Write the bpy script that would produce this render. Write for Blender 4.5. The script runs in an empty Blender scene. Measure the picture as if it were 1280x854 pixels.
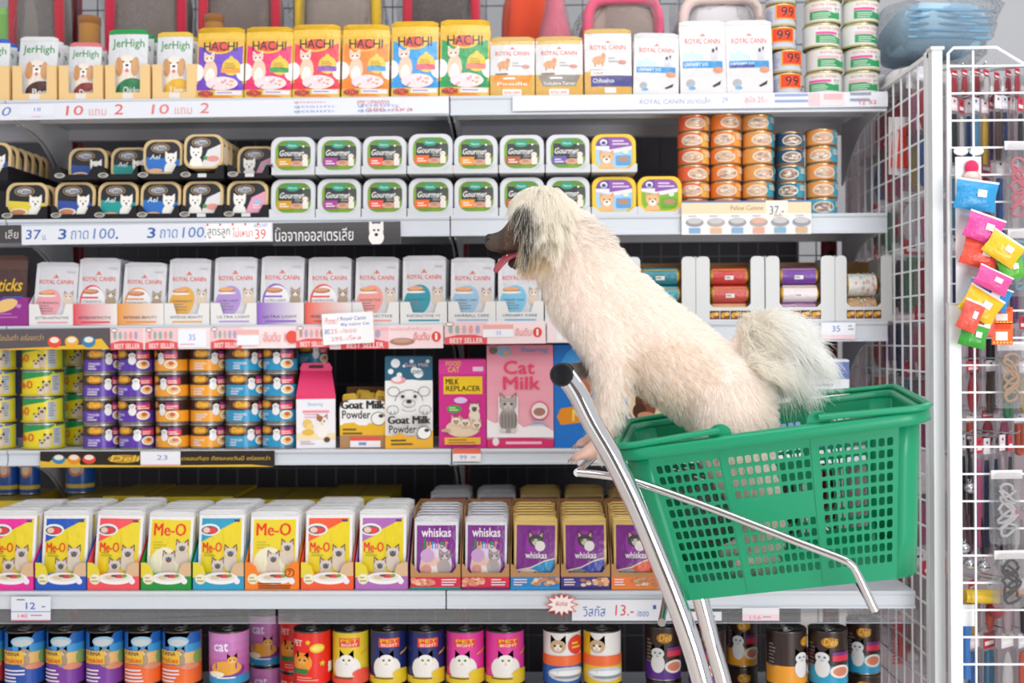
import bpy, math, random
import numpy as np
from mathutils import Vector, Matrix, Euler

# ------------------------------------------------------------------ camera, light, exposure
SC = bpy.context.scene
COL = SC.collection
FPX, DIST, HC = 1400.0, 2.333, 1.10          # focal length in pixels, camera to shelf edge, lens height
YAW, ROLL = 0.020, 0.0054
CAM_LOC = Vector((DIST * math.tan(YAW), -DIST, HC))
cam_data = bpy.data.cameras.new('camera')
cam_data.sensor_width = 36.0
cam_data.lens = FPX / 1280.0 * 36.0
cam_data.dof.use_dof = True
cam_data.dof.focus_distance = 1.80
cam_data.dof.aperture_fstop = 3.6
cam = bpy.data.objects.new('camera', cam_data)
cam.location = CAM_LOC
cam.rotation_euler = (Matrix.Rotation(YAW, 3, 'Z') @ Matrix.Rotation(ROLL, 3, 'Y') @ Matrix.Rotation(math.pi / 2, 3, 'X')).to_euler()
COL.objects.link(cam)
SC.camera = cam
SC.view_settings.view_transform = 'Standard'
SC.view_settings.look = 'None'
SC.view_settings.exposure = -0.47
SC.view_settings.gamma = 1.0
SC.view_settings.use_curve_mapping = False

world = bpy.data.worlds.new('world')
SC.world = world
world.use_nodes = True
bg = world.node_tree.nodes['Background']
bg.inputs[0].default_value = (0.96, 0.97, 1.0, 1)
bg.inputs[1].default_value = 0.95

def area(name, loc, aim, sx, sy, power, col=(1, 1, 1)):
    d = bpy.data.lights.new(name, 'AREA')
    d.shape = 'RECTANGLE'; d.size = sx; d.size_y = sy; d.energy = power; d.color = col
    o = bpy.data.objects.new(name, d)
    o.location = loc
    o.rotation_euler = (Vector(aim) - Vector(loc)).to_track_quat('-Z', 'Y').to_euler()
    COL.objects.link(o)
    return o
# the shop's fluorescent ceiling rows, plus low fill added for the shelf undersides
area('ceiling_light', (0.9, -1.5, 2.95), (0.4, -0.2, 1.1), 2.6, 0.5, 32, (1, 0.98, 0.95))
area('ceiling_light', (-0.7, -2.4, 2.95), (-0.1, 0.0, 1.1), 2.6, 0.5, 16, (1, 0.98, 0.96))
area('low_fill_light', (1.5, -3.45, 0.95), (0.6, 0.0, 1.15), 1.9, 1.7, 100, (0.95, 0.97, 1.0))  # unseen low fill, as is the next one; no window stands there
area('low_fill_light', (-1.3, -3.45, 0.95), (-0.3, 0.0, 1.25), 1.7, 1.7, 12, (0.96, 0.98, 1.0))
area('aisle_light', (2.4, 0.9, 2.95), (1.6, 0.5, 1.0), 1.2, 0.5, 26, (0.97, 0.98, 1.0))

# ------------------------------------------------------------------ pixels to places
def ray(px, py):
    v = Vector(((px - 640) / FPX, 1.0, (427 - py) / FPX))
    return Matrix.Rotation(YAW, 3, 'Z') @ Matrix.Rotation(ROLL, 3, 'Y') @ v
def W(px, py, Y):
    d = ray(px, py)
    return CAM_LOC + d * ((Y - CAM_LOC.y) / d.y)
def K(Y, X=0.0):
    dep = (Y - CAM_LOC.y) * math.cos(YAW) - (X - CAM_LOC.x) * math.sin(YAW)
    return FPX / dep

def lin(c):
    if isinstance(c, str):
        c = c.lstrip('#')
        c = tuple(int(c[i:i + 2], 16) / 255 for i in (0, 2, 4))
    return tuple((x / 12.92 if x <= 0.04045 else ((x + 0.055) / 1.055) ** 2.4) for x in c[:3])
_lc = {}
def LC(c):
    if isinstance(c, str):
        if c not in _lc: _lc[c] = lin(c)
        return _lc[c]
    return c

# ------------------------------------------------------------------ materials
MATS = {}
def make_mat(name, rough=0.5, metal=0.0, spec=0.5, coat=0.0, bump=0.0, bscale=60.0, attr=True, col=None, sheen=0.0, trans=0.0):
    m = bpy.data.materials.new(name); m.use_nodes = True
    nt = m.node_tree; b = nt.nodes['Principled BSDF']
    b.inputs['Roughness'].default_value = rough
    b.inputs['Metallic'].default_value = metal
    b.inputs['Specular IOR Level'].default_value = spec
    b.inputs['Coat Weight'].default_value = coat
    if sheen: b.inputs['Sheen Weight'].default_value = sheen
    if attr:
        a = nt.nodes.new('ShaderNodeAttribute'); a.attribute_name = 'Col'
        nt.links.new(a.outputs['Color'], b.inputs['Base Color'])
    else:
        n = nt.nodes.new('ShaderNodeTexNoise'); n.inputs['Scale'].default_value = 9.0
        r = nt.nodes.new('ShaderNodeMixRGB'); c = LC(col)
        r.inputs[1].default_value = (*[x * 0.94 for x in c], 1); r.inputs[2].default_value = (*[min(1, x * 1.04) for x in c], 1)
        nt.links.new(n.outputs['Fac'], r.inputs[0]); nt.links.new(r.outputs[0], b.inputs['Base Color'])
    if bump:
        t = nt.nodes.new('ShaderNodeTexNoise'); t.inputs['Scale'].default_value = bscale; t.inputs['Detail'].default_value = 3
        u = nt.nodes.new('ShaderNodeBump'); u.inputs['Strength'].default_value = bump; u.inputs['Distance'].default_value = 0.004
        nt.links.new(t.outputs['Fac'], u.inputs['Height']); nt.links.new(u.outputs['Normal'], b.inputs['Normal'])
    MATS[name] = m
    return m
make_mat('paper', 0.6, spec=0.3)
make_mat('gloss', 0.3, spec=0.5)
make_mat('pouchfilm', 0.25, spec=0.6, bump=0.5, bscale=6)
make_mat('foil', 0.3, metal=0.85, bump=0.3, bscale=70)
make_mat('tin', 0.25, metal=0.9)
make_mat('plastic', 0.35, spec=0.5)
make_mat('paint', 0.4, spec=0.4)
make_mat('fabric', 0.9, spec=0.1, bump=0.4, bscale=120, sheen=0.3)
make_mat('chrome', 0.07, metal=1.0)
make_mat('skin', 0.6, spec=0.25, bump=0.12, bscale=160)
make_mat('wetskin', 0.25, spec=0.6, bump=0.15, bscale=200)
def make_film(name, tint, amount, rough, bscale):
    m = bpy.data.materials.new(name); m.use_nodes = True
    nt = m.node_tree; nt.nodes.clear()
    out = nt.nodes.new('ShaderNodeOutputMaterial'); mix = nt.nodes.new('ShaderNodeMixShader')
    tr = nt.nodes.new('ShaderNodeBsdfTransparent'); gl = nt.nodes.new('ShaderNodeBsdfPrincipled')
    tr.inputs[0].default_value = (*tint, 1)
    gl.inputs['Base Color'].default_value = (0.85, 0.86, 0.88, 1); gl.inputs['Roughness'].default_value = rough
    t = nt.nodes.new('ShaderNodeTexNoise'); t.inputs['Scale'].default_value = bscale; t.inputs['Detail'].default_value = 3
    t.inputs['Distortion'].default_value = 1.2
    u = nt.nodes.new('ShaderNodeBump'); u.inputs['Strength'].default_value = 0.9; u.inputs['Distance'].default_value = 0.02
    fr = nt.nodes.new('ShaderNodeLayerWeight'); fr.inputs[0].default_value = amount
    ad = nt.nodes.new('ShaderNodeMath'); ad.operation = 'MULTIPLY_ADD'; ad.inputs[1].default_value = 0.8; ad.inputs[2].default_value = amount * 0.55
    ad.use_clamp = True
    nt.links.new(t.outputs['Fac'], u.inputs['Height']); nt.links.new(u.outputs[0], gl.inputs['Normal']); nt.links.new(u.outputs[0], fr.inputs['Normal'])
    nt.links.new(fr.outputs['Fresnel'], ad.inputs[0]); nt.links.new(ad.outputs[0], mix.inputs[0])
    nt.links.new(tr.outputs[0], mix.inputs[1]); nt.links.new(gl.outputs[0], mix.inputs[2]); nt.links.new(mix.outputs[0], out.inputs[0])
    MATS[name] = m
make_film('film', (0.97, 0.97, 0.975), 0.08, 0.1, 26)
make_film('strip', (0.86, 0.87, 0.9), 0.3, 0.15, 1.2)

# ------------------------------------------------------------------ mesh builder
class MB:
    def __init__(s):
        s.v = []; s.f = []; s.c = []; s.m = []; s.n = []; s.has_n = False; s.sm = []
        s.M = None
    def face(s, pts, col=(1, 1, 1), mat='paper', nor=None, smooth=False):
        i = len(s.v)
        if s.M is not None: pts = [s.M @ Vector(p) for p in pts]
        s.v.extend([tuple(p) for p in pts]); s.f.append(list(range(i, i + len(pts))))
        s.m.append(mat); s.sm.append(smooth)
        s.c.append(col if isinstance(col, list) else [LC(col)] * len(pts))
        if nor is not None: s.has_n = True
        s.n.append(nor)
    def mesh_part(s, verts, faces, col, mat, smooth=True):
        i = len(s.v)
        if s.M is not None: verts = [s.M @ Vector(p) for p in verts]
        s.v.extend([tuple(p) for p in verts]); c = LC(col) if not isinstance(col, list) else None
        for f in faces:
            s.f.append([i + k for k in f]); s.m.append(mat); s.sm.append(smooth); s.n.append(None)
            s.c.append([c] * len(f) if c is not None else [col[k] for k in f])
    def box(s, x0, x1, y0, y1, z0, z1, col, mat='paper'):
        p = [(x0, y0, z0), (x1, y0, z0), (x1, y1, z0), (x0, y1, z0), (x0, y0, z1), (x1, y0, z1), (x1, y1, z1), (x0, y1, z1)]
        s.mesh_part(p, [(0, 1, 5, 4), (1, 2, 6, 5), (2, 3, 7, 6), (3, 0, 4, 7), (4, 5, 6, 7), (3, 2, 1, 0)], col, mat, False)
    def prism(s, poly, y0, y1, col, mat='paper', axis='y'):
        n = len(poly)
        if axis == 'y': a = [(x, y0, z) for x, z in poly]; b = [(x, y1, z) for x, z in poly]
        elif axis == 'x': a = [(y0, x, z) for x, z in poly]; b = [(y1, x, z) for x, z in poly]
        else: a = [(x, z, y0) for x, z in poly]; b = [(x, z, y1) for x, z in poly]
        f = [tuple(range(n)), tuple(range(2 * n - 1, n - 1, -1))] + [(i, n + i, n + (i + 1) % n, (i + 1) % n) for i in range(n)]
        s.mesh_part(a + b, f, col, mat, False)
    def tube(s, pts, r, col, mat='chrome', n=10, cap=True, flat=None):
        pts = [Vector(p) for p in pts]; m = len(pts); V = []; F = []
        rs = r if isinstance(r, (list, tuple)) else [r] * m
        t0 = (pts[1] - pts[0]).normalized()
        up = Vector((0, 0, 1)) if abs(t0.z) < 0.9 else Vector((0, 1, 0))
        for i in range(m):
            t = (pts[min(i + 1, m - 1)] - pts[max(i - 1, 0)]).normalized()
            if i == 0: a = t.cross(up).normalized()
            else: a = (a - t * a.dot(t)).normalized()
            b = t.cross(a)
            for k in range(n):
                th = 2 * math.pi * k / n
                V.append(pts[i] + a * math.cos(th) * rs[i] + b * math.sin(th) * rs[i] * (flat or 1))
        for i in range(m - 1):
            for k in range(n):
                k2 = (k + 1) % n
                F.append((i * n + k, i * n + k2, (i + 1) * n + k2, (i + 1) * n + k))
        s.mesh_part(V, F, col, mat, True)
        if cap:
            s.mesh_part(V[:n], [tuple(range(n))], col, mat, False); s.mesh_part(V[-n:], [tuple(range(n - 1, -1, -1))], col, mat, False)
    def lathe(s, prof, col, mat, n=28, c=(0, 0), smooth=True):
        V = []; F = []; m = len(prof)
        for r, z in prof:
            for k in range(n):
                th = 2 * math.pi * k / n; V.append((c[0] + r * math.cos(th), c[1] + r * math.sin(th), z))
        for i in range(m - 1):
            for k in range(n):
                k2 = (k + 1) % n; F.append((i * n + k, i * n + k2, (i + 1) * n + k2, (i + 1) * n + k))
        s.mesh_part(V, F, col, mat, smooth)
    def ell(s, c, r, col, mat, n=14, m=9, R=None):
        V = []; F = []
        for j in range(m + 1):
            ph = math.pi * j / m - math.pi / 2
            for k in range(n):
                th = 2 * math.pi * k / n
                p = Vector((r[0] * math.cos(th) * math.cos(ph), r[1] * math.sin(th) * math.cos(ph), r[2] * math.sin(ph)))
                if R is not None: p = R @ p
                V.append(p + Vector(c))
        for j in range(m):
            for k in range(n):
                k2 = (k + 1) % n; F.append((j * n + k, j * n + k2, (j + 1) * n + k2, (j + 1) * n + k))
        s.mesh_part(V, F, col, mat, True)
    def mesh(s, name):
        me = bpy.data.meshes.new(name)
        me.from_pydata(s.v, [], s.f)
        names = []
        for m in s.m:
            if m not in names: names.append(m)
        for m in names: me.materials.append(MATS[m])
        ix = {m: i for i, m in enumerate(names)}
        me.polygons.foreach_set('material_index', [ix[m] for m in s.m])
        me.polygons.foreach_set('use_smooth', [bool(a) or s.n[i] is not None for i, a in enumerate(s.sm)])
        at = me.color_attributes.new('Col', 'FLOAT_COLOR', 'CORNER')
        buf = np.ones((sum(len(f) for f in s.f), 4), dtype=np.float32)
        buf[:, :3] = np.array([c for cs in s.c for c in cs], dtype=np.float32)
        at.data.foreach_set('color', buf.ravel())
        if s.has_n:
            ln = []
            for f, n in zip(s.f, s.n):
                ln.extend(n if n is not None else [(0, 0, 0)] * len(f))
            me.normals_split_custom_set(ln)
        me.update()
        return me
    def build(s, name, parent=None):
        o = bpy.data.objects.new(name, s.mesh(name)); COL.objects.link(o)
        if parent is not None: o.parent = parent
        return o

def tag(o, label=None, cat=None, group=None, kind=None):
    if label: o['label'] = label
    if cat: o['category'] = cat
    if group: o['group'] = group
    if kind: o['kind'] = kind
    return o
def thing(name, label, cat, loc=(0, 0, 0), rot=(0, 0, 0), group=None):
    o = bpy.data.objects.new(name, None); COL.objects.link(o)
    o.empty_display_size = 0.02
    o.location = loc; o.rotation_euler = rot
    return tag(o, label, cat, group)
def copy_tree(o, parent=None):
    c = o.copy(); COL.objects.link(c)
    if parent is not None: c.parent = parent
    for ch in list(o.children): copy_tree(ch, c)
    return c
def dup(o, loc, rot, label, group=None):
    c = copy_tree(o); c.location = loc; c.rotation_euler = rot; c['label'] = label
    if group: c['group'] = group
    return c

# ------------------------------------------------------------------ printed label graphics (flat shapes in label units 0..1)
_tc = {}
def text_tris(s, bold=0.0):
    k = (s, bold)
    if k not in _tc:
        cu = bpy.data.curves.new('lettering', 'FONT'); cu.body = s; cu.resolution_u = 2; cu.offset = 0.0 if ('M' in s or 'W' in s) else max(-0.006, min(0.013, bold * 0.35))
        ob = bpy.data.objects.new('lettering', cu); COL.objects.link(ob)
        me = ob.evaluated_get(bpy.context.evaluated_depsgraph_get()).to_mesh()
        vs = [(v.co.x, v.co.y) for v in me.vertices]; fs = [[vs[i] for i in p.vertices] for p in me.polygons]
        x0 = min(v[0] for v in vs); x1 = max(v[0] for v in vs); y0 = min(v[1] for v in vs); y1 = max(v[1] for v in vs)
        _tc[k] = [[((x - x0) / (x1 - x0), (y - y0) / (y1 - y0)) for x, y in f] for f in fs]
        bpy.data.objects.remove(ob); bpy.data.curves.remove(cu)
    return _tc[k]

class Lab:
    """shapes are kept as (list of polygons, colour, material); colour may be a function of (u, v)"""
    def __init__(s, asp=1.0): s.a = asp; s.s = []          # asp = width / height
    def P(s, pts, col, mat=None): s.s.append(([list(pts)], col, mat)); return s
    def R(s, x0, y0, x1, y1, col, mat=None): return s.P([(x0, y0), (x1, y0), (x1, y1), (x0, y1)], col, mat)
    def E(s, cx, cy, rx, ry, col, n=18, mat=None, rot=0.0):
        p = []
        for i in range(n):
            t = 2 * math.pi * i / n; x = rx * math.cos(t); y = ry * math.sin(t)
            if rot:
                X = x * s.a; x, y = (X * math.cos(rot) - y * math.sin(rot)) / s.a, X * math.sin(rot) + y * math.cos(rot)
            p.append((cx + x, cy + y))
        return s.P(p, col, mat)
    def C(s, cx, cy, r, col, n=16): return s.E(cx, cy, r / s.a, r, col, n)
    def fan(s, c, pts, col):                                  # star-shaped outline about c
        n = len(pts); s.s.append(([[c, pts[i], pts[(i + 1) % n]] for i in range(n)], col, None)); return s
    def star(s, cx, cy, r0, r1, n, col):
        p = []
        for i in range(2 * n):
            r = r0 if i % 2 == 0 else r1; t = math.pi * i / n + 0.2
            p.append((cx + r * math.cos(t) / s.a, cy + r * math.sin(t)))
        return s.fan((cx, cy), p, col)
    def T(s, txt, x0, y0, x1, y1, col, bold=0.02, slant=0.0, arch=0.0):
        dx, dy = x1 - x0, y1 - y0
        if ('M' in txt or 'W' in txt) and bold > 0.025:
            for q in (-1, 1): s.T(txt, x0 + q * dx * 0.014, y0, x1 + q * dx * 0.014, y1, col, 0.0, slant, arch)
        s.s.append(([[(x0 + u * dx + slant * v * dy / s.a, y0 + v * dy + arch * (1 - (2 * u - 1) ** 2)) for u, v in f] for f in text_tris(txt, bold)], col, None))
        return s
    def grad(s, x0, y0, x1, y1, ca, cb, vert=True, n=6):
        ca, cb = LC(ca), LC(cb)
        for i in range(n):
            t = (i + 0.5) / n; c = tuple(ca[k] * (1 - t) + cb[k] * t for k in range(3))
            if vert: s.R(x0, y0 + (y1 - y0) * i / n, x1, y0 + (y1 - y0) * (i + 1) / n, c)
            else: s.R(x0 + (x1 - x0) * i / n, y0, x0 + (x1 - x0) * (i + 1) / n, y1, c)
        return s
    def lines(s, x0, y0, x1, n, gap, col, h=None, seed=1):     # rows of small print
        r = random.Random(seed); h = h or gap * 0.45
        for i in range(n): s.R(x0, y0 - i * gap, x0 + (x1 - x0) * r.uniform(0.6, 1), y0 - i * gap + h, col)
        return s
    def cat(s, cx, cy, h, fur='#f4efe6', face=None, ear=None, eye='#3a6a4a', nose='#c07a70', body=True, ears=True):
        a = s.a; face = face or fur; ear = ear or face; x = lambda d: cx + d * h / a; y = lambda d: cy + d * h
        if body: s.E(cx, y(-0.68), 0.46 * h / a, 0.62 * h, fur)
        if ears:
            for q in (-1, 1):
                s.P([(x(q * 0.42), y(0.06)), (x(q * 0.06), y(0.3)), (x(q * 0.4), y(0.62))][::q], ear)
                s.P([(x(q * 0.36), y(0.18)), (x(q * 0.17), y(0.3)), (x(q * 0.36), y(0.5))][::q], '#d9a8a0')
        s.E(cx, cy, 0.42 * h / a, 0.36 * h, fur)
        s.E(cx, y(-0.08), 0.2 * h / a, 0.2 * h, face)
        for q in (-1, 1): s.E(x(q * 0.16), y(0.03), 0.085 * h / a, 0.07 * h, eye, 8); s.E(x(q * 0.16), y(0.03), 0.03 * h / a, 0.05 * h, '#15110f', 6)
        s.P([(x(-0.05), y(-0.1)), (x(0), y(-0.16)), (x(0.05), y(-0.1))], nose)
        s.R(x(-0.1), y(-0.22), x(0.1), y(-0.2), '#7a5a50')
        return s
    def dog(s, cx, cy, h, fur='#f3f1ec', ear=None, nose='#221e1e', body=True, tongue=False, up=False):
        a = s.a; ear = ear or fur; x = lambda d: cx + d * h / a; y = lambda d: cy + d * h
        if body: s.E(cx, y(-0.8), 0.45 * h / a, 0.6 * h, fur)
        for q in (-1, 1):
            if up: s.P([(x(q * 0.42), y(0.05)), (x(q * 0.1), y(0.3)), (x(q * 0.4), y(0.55))][::q], ear)
            else: s.E(x(q * 0.4), y(-0.05), 0.14 * h / a, 0.36 * h, ear, 12)
        s.E(cx, cy, 0.4 * h / a, 0.4 * h, fur)
        s.E(cx, y(-0.2), 0.22 * h / a, 0.2 * h, '#fbf9f5', 12)
        for q in (-1, 1): s.E(x(q * 0.17), y(0.06), 0.05 * h / a, 0.05 * h, '#1c1614', 8)
        s.E(cx, y(-0.12), 0.09 * h / a, 0.065 * h, nose, 8)
        if tongue: s.E(cx, y(-0.38), 0.09 * h / a, 0.1 * h, '#e0707a', 8)
        else: s.R(x(-0.1), y(-0.28), x(0.1), y(-0.26), '#40302c')
        return s

def clip(poly, ax, lim, keep_less):
    out = []; n = len(poly)
    for i in range(n):
        p, q = poly[i], poly[(i + 1) % n]
        a = (lim - p[ax]) if keep_less else (p[ax] - lim); b = (lim - q[ax]) if keep_less else (q[ax] - lim)
        if a >= 0: out.append(p)
        if (a > 0 and b < 0) or (a < 0 and b > 0):
            t = a / (a - b); out.append((p[0] + (q[0] - p[0]) * t, p[1] + (q[1] - p[1]) * t))
    return out
def strips(poly, ax, lo, hi, n):
    a = min(p[ax] for p in poly); b = max(p[ax] for p in poly)
    st = (hi - lo) / n
    i0 = max(0, int((a - lo) / st - 1e-6)); i1 = min(n - 1, int((b - lo) / st - 1e-9))
    for i in range(i0, i1 + 1):
        q = poly
        if a < lo + i * st: q = clip(q, ax, lo + i * st, False)
        if len(q) >= 3 and b > lo + (i + 1) * st: q = clip(q, ax, lo + (i + 1) * st, True)
        if len(q) >= 3: yield q
EPS = 0.00009
def stick(mb, lab, surf, nu=1, nv=1, mat='paper', base=0.0003, normal=None):
    """lay the label's shapes on a surface: surf(u, v, offset) -> point"""
    for k, (polys, col, mt) in enumerate(lab.s):
        off = base + k * EPS
        c0 = None if callable(col) else LC(col)
        for poly in polys:
            for q in strips(poly, 0, 0.0, 1.0, nu):
                for r in strips(q, 1, 0.0, 1.0, nv):
                    mb.face([surf(u, v, off) for u, v in r], [c0 or col(u, v) for u, v in r], mt or mat,
                            [normal(u, v) for u, v in r] if normal else None)
def flat(w, h, x0=None, z0=0.0, y=0.0):
    x0 = -w / 2 if x0 is None else x0
    return lambda u, v, o: (x0 + u * w, y - o, z0 + v * h)
# ------------------------------------------------------------------ the room
def struct(name, mb, label):
    o = mb.build(name); o['kind'] = 'structure'; o['label'] = label; o['category'] = name.split('_')[0]; return o
m = MB(); m.box(-3.2, 4.2, -3.6, 3.0, -0.05, 0.0, '#ece0d4', 'gloss')
for i in range(12):                                             # tile joints
    m.box(-3.2 + i * 0.6, -3.196 + i * 0.6, -3.6, 3.0, 0.0, 0.0006, '#8e8a86', 'paper')
for i in range(11):
    m.box(-3.2, 4.2, -3.6 + i * 0.6, -3.596 + i * 0.6, 0.0, 0.0006, '#8e8a86', 'paper')
struct('floor', m, 'pale tiled shop floor')
m = MB(); m.box(-3.2, 4.2, 2.2, 2.3, 0, 3.3, '#b4b5b9', 'paint'); struct('wall_back', m, 'plain grey shop wall above the racks')

m = MB(); m.box(-3.2, 4.2, -3.7, -3.6, 0, 1.9, '#857d78', 'paint')  # unseen wall added behind the camera to give the chrome dark reflections
struct('wall_reflected', m, 'unseen grey wall added behind the camera for dark streaks in chrome')

# ------------------------------------------------------------------ the gondola: uprights, grids, shelf boards
XL, XM, XR = W(8, 427, 0).x, W(563.5, 427, 0).x, W(1111, 427, 0).x
BACK = 0.33
SY = [0.0, 0.0, 0.0, 0.0, -0.16]                               # front edges (the lower boards are deeper)
SZ = [1.613, 1.362, 1.1375, 0.875, 0.614]                       # heights of the five shelf boards
BASEZ = 0.314
LIP = [0.040, 0.041, 0.041, 0.031, 0.033]
def upright(x, label):
    t = thing('gondola_upright', label, 'upright', (x, BACK + 0.02, 0), group='dark red slotted uprights')
    m = MB(); w = 0.015
    m.box(-w, -0.006, -0.014, 0.02, 0.0, 2.05, '#7c1626', 'paint'); m.box(0.006, w, -0.014, 0.02, 0.0, 2.05, '#7c1626', 'paint')
    m.box(-0.006, 0.006, 0.0, 0.02, 0.0, 2.05, '#3a0a12', 'paint')
    for k in range(50): m.box(-0.006, 0.006, -0.014, 0.0, k * 0.041, k * 0.041 + 0.016, '#7c1626', 'paint')
    m.build('post', t)
    m = MB(); m.box(-0.03, 0.03, -0.30, 0.06, 0, 0.05, '#55101c', 'paint'); m.build('foot', t)
upright(XL, 'dark red slotted upright at the left end of the wet food tubs')
upright(XM, 'dark red slotted upright between the two shelf bays')
upright(XR - 0.03, 'dark red slotted upright beside the wire side rack')
def grid_mesh(m, x0, x1, z0, z1, sx, sz, r, col, frame=0.0):
    n = max(1, round((x1 - x0) / sx))
    for i in range(n + 1):
        x = x0 + (x1 - x0) * i / n; q = r if 0 < i < n or not frame else frame
        m.box(x - q, x + q, -q, q, z0, z1, col, 'paint')
    n = max(1, round((z1 - z0) / sz))
    for i in range(n + 1):
        z = z0 + (z1 - z0) * i / n
        m.box(x0, x1, -r - 0.003, r - 0.003, z - r, z + r, col, 'paint')
for a, b, lb in ((XL, XM, 'left'), (XM, XR, 'right')):
    t = thing('back_grid', 'grey wire grid closing the back of the %s shelf bay' % lb, 'wire grid', ((a + b) / 2, BACK + 0.007, 0))
    m = MB(); h = (b - a) / 2 - 0.018
    grid_mesh(m, -h, h, 0.2, 2.0, 0.047, 0.1, 0.0013, '#5c5f66'); m.build('wires', t)
t = thing('back_board', 'dark board added behind the wire grid to keep the shelf gaps dark', 'board', (0, BACK + 0.24, 0))
m = MB(); m.box(XL - 0.5, XR - 0.05, 0, 0.012, 0.05, 1.72, '#3d3a40', 'paint'); m.build('sheet', t)  # added to block light from behind, so the gaps stay dark

LVL = ['topmost', 'second from the top', 'third from the top', 'fourth from the top', 'fifth from the top']
def shelf(a, b, lv, bay, last=False):
    z = SZ[lv]; h = LIP[lv]; BK = BACK - SY[lv]; w = (b - a) / 2 - 0.0015
    t = thing('gondola_shelf', 'white metal shelf board, %s in the %s bay' % (LVL[lv], bay), 'shelf', ((a + b) / 2, SY[lv], z), group='white shelf boards')
    c = '#d3d8df'
    m = MB(); m.box(-w, w, 0.012, BK, -0.004, 0, c, 'paint')
    m.box(-w, w, 0.03, 0.034, -0.03, -0.004, '#d0cfd2', 'paint'); m.box(-w, w, 0.15, 0.17, -0.02, -0.004, '#d0cfd2', 'paint'); m.box(-w, w, BK - 0.02, BK, -0.03, -0.004, '#ceccd0', 'paint')
    m.build('deck', t)
    m = MB()
    prof = [(0.012, 0.0005), (0.002, 0.0005), (0.0, -0.002), (0.001, -0.006), (0.004, -0.008), (0.004, -h + 0.006), (0.0, -h + 0.004), (0.0, -h), (0.012, -h), (0.014, -h + 0.006), (0.012, -0.006)]
    m.prism(prof, -w, w, c, 'paint', 'x'); m.build('price_rail', t)
    for sgn in (-1, 1):
        m = MB(); pl = [(0.014, -0.008), (0.014, -0.034), (0.07, -0.04)]
        for i in range(9):
            u = i / 8; pl.append((0.07 + (BK - 0.13) * u, -0.042 - 0.075 * u ** 2.4))
        pl += [(BK - 0.012, -0.15), (BK - 0.004, -0.15), (BK - 0.004, -0.008)]
        x = sgn * (w - 0.004); m.prism(pl, x - 0.0015, x + 0.0015, '#d8d8dc', 'paint', 'x'); m.build('bracket', t)
for lv in range(5):
    shelf(XL - 0.92, XL, lv, 'far left'); shelf(XL, XM, lv, 'left'); shelf(XM, XR, lv, 'right')
t = thing('base_shelf', 'low white base deck under the tall cans', 'shelf', (0, 0, 0))
m = MB(); m.box(XL - 0.4, XR, -0.16, BACK, BASEZ - 0.02, BASEZ, '#d3d8df', 'paint'); m.build('deck', t)
m = MB(); m.box(XL - 0.4, XR, -0.16, -0.148, 0.0, BASEZ - 0.02, '#d9d9de', 'paint'); m.build('kick_plate', t)

# px helpers for shelf goods
def PX(px, py, Y): return W(px, py, Y).x
def size(px0, px1, py, Y):
    return PX(px1, py, Y) - PX(px0, py, Y)
def hpx(dy, px, Y): return dy / K(Y, PX(px, 427, Y))
# ------------------------------------------------------------------ generic packaging shapes
def pouch_surf(w, h, A, B, lean=0.0):
    def y(u, v):
        g = 1.0 if v < 0.06 else max(0.0, 1 - ((v - 0.06) / 0.86) ** 1.7)
        return A * (1 - (2 * u - 1) ** 2) + B * g
    return lambda u, v, o: ((u - 0.5) * w, -y(u, v) - o, v * h)
def make_pouch(name, w, h, front, seal, label, cat, A=0.004, B=0.012, loc=(0, 0, 0), rot=(0, 0, 0), group=None, side='#dcdcde', mat='pouchfilm', seal_mat='pouchfilm', tear=True):
    t = thing(name, label, cat, loc, rot, group)
    m = MB(); S = pouch_surf(w, h, A, B); N, M = 6, 9
    hs = 0.93
    lab = Lab(w / h); lab.R(0, 0, 1, 1, side)
    SH = lambda u, v, o: S(u, v * hs, o)
    stick(m, lab, SH, N, M, mat, 0.0); front_h = front
    # graphics were drawn over the whole height; squeeze what lies under the seal
    stick(m, front_h, SH, N, M, mat)
    bk = lambda u, v, o: (lambda p: (-p[0], -p[1], p[2]))(SH(u, v, o))
    stick(m, lab, bk, N, M, mat, 0.0)
    for q in (0.0, 1.0):                                        # gusset sides
        for j in range(M):
            p = [SH(q, j / M, 0), SH(q, (j + 1) / M, 0)]
            m.face([p[0], p[1], (p[1][0], -p[1][1], p[1][2]), (p[0][0], -p[0][1], p[0][2])][::(1 if q == 0 else -1)], side, mat)
    m.face([SH(0, 0, 0), SH(1, 0, 0), (w / 2, B, 0), (-w / 2, B, 0)], side, mat)
    m.build('pouch_body', t)
    m = MB(); z0 = h * hs; n = 8; k = 5                          # crimped seal strip with rounded corners
    for i in range(n):
        x0 = -w / 2 + w * i / n; x1 = x0 + w / n
        ya = -A * (1 - (2 * i / n - 1) ** 2); yb = -A * (1 - (2 * (i + 1) / n - 1) ** 2)
        za = h - (0.004 if i == 0 else 0); zb = h - (0.004 if i == n - 1 else 0)
        for j in range(k):
            ua, ub = j / k, (j + 1) / k; d = 0.0007 * (j % 2); e = 0.0007 * ((j + 1) % 2)
            a0, a1 = z0 + (za - z0) * ua, z0 + (za - z0) * ub; b0, b1 = z0 + (zb - z0) * ua, z0 + (zb - z0) * ub
            f = lambda y, q: y * (1 - q * 0.7)
            m.face([(x0, f(ya, ua) - d - 0.0006, a0), (x1, f(yb, ua) - d - 0.0006, b0), (x1, f(yb, ub) - e - 0.0006, b1), (x0, f(ya, ub) - e - 0.0006, a1)], seal, seal_mat)
            m.face([(x0, -f(ya, ub) + e, a1), (x1, -f(yb, ub) + e, b1), (x1, -f(yb, ua) + d, b0), (x0, -f(ya, ua) + d, a0)], seal, seal_mat)
    m.build('top_seal', t)
    return t

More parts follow.
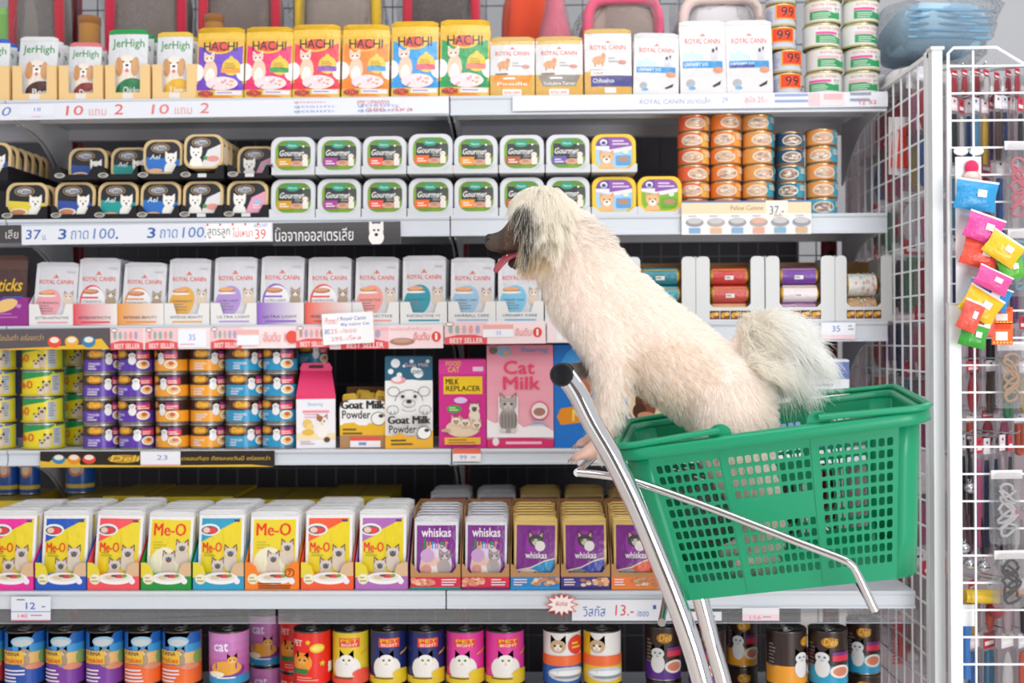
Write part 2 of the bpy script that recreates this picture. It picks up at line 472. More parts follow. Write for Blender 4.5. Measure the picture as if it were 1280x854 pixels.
def carton(name, w, d, hf, hb, notch, front, col, label, cat, loc, rot=(0, 0, 0), group=None, inner=None, slope=0.35, mat='paper', front_mat='gloss', extra=None):
    """open display tray: notch = (edge, depth as share of hf, slant)"""
    t = thing(name, label, cat, loc, rot, group); inner = inner or col; k = 0.0012
    m = MB(); m.box(-w / 2, w / 2, k, d, 0, k, inner, mat); m.box(-w / 2, w / 2, d - k, d, k, hb, inner, mat)
    m.build('tray_base', t)
    for s in (-1, 1):
        m = MB(); x = s * (w / 2 - k / 2)
        m.prism([(k, 0), (d, 0), (d, hb), (k + (d - k) * slope, hb), (k, hf)], x - k / 2, x + k / 2, col, mat, 'x'); m.build('side_panel', t)
    e, dp, sl = notch; z = hf * (1 - dp); r = 0.12 * w
    pl = [(-w / 2, 0), (w / 2, 0), (w / 2, hf), (w / 2 - e * w, hf), (w / 2 - (e + sl) * w, z), (-w / 2 + (e + sl) * w, z), (-w / 2 + e * w, hf), (-w / 2, hf)] if dp > 0 else [(-w / 2, 0), (w / 2, 0), (w / 2, hf), (-w / 2, hf)]
    m = MB(); m.prism(pl, 0, k, col, mat)
    if front: stick(m, front, flat(w, hf), 1, 1, front_mat)
    m.build('front_panel', t)
    if extra: extra(t)
    return t

def cyl_surf(r, z0, h, a0=-math.pi / 2, span=2 * math.pi):
    return lambda u, v, o: ((r + o) * math.cos(a0 + (u - 0.5) * span), (r + o) * math.sin(a0 + (u - 0.5) * span), z0 + v * h)
def cyl_nor(a0=-math.pi / 2, span=2 * math.pi):
    return lambda u, v: (math.cos(a0 + (u - 0.5) * span), math.sin(a0 + (u - 0.5) * span), 0)
def make_can(name, r, h, lab, label, cat, loc, rotz=0.0, group=None, rim='#c9c6c0', lidc='#b8b6b2', span=math.pi, pull=True, n=14, mat='gloss', base='#888888'):
    """can with the label wrapped on its front half (span), lab drawn 0..1 over that span"""
    t = thing(name, label, cat, loc, (0, 0, rotz), group)
    m = MB(); z0 = h * 0.035; hh = h * 0.93
    bl = Lab(1); bl.R(0, 0, 1, 1, base)
    stick(m, bl, cyl_surf(r, z0, hh), 28, 1, mat, 0.0, cyl_nor())
    if lab: stick(m, lab, cyl_surf(r, z0, hh, span=span), n, 1, mat, 0.0003, cyl_nor(span=span))
    m.build('can_label', t)
    m = MB(); R = r
    m.lathe([(0.001, h - 0.004), (R * 0.86, h - 0.004), (R * 0.9, h - 0.001), (R * 0.985, h), (R * 1.015, h - 0.0012), (R * 1.015, h - 0.0035), (R * 0.97, h - 0.005)], lidc, 'tin')
    lid = m.build('lid', t)
    if pull:
        m = MB(); pts = [(0.012 * math.cos(q) * R / 0.04, -R * 0.15 + 0.014 * math.sin(q) * R / 0.04, h - 0.002) for q in [i * math.pi / 5 for i in range(11)]]
        m.tube(pts, 0.0012, '#d4d4d4', 'tin', 6, False); m.box(-0.004, 0.004, -R * 0.15 + 0.008, R * 0.6, h - 0.0035, h - 0.0015, '#cfcfcf', 'tin'); m.build('pull_ring', lid)
    m = MB(); m.lathe([(R * 0.95, 0.0), (R * 1.012, 0.0008), (R * 1.012, 0.003), (R * 0.985, h * 0.04)], rim, 'tin'); m.build('base_rim', t)
    return t

def rrect(w, h, r, n=5):
    p = []
    for cx, cy, a in ((w / 2 - r, h / 2 - r, 0), (-w / 2 + r, h / 2 - r, 1), (-w / 2 + r, -h / 2 + r, 2), (w / 2 - r, -h / 2 + r, 3)):
        for i in range(n + 1):
            t = (a + i / n) * math.pi / 2; p.append((cx + r * math.cos(t), cy + r * math.sin(t)))
    return p
def ring(m, prof, col, mat, r=0.012):
    """loft of rounded rectangles; prof = [(w, h, y)] front to back"""
    V = []; L = None
    for w, h, y in prof:
        p = rrect(w, h, min(r, w * 0.3)); L = len(p); V += [(x, y, z) for x, z in p]
    F = []
    for i in range(len(prof) - 1):
        for k in range(L):
            k2 = (k + 1) % L; F.append((i * L + k, (i + 1) * L + k, (i + 1) * L + k2, i * L + k2))
    m.mesh_part(V, F, col, mat, False)
    return V[:L], V[-L:]
def make_tub(name, w, h, d, foil, rim, label, cat, loc, rot=(0, 0, 0), group=None, r=0.014, k=0.86):
    """wet food tub on its side, its foil lid facing the front; origin at the bottom centre of the lid plane"""
    t = thing(name, label, cat, loc, rot, group); z = h / 2
    m = MB(); m.M = Matrix.Translation((0, 0, z))
    a, b = ring(m, [(w * (k - 0.04), h * (k - 0.04), -0.0001), (w * k, h * k, -0.0004), (w * (k + 0.02), h * (k + 0.02), -0.0022), (w * 0.98, h * 0.98, -0.0022), (w, h, -0.0005), (w, h, 0.003), (w * 0.93, h * 0.93, 0.005), (w * 0.80, h * 0.80, d)], rim, 'plastic', r)
    m.face(list(reversed([(p[0], p[1], p[2]) for p in b])), rim, 'plastic')
    m.build('tub', t)
    m = MB(); p = rrect(w * k, h * k, r * 0.8)
    m.face([(x, -0.0003, zz + z) for x, zz in p], foil.s[0][1] if not callable(foil.s[0][1]) else '#ffffff', 'gloss')
    # graphics kept inside the rounded outline
    for kk, (polys, col, mt) in enumerate(foil.s):
        for poly in polys:
            q = [((u - 0.5) * w * k, (v - 0.5) * h * k) for u, v in poly]
            for i in range(len(p)):                               # clip to the convex outline
                ax, az = p[i]; bx, bz = p[(i + 1) % len(p)]; out = []
                if not q: break
                f = lambda P: (bx - ax) * (P[1] - az) - (bz - az) * (P[0] - ax)
                for j in range(len(q)):
                    A, B = q[j], q[(j + 1) % len(q)]; fa, fb = f(A), f(B)
                    if fa >= -1e-12: out.append(A)
                    if (fa > 0 > fb) or (fa < 0 < fb):
                        s = fa / (fa - fb); out.append((A[0] + (B[0] - A[0]) * s, A[1] + (B[1] - A[1]) * s))
                q = out
            if len(q) >= 3: m.face([(x, -0.0006 - kk * EPS, zz + z) for x, zz in q], col if not callable(col) else '#ffffff', 'gloss')
    m.build('lid_foil', t)
    return t
def make_box(name, w, h, d, front, side, label, cat, loc, rot=(0, 0, 0), group=None, top=None, side_lab=None, mat='gloss', flaps=True):
    t = thing(name, label, cat, loc, rot, group)
    m = MB(); m.box(-w / 2, w / 2, 0, d, 0, h, side, 'paper')
    if top: m.box(-w / 2, w / 2, 0, d, h, h + 0.0006, top, 'paper')
    stick(m, front, flat(w, h), 1, 1, mat)
    if side_lab: stick(m, side_lab, lambda u, v, o: (w / 2 + o, u * d, v * h), 1, 1, mat)
    m.build('carton', t)
    if flaps:
        m = MB(); m.box(-w * 0.47, w * 0.47, d * 0.06, d * 0.5, h + 0.0007, h + 0.0022, top or side, 'paper'); m.build('top_flap', t)
    return t
def sheet(name, x0, x1, y0, y1, Y, lab, label, cat, col='#f6f5f6', tilt=0.0, lean=0.0, th=0.0012, group=None, mat='paper', nm='card'):
    """printed card given by its corners in the photograph at depth Y (px x0..x1, py y0 top..y1 bottom)"""
    c = W((x0 + x1) / 2, y1, Y); w = size(x0, x1, (y0 + y1) / 2, Y); h = hpx(y1 - y0, (x0 + x1) / 2, Y)
    t = thing(name, label, cat, c, (lean, tilt, 0), group)
    m = MB(); m.box(-w / 2, w / 2, 0, th, 0, h, col, mat)
    if lab: stick(m, lab, flat(w, h), 1, 1, mat)
    m.build(nm, t)
    return t
ORD = ['first', 'second', 'third', 'fourth', 'fifth', 'sixth', 'seventh', 'eighth', 'ninth', 'tenth', 'eleventh', 'twelfth']
# ------------------------------------------------------------------ topmost shelf
YF = 0.02
def at(x0, x1, yb, Y, z): return (PX((x0 + x1) / 2, yb, Y), Y, z)
def lab_treat(w, h, band, name, txt):
    L = Lab(w / h); L.R(0, 0, 1, 1, '#d6d8dc')
    L.T('JerHigh', 0.1, 0.76, 0.92, 0.93, '#2c8a3c', 0.035)
    L.E(0.5, 0.5, 0.22, 0.15, '#f0e6da'); L.dog(0.5, 0.56, 0.3, '#efe3d4', '#c98d5a', tongue=True)
    L.E(0.3, 0.5, 0.1, 0.14, '#d09a66'); L.E(0.7, 0.5, 0.1, 0.14, '#d09a66')
    L.E(0.65, 0.13, 0.42, 0.2, band); L.R(0.0, 0, 1, 0.05, band)
    L.T(name, 0.42, 0.1, 0.88, 0.2, '#f4f4f4', 0.03); L.lines(0.45, 0.07, 0.85, 1, 0.03, '#e8e8e8')
    return L
tan = '#ecc88e'
JR = [(-45, 12, -20, 32, 43, '#3a66c8', '#2f5fc0', 'Fish', 'blue top and a blue band'),
      (15, 71, 32, 82, 41, '#e4e4e6', '#4a2a22', 'Beef', 'plain silver top and a dark brown band'),
      (73, 129, 96, 136, 49, '#e27a80', '#8a2f28', 'Duck', 'pale red top and a maroon band'),
      (131, 188, 141, 194, 33, '#1f9a48', '#1f7a4a', 'Chicken', 'green top and a green band'),
      (190, 246, 203, 247, 37, '#e8c244', '#e8b62c', 'Liver', 'yellow top and a yellow band')]
for i, (a, b, pa, pb, top, seal, band, nm, desc) in enumerate(JR):
    yb = 126 - i * 0.8; w = size(a, b, yb, YF)
    hf = hpx(45, 100, YF)
    t = carton('display_tray', w - 0.002, 0.19, hf, hf * 1.02, (0.215, 0.77, 0.01), None, tan,
               'tan tray of dog treats with ' + desc, 'tray', at(a, b, yb, YF, SZ[0] + 0.001), group='tan treat trays', inner='#dcb274',
               extra=lambda t, w=w: (lambda m: (m.box(-0.011, 0.011, -0.0008, 0, 0.004, 0.016, '#e9e1dc', 'paper'), m.build('price_sticker', t)))(MB()))
    pw, ph = min(size(pa, pb, 80, YF + 0.02), w * 0.86), hpx(124 - top, 100, YF + 0.02)
    L = lab_treat(pw, ph, band, nm, '')
    p = make_pouch('treat_pouch', pw, ph, L, seal, 'dog treat pouch with ' + desc + ', foremost in its tray', 'pouch',
                   loc=(PX((a + b) / 2 + (3 if i < 3 else 0), 90, YF + 0.02), YF + 0.022, SZ[0] + 0.0042), rot=(-0.05, (0.03 if i == 2 else 0.02 if i == 1 else 0), 0), B=0.006, side='#e4e4e8')
    for k in range(1, 4):
        dup(p, (p.location.x + random.Random(i * 7 + k).uniform(0.0, 0.002), YF + 0.022 + 0.034 * k, SZ[0] + 0.003), (-0.03, 0.0, 0), 'dog treat pouch with ' + desc + ', behind the foremost', 'pouches behind the treat with ' + desc)

def lab_hachi(w, h, c, band2):
    L = Lab(w / h); L.R(0, 0, 1, 1, '#dfae2c'); L.R(0, 0.9, 1, 1, '#e6bb3a')
    L.P([(0.03, 0.22), (0.97, 0.22), (0.97, 0.8), (0.6, 0.72), (0.3, 0.74), (0.03, 0.8)], c)
    L.R(0.0, 0.12, 1, 0.23, c)
    for q in (0, 1): L.E(q, 0.4, 0.16, 0.13, '#f0eef0')
    L.E(0.48, 0.78, 0.3, 0.11, '#e9b83a'); L.E(0.48, 0.78, 0.22, 0.08, '#e2452f')
    L.T('HACHI', 0.14, 0.72, 0.86, 0.86, '#fff2c0', 0.06); L.T('HACHI', 0.14, 0.72, 0.86, 0.86, '#211a14', 0.035)
    L.E(0.74, 0.48, 0.19, 0.13, '#e6c02e'); L.C(0.74, 0.61, 0.03, '#e6c02e'); L.R(0.53, 0.39, 0.93, 0.46, band2)
    L.lines(0.6, 0.52, 0.88, 3, 0.03, '#b08a20', seed=3)
    L.E(0.3, 0.4, 0.15, 0.18, '#eec6ac'); L.E(0.3, 0.34, 0.1, 0.12, '#f7ece2')
    L.cat(0.27, 0.6, 0.17, '#f0cdb6', '#f9efe6', body=False, eye='#2a1a14')
    L.E(0.55, 0.23, 0.34, 0.1, '#f2d9de')
    r = random.Random(5)
    for k in range(12): L.E(0.55 + r.uniform(-0.27, 0.27), 0.23 + r.uniform(-0.06, 0.06), 0.03, 0.015, r.choice(['#d8a0b8', '#e8a860', '#c890c8', '#fbeef0']), 6)
    L.R(0, 0.0, 1, 0.13, '#e2b84a'); L.P([(0.1, 0), (0.9, 0), (0.7, 0.05), (0.3, 0.05)], '#e08a2a')
    L.R(0.42, 0.06, 0.97, 0.12, '#e6e2ea'); L.lines(0.45, 0.085, 0.95, 1, 0.03, '#8a6ab0')
    L.E(0.2, 0.08, 0.16, 0.05, '#e0553a'); L.T('HACHI', 0.05, 0.04, 0.37, 0.11, '#fff2c8', 0.05); L.T('HACHI', 0.05, 0.04, 0.37, 0.11, '#2a1a12', 0.02)
    return L
HA = [(246, 306, 29, '#6f3fc0', '#e89a2c', 'purple', 'JerHigh'), (306, 366, 28, '#e8206e', '#2f9a4a', 'magenta', ''), (366, 426, 25, '#ee2f48', '#8a4ab8', 'red', ''),
      (427, 487, 25, '#f08326', '#3a9ad0', 'orange', ''), (489, 549, 21, '#2a9ade', '#e2557a', 'blue', ''), (549, 612, 19, '#1c9a54', '#f07a6a', 'green', '')]
for i, (a, b, top, c, b2, cn, _) in enumerate(HA):
    yb = 122 - i * 0.7; w = size(a, b, yb, YF) - 0.002; h = hpx(yb - top, 400, YF)
    p = make_pouch('food_pouch', w, h, lab_hachi(w, h, c, b2), '#dcae34', 'shiny gold and %s dog food pouch with a puppy above a pink bowl' % cn, 'pouch',
                   loc=(PX((a + b) / 2, 80, YF + 0.01), YF + 0.014, SZ[0] + 0.001), rot=(-0.03, 0.012 * (i % 2), 0), A=0.004, B=0.0115, side='#d8a62c', mat='pouchfilm', seal_mat='foil', group='gold dog food pouches')
    for k in range(1, 4):
        dup(p, (p.location.x + random.Random(i * 9 + k).uniform(0.0005, 0.003), p.location.y + 0.036 * k, SZ[0] + 0.001), (-0.03, 0, 0), 'gold and %s dog food pouch standing behind the foremost %s one' % (cn, cn), 'gold and %s pouches behind the first' % cn)

def lab_breed(w, h, kind, c, txt):
    L = Lab(w / h)
    L.R(0, 0, 1, 1, '#d9d8d9')
    if kind == 0: L.R(0.03, 0.93, 0.97, 1, '#dcb56a')
    L.C(0.5, 0.86, 0.02, '#e0705a'); L.R(0.44, 0.84, 0.56, 0.855, '#e0705a'); L.T('ROYAL CANIN', 0.12, 0.73, 0.88, 0.81, '#d9483c', 0.02)
    if kind < 2:
        L.E(0.3, 0.56, 0.14, 0.07, '#d69a6a'); L.E(0.4, 0.63, 0.05, 0.05, '#c98555'); L.R(0.2, 0.46, 0.24, 0.53, '#c98555'); L.R(0.37, 0.46, 0.4, 0.53, '#c98555')
        L.E(0.8, 0.53, 0.09, 0.035, '#c98a7a'); L.lines(0.5, 0.58, 0.72, 2, 0.05, '#a8a4a8')
        L.lines(0.12, 0.38, 0.55, 1, 0.05, '#8a6a4a', h=0.03)
        L.P([(0, 0), (1, 0), (1, 0.38), (0.86, 0.38), (0.82, 0.36), (0.18, 0.36), (0.14, 0.38), (0, 0.38)], '#d5a64c')
        if kind == 0:
            L.P([(0.05, 0.37), (0.95, 0.37), (0.84, 0.17), (0.16, 0.17)], c); L.T(txt, 0.16, 0.19, 0.84, 0.25, '#f4efe8', 0.02); L.lines(0.3, 0.3, 0.7, 1, 0.05, '#f4efe8', h=0.03)
            L.R(0.28, 0.02, 0.7, 0.12, '#f2ece8'); L.T('ROYAL CANIN', 0.32, 0.04, 0.66, 0.09, '#d9483c', 0.01)
        else:
            L.R(0.13, 0.32, 1, 0.4, '#f0ece6'); L.T('Adult', 0.17, 0.335, 0.4, 0.38, '#7a7470', 0.01); L.R(0.13, 0.14, 1, 0.31, c); L.T(txt, 0.17, 0.2, 0.62, 0.27, '#e8e6ee', 0.02); L.R(0.42, 0.04, 0.66, 0.12, '#efe9e4')
    else:
        L.P([(0.05, 0.52), (0.1, 0.62), (0.2, 0.58), (0.25, 0.65), (0.35, 0.6), (0.5, 0.55), (0.5, 0.5), (0.05, 0.5)], '#bcd8ea')
        L.R(0.06, 0.38, 0.92, 0.48, '#3c93cc'); L.T('URINARY S/O', 0.1, 0.405, 0.6, 0.455, '#e8f2fa', 0.02)
        L.P([(0.68, 0.5), (0.8, 0.5), (0.84, 0.62), (0.74, 0.68), (0.66, 0.6)], '#c9c8d0'); L.E(0.72, 0.63, 0.03, 0.03, '#3a3a46'); L.E(0.8, 0.66, 0.02, 0.03, '#3a3a46')
        L.E(0.82, 0.35, 0.11, 0.045, '#d6906c')
        L.R(0, 0, 1, 0.24, '#dedbda'); L.C(0.22, 0.16, 0.06, '#a8adb2'); L.E(0.25, 0.09, 0.08, 0.025, '#6aa6d4'); L.P([(0.68, 0.12), (0.88, 0.2), (0.86, 0.14), (0.72, 0.1)], '#3a3a3e')
        if c: L.R(0.06, 0.38, 0.6, 0.42, c)
    return L
BR = [(612, 669, 40, 0, '#ef8d2a', 'Poodle', 'gold trimmed dog food pouch in an orange fronted tray', 118),
      (669, 729, 40, 0, '#8c8780', 'Yorkshire Terrier', 'gold trimmed dog food pouch in a grey fronted tray', 118),
      (730, 790, 31, 1, '#4a4c8a', 'Chihuahua', 'taller white and gold dog food pouch with a navy name band', 118),
      (790, 848, 36, 2, None, '', 'leaning white dog food pouch with blue band, beside the navy banded one', 117),
      (849, 908, 21, 2, None, '', 'tall white dog food pouch with blue band, middle of three', 117),
      (907, 966, 21, 2, '#4a4a9a', '', 'tall white dog food pouch with blue and violet band beside the stacked cans', 117)]
for i, (a, b, top, kd, c, tx, lb, yb) in enumerate(BR):
    w = size(a, b, yb, YF) - 0.002; h = hpx(yb - top, 780, YF)
    make_pouch('food_pouch', w, h, lab_breed(w, h, kd, c, tx), '#d9b36a' if kd < 2 else '#dfe0e2', lb, 'pouch', loc=(PX((a + b) / 2, 80, YF + 0.01), YF + 0.016, SZ[0] + 0.001),
               rot=(-0.03, 0.035 if i == 3 else 0, 0), A=0.005, B=0.013, side='#d5a64c' if kd < 2 else '#e2e0e0')
    t = make_pouch('food_pouch', w, h * 0.97, Lab(w / h), '#dcdcdf', 'plain silver pouch behind the ' + ['one in the orange front', 'one in the grey front', 'taller navy banded one', 'leaning blue banded one', 'middle tall blue banded one', 'tall blue and violet banded one'][i], 'pouch', loc=(PX((a + b) / 2, 80, YF + 0.01) + 0.004, YF + 0.056, SZ[0] + 0.001), A=0.004, B=0.012)

def lab_99(k):
    L = Lab(1.9); L.R(0, 0, 1, 1, '#c6c8d4'); L.R(0, 0.9, 1, 1, '#d8d8de'); L.R(0, 0, 1, 0.08, '#b8a878')
    L.lines(0.05, 0.7, 0.3, 5, 0.12, '#9aa0c0', seed=k); L.lines(0.78, 0.4, 0.95, 2, 0.14, '#6a78b0', seed=k)
    x = 0.29 + 0.06 * math.sin(k * 2.3)
    L.R(x, 0.3, x + 0.5, 0.98, '#f0a01e'); L.R(x + 0.03, 0.36, x + 0.47, 0.94, '#e8401e'); L.T('99', x + 0.12, 0.42, x + 0.4, 0.86, '#f6d8c0', 0.06); L.T('99', x + 0.12, 0.42, x + 0.4, 0.86, '#2a1410', 0.02)
    return L
def lab_green(k):
    L = Lab(1.9); L.R(0, 0, 1, 1, '#dededb'); L.R(0, 0.93, 1, 1, '#b9b27a'); L.R(0, 0, 1, 0.06, '#b9b27a')
    x = 0.26 + 0.1 * math.sin(k * 1.7)
    L.T('ROYAL CANIN', x + 0.05, 0.73, x + 0.52, 0.85, '#dc8478', 0.01)
    L.R(x, 0.52, x + 0.4, 0.64, '#e05a9c' if k % 2 else '#e9b4c0'); L.P([(x, 0.14), (x + 0.58, 0.14), (x + 0.58, 0.45), (x + 0.45, 0.4), (x + 0.3, 0.5), (x, 0.5)], '#2f9a58')
    L.cat(x + 0.52, 0.52, 0.22, '#e6e2da', body=False); L.lines(x + 0.06, 0.36, x + 0.4, 3, 0.09, '#bfe0c8', seed=k)
    return L
CZ = ['lowest', 'second from the bottom', 'third from the bottom', 'topmost in view', 'fifth from the bottom', 'sixth from the bottom']
for ci, (a, b, yb, n, fn, lb, base) in enumerate([(963, 1001, 116, 5, lab_99, 'grey can with an orange 99 sticker', '#c6c8d4'), (1004, 1050, 113, 5, lab_green, 'white and green kitten food can, left stack', '#dededb'), (1052, 1097, 113, 5, lab_green, 'white and green kitten food can, right stack', '#dededb')]):
    Yc = YF + 0.04; r = size(a, b, 100, Yc) / 2 * 0.97; h = hpx(29.5 if ci else 28.5, 1000, Yc)
    for k in range(n):
        make_can('pet_food_can', r, h - 0.0006, fn(k + ci * 3), lb + ', ' + ('lowest' if k == 0 else 'top one cut by the picture edge' if k == n - 1 else ORD[k] + ' from the bottom'), 'can',
                 (PX((a + b) / 2, 100, Yc) + (0.004 * math.sin(k * 2.1) - 0.004 * k * (ci == 0) + 0.002), Yc, SZ[0] + 0.0008 + k * h), 0, 'stacked cans on the top shelf', rim='#b6ad80', lidc='#c9c2a0', base=base, pull=False)
# ------------------------------------------------------------------ second shelf: foil lidded tubs and flat cans
def lab_cesar(kind):
    L = Lab(1.1); L.R(0, 0, 1, 1, '#20222a')
    side = {'yellow': '#e2cf3a', 'navy': '#2f4f9e', 'teal': '#1f9a96', 'blue': '#2a72c4', 'white': '#e2dfe0', 'pink': '#e6a2ba'}[kind]
    if kind in ('white', 'pink'): L.P([(0.42, 0), (1, 0), (1, 0.75), (0.62, 0.55)], side)
    else: L.P([(0, 0), (1, 0), (1, 0.42), (0, 0.5)], side)
    L.E(0.42, 0.8, 0.28, 0.16, '#b08a5a'); L.E(0.42, 0.8, 0.25, 0.135, '#2a2320'); L.E(0.42, 0.8, 0.21, 0.1, '#b9bcc4')
    L.T('Cesar', 0.25, 0.73, 0.6, 0.87, '#3a3a40', 0.02, 0.25)
    if kind in ('yellow', 'navy'): L.E(0.28, 0.13, 0.26, 0.12, '#f1ead8'); L.E(0.28, 0.13, 0.2, 0.09, '#c9825c')
    if kind in ('teal', 'blue'): L.T('Ael', 0.12, 0.42, 0.4, 0.58, '#dfeef2', 0.02, 0.2); L.E(0.3, 0.05, 0.2, 0.06, '#e8b08a')
    if kind == 'white': L.R(0.5, 0.22, 0.62, 0.34, '#3f9a5a'); L.E(0.78, 0.26, 0.18, 0.1, '#e2988c')
    if kind == 'pink': L.E(0.78, 0.4, 0.12, 0.06, '#9ac4e2'); L.lines(0.66, 0.28, 0.94, 2, 0.08, '#f4dfe6')
    dx = 0.28 if kind in ('white', 'pink') else 0.74
    L.dog(dx, 0.44, 0.46, '#f2efe9', up=True)
    return L
CK = ['yellow', 'navy', 'teal', 'blue', 'white', 'pink']
CD = {'yellow': 'yellow', 'navy': 'navy', 'teal': 'teal', 'blue': 'bright blue', 'white': 'white', 'pink': 'pink'}
RW = 0.088
def black_carton(x, z, w, lb, kind):
    L = Lab(1.6); L.E(0.12, 0.3, 0.12, 0.2, '#c9c4ba'); L.E(0.12, 0.3, 0.09, 0.14, '#3a3632'); L.T('Cesar', 0.05, 0.22, 0.2, 0.38, '#d8d4cc', 0.02)
    if kind in ('white', 'pink'): L.R(0.4, 0.08, 0.6, 0.36, '#d9d8da')
    return carton('black_tray', w, 0.25, 0.027, 0.03, (0.12, 0.62, 0.1), L, '#1c1b20', lb, 'tray', (x, 0.006, z), group='black cardboard tub trays', inner='#2a2830', slope=0.02)
def tub_row(make, n, x, z, y0, pitch, first, rest, grp, tilt=0):
    p = make(first, (x, y0, z)); p.rotation_euler = (-0.1 + tilt, 0, 0); r = random.Random(int(x * 1000))
    for k in range(1, n): dup(p, (x + r.uniform(-0.002, 0.002), y0 + pitch * k, z + 0.0005), (-0.1, 0, 0), rest, grp)
    return p
XC = [(7, 61), (68, 120), (122, 174), (175, 227), (228, 280), (283, 336)]
tops = [96 + 60, 125, 125, 104, 82, 112]
for i, (a, b) in enumerate(XC):
    kd = CK[i]; w = size(a, b, 250, 0.02); x = PX((a + b) / 2, 250, 0.02); z = SZ[1] + 0.001
    black_carton(x, z, w + 0.004, 'black tray holding the lower row tub with %s lid' % CD[kd], kd)
    h = 0.078
    mk = lambda lb, loc, kd=kd, w=w: make_tub('wet_food_tub', w * 0.97, h, 0.034, lab_cesar(kd), '#d9bd8a', lb, 'food tub', loc, r=0.02, group='gold rimmed dog food tubs')
    tub_row(mk, 5, x, z + 0.002, 0.016, 0.041, 'gold rimmed food tub with %s lid and white dog, lower row' % CD[kd], 'gold rimmed food tub lined up behind the lower %s lidded one' % CD[kd], 'lower %s tubs behind' % kd)
    # upper tray rests on the tubs below
    z2 = z + 0.0835; x2 = x + (0.008 if i in (1, 2, 5) else 0.002)
    if i == 0: x2 = PX(-14, 220, 0.02)
    black_carton(x2, z2, w + 0.003, 'black tray carrying the upper row tub of %s lid' % (CD[kd] if i else 'blue'), kd)
    kd2 = kd if i else 'navy'
    mk = lambda lb, loc, kd2=kd2, w=w: make_tub('wet_food_tub', w * 0.95, h * 0.96, 0.034, lab_cesar(kd2), '#d9bd8a', lb, 'food tub', loc, r=0.02, group='gold rimmed dog food tubs')
    dz = {3: 0.009, 4: 0.018}.get(i, 0.0) + (0.006 if i == 0 else 0)
    y0 = 0.016 + (0.05 if i in (1, 2, 5) else 0.01 if i in (0, 3) else 0)
    tub_row(mk, 6 if i in (0, 4) else 3, x2, z2 + 0.003 + dz, y0, 0.036, 'gold rimmed food tub with %s lid, upper row%s' % (CD[kd2], ', cut by the picture edge' if i == 0 else ''), 'gold rimmed food tub lined up behind the upper %s lidded one' % CD[kd2], 'upper %s tubs behind' % kd2)

def lab_gourmet(c):
    L = Lab(1.08); L.R(0, 0, 1, 1, '#7aa22e'); L.R(0.0, 0.86, 1, 1, '#5f8f2a'); L.R(0, 0, 0.5, 0.12, '#6a9a2c')
    L.P([(0.08, 0.2), (0.92, 0.2), (0.92, 0.8), (0.08, 0.84)], '#34383a'); L.R(0.75, 0.4, 1, 0.8, '#4a5048')
    L.E(0.48, 0.84, 0.2, 0.12, '#2a9a7c'); L.T('Nature', 0.36, 0.8, 0.6, 0.88, '#cfeadd', 0.02)
    L.T('Gourmet', 0.1, 0.48, 0.8, 0.68, '#f2f2ee', 0.03, 0.2); L.lines(0.55, 0.44, 0.78, 2, 0.06, '#a8aca8')
    L.R(0.04, 0.12, 0.46, 0.4, c); L.lines(0.12, 0.27, 0.4, 2, 0.08, '#f4e8dc'); L.E(0.62, 0.22, 0.2, 0.1, '#d8a288'); L.E(0.6, 0.24, 0.1, 0.06, '#c08a70')
    L.dog(0.85, 0.46, 0.2, '#efe9e0', '#a8845c')
    L.R(0.78, 0.12, 0.94, 0.34, '#e9e4da'); L.C(0.8, 0.8, 0.06, '#3a3f3c'); L.C(0.8, 0.8, 0.04, '#dfe2de')
    return L
def lab_corgi(c, k):
    L = Lab(1.0); L.R(0, 0, 1, 1, '#a7cbe8' if k == 0 else '#82b436'); L.P([(0, 0.62), (0.55, 0.5), (1, 0.6), (1, 1), (0, 1)], '#e6e2ea')
    L.R(0.0, 0.72, 0.4, 1, '#6a4a9a'); L.P([(0.38, 0.6), (1, 0.72), (1, 1), (0.36, 1)], '#8d58a6'); L.C(0.22, 0.84, 0.1, '#e9e6f0'); L.C(0.22, 0.82, 0.06, '#4a4a8a'); L.lines(0.46, 0.86, 0.94, 2, 0.1, '#e2d2ea')
    L.dog(0.3, 0.34, 0.46, '#eab886', '#dfa26c', up=True); L.R(0.56, 0.1, 0.96, 0.4, '#5a9ed6' if k == 0 else '#6aa83a'); L.E(0.76, 0.28, 0.16, 0.08, '#b98a6a'); L.C(0.82, 0.52, 0.08, '#d8ecd0')
    return L
GC = [('#d29a1e', 'mustard'), ('#a83c9c', 'violet'), ('#ea5548', 'coral red'), ('#f06a2a', 'bright orange'), ('#f2932a', 'pale orange'), ('#b0603a', 'brown'), ('#6a5aa8', 'indigo')]
GX = [(338, 395), (396, 452), (453, 509), (510, 567), (567, 623), (624, 681), (682, 738)]
def white_carton(x, z, w, lb, hf=0.017):
    return carton('white_tray', w, 0.26, hf, hf, (0.06, 0.62, 0.12), None, '#d3d5d9', lb, 'tray', (x, 0.006, z), group='white cardboard tub trays', inner='#d0d1d6', slope=0.02)
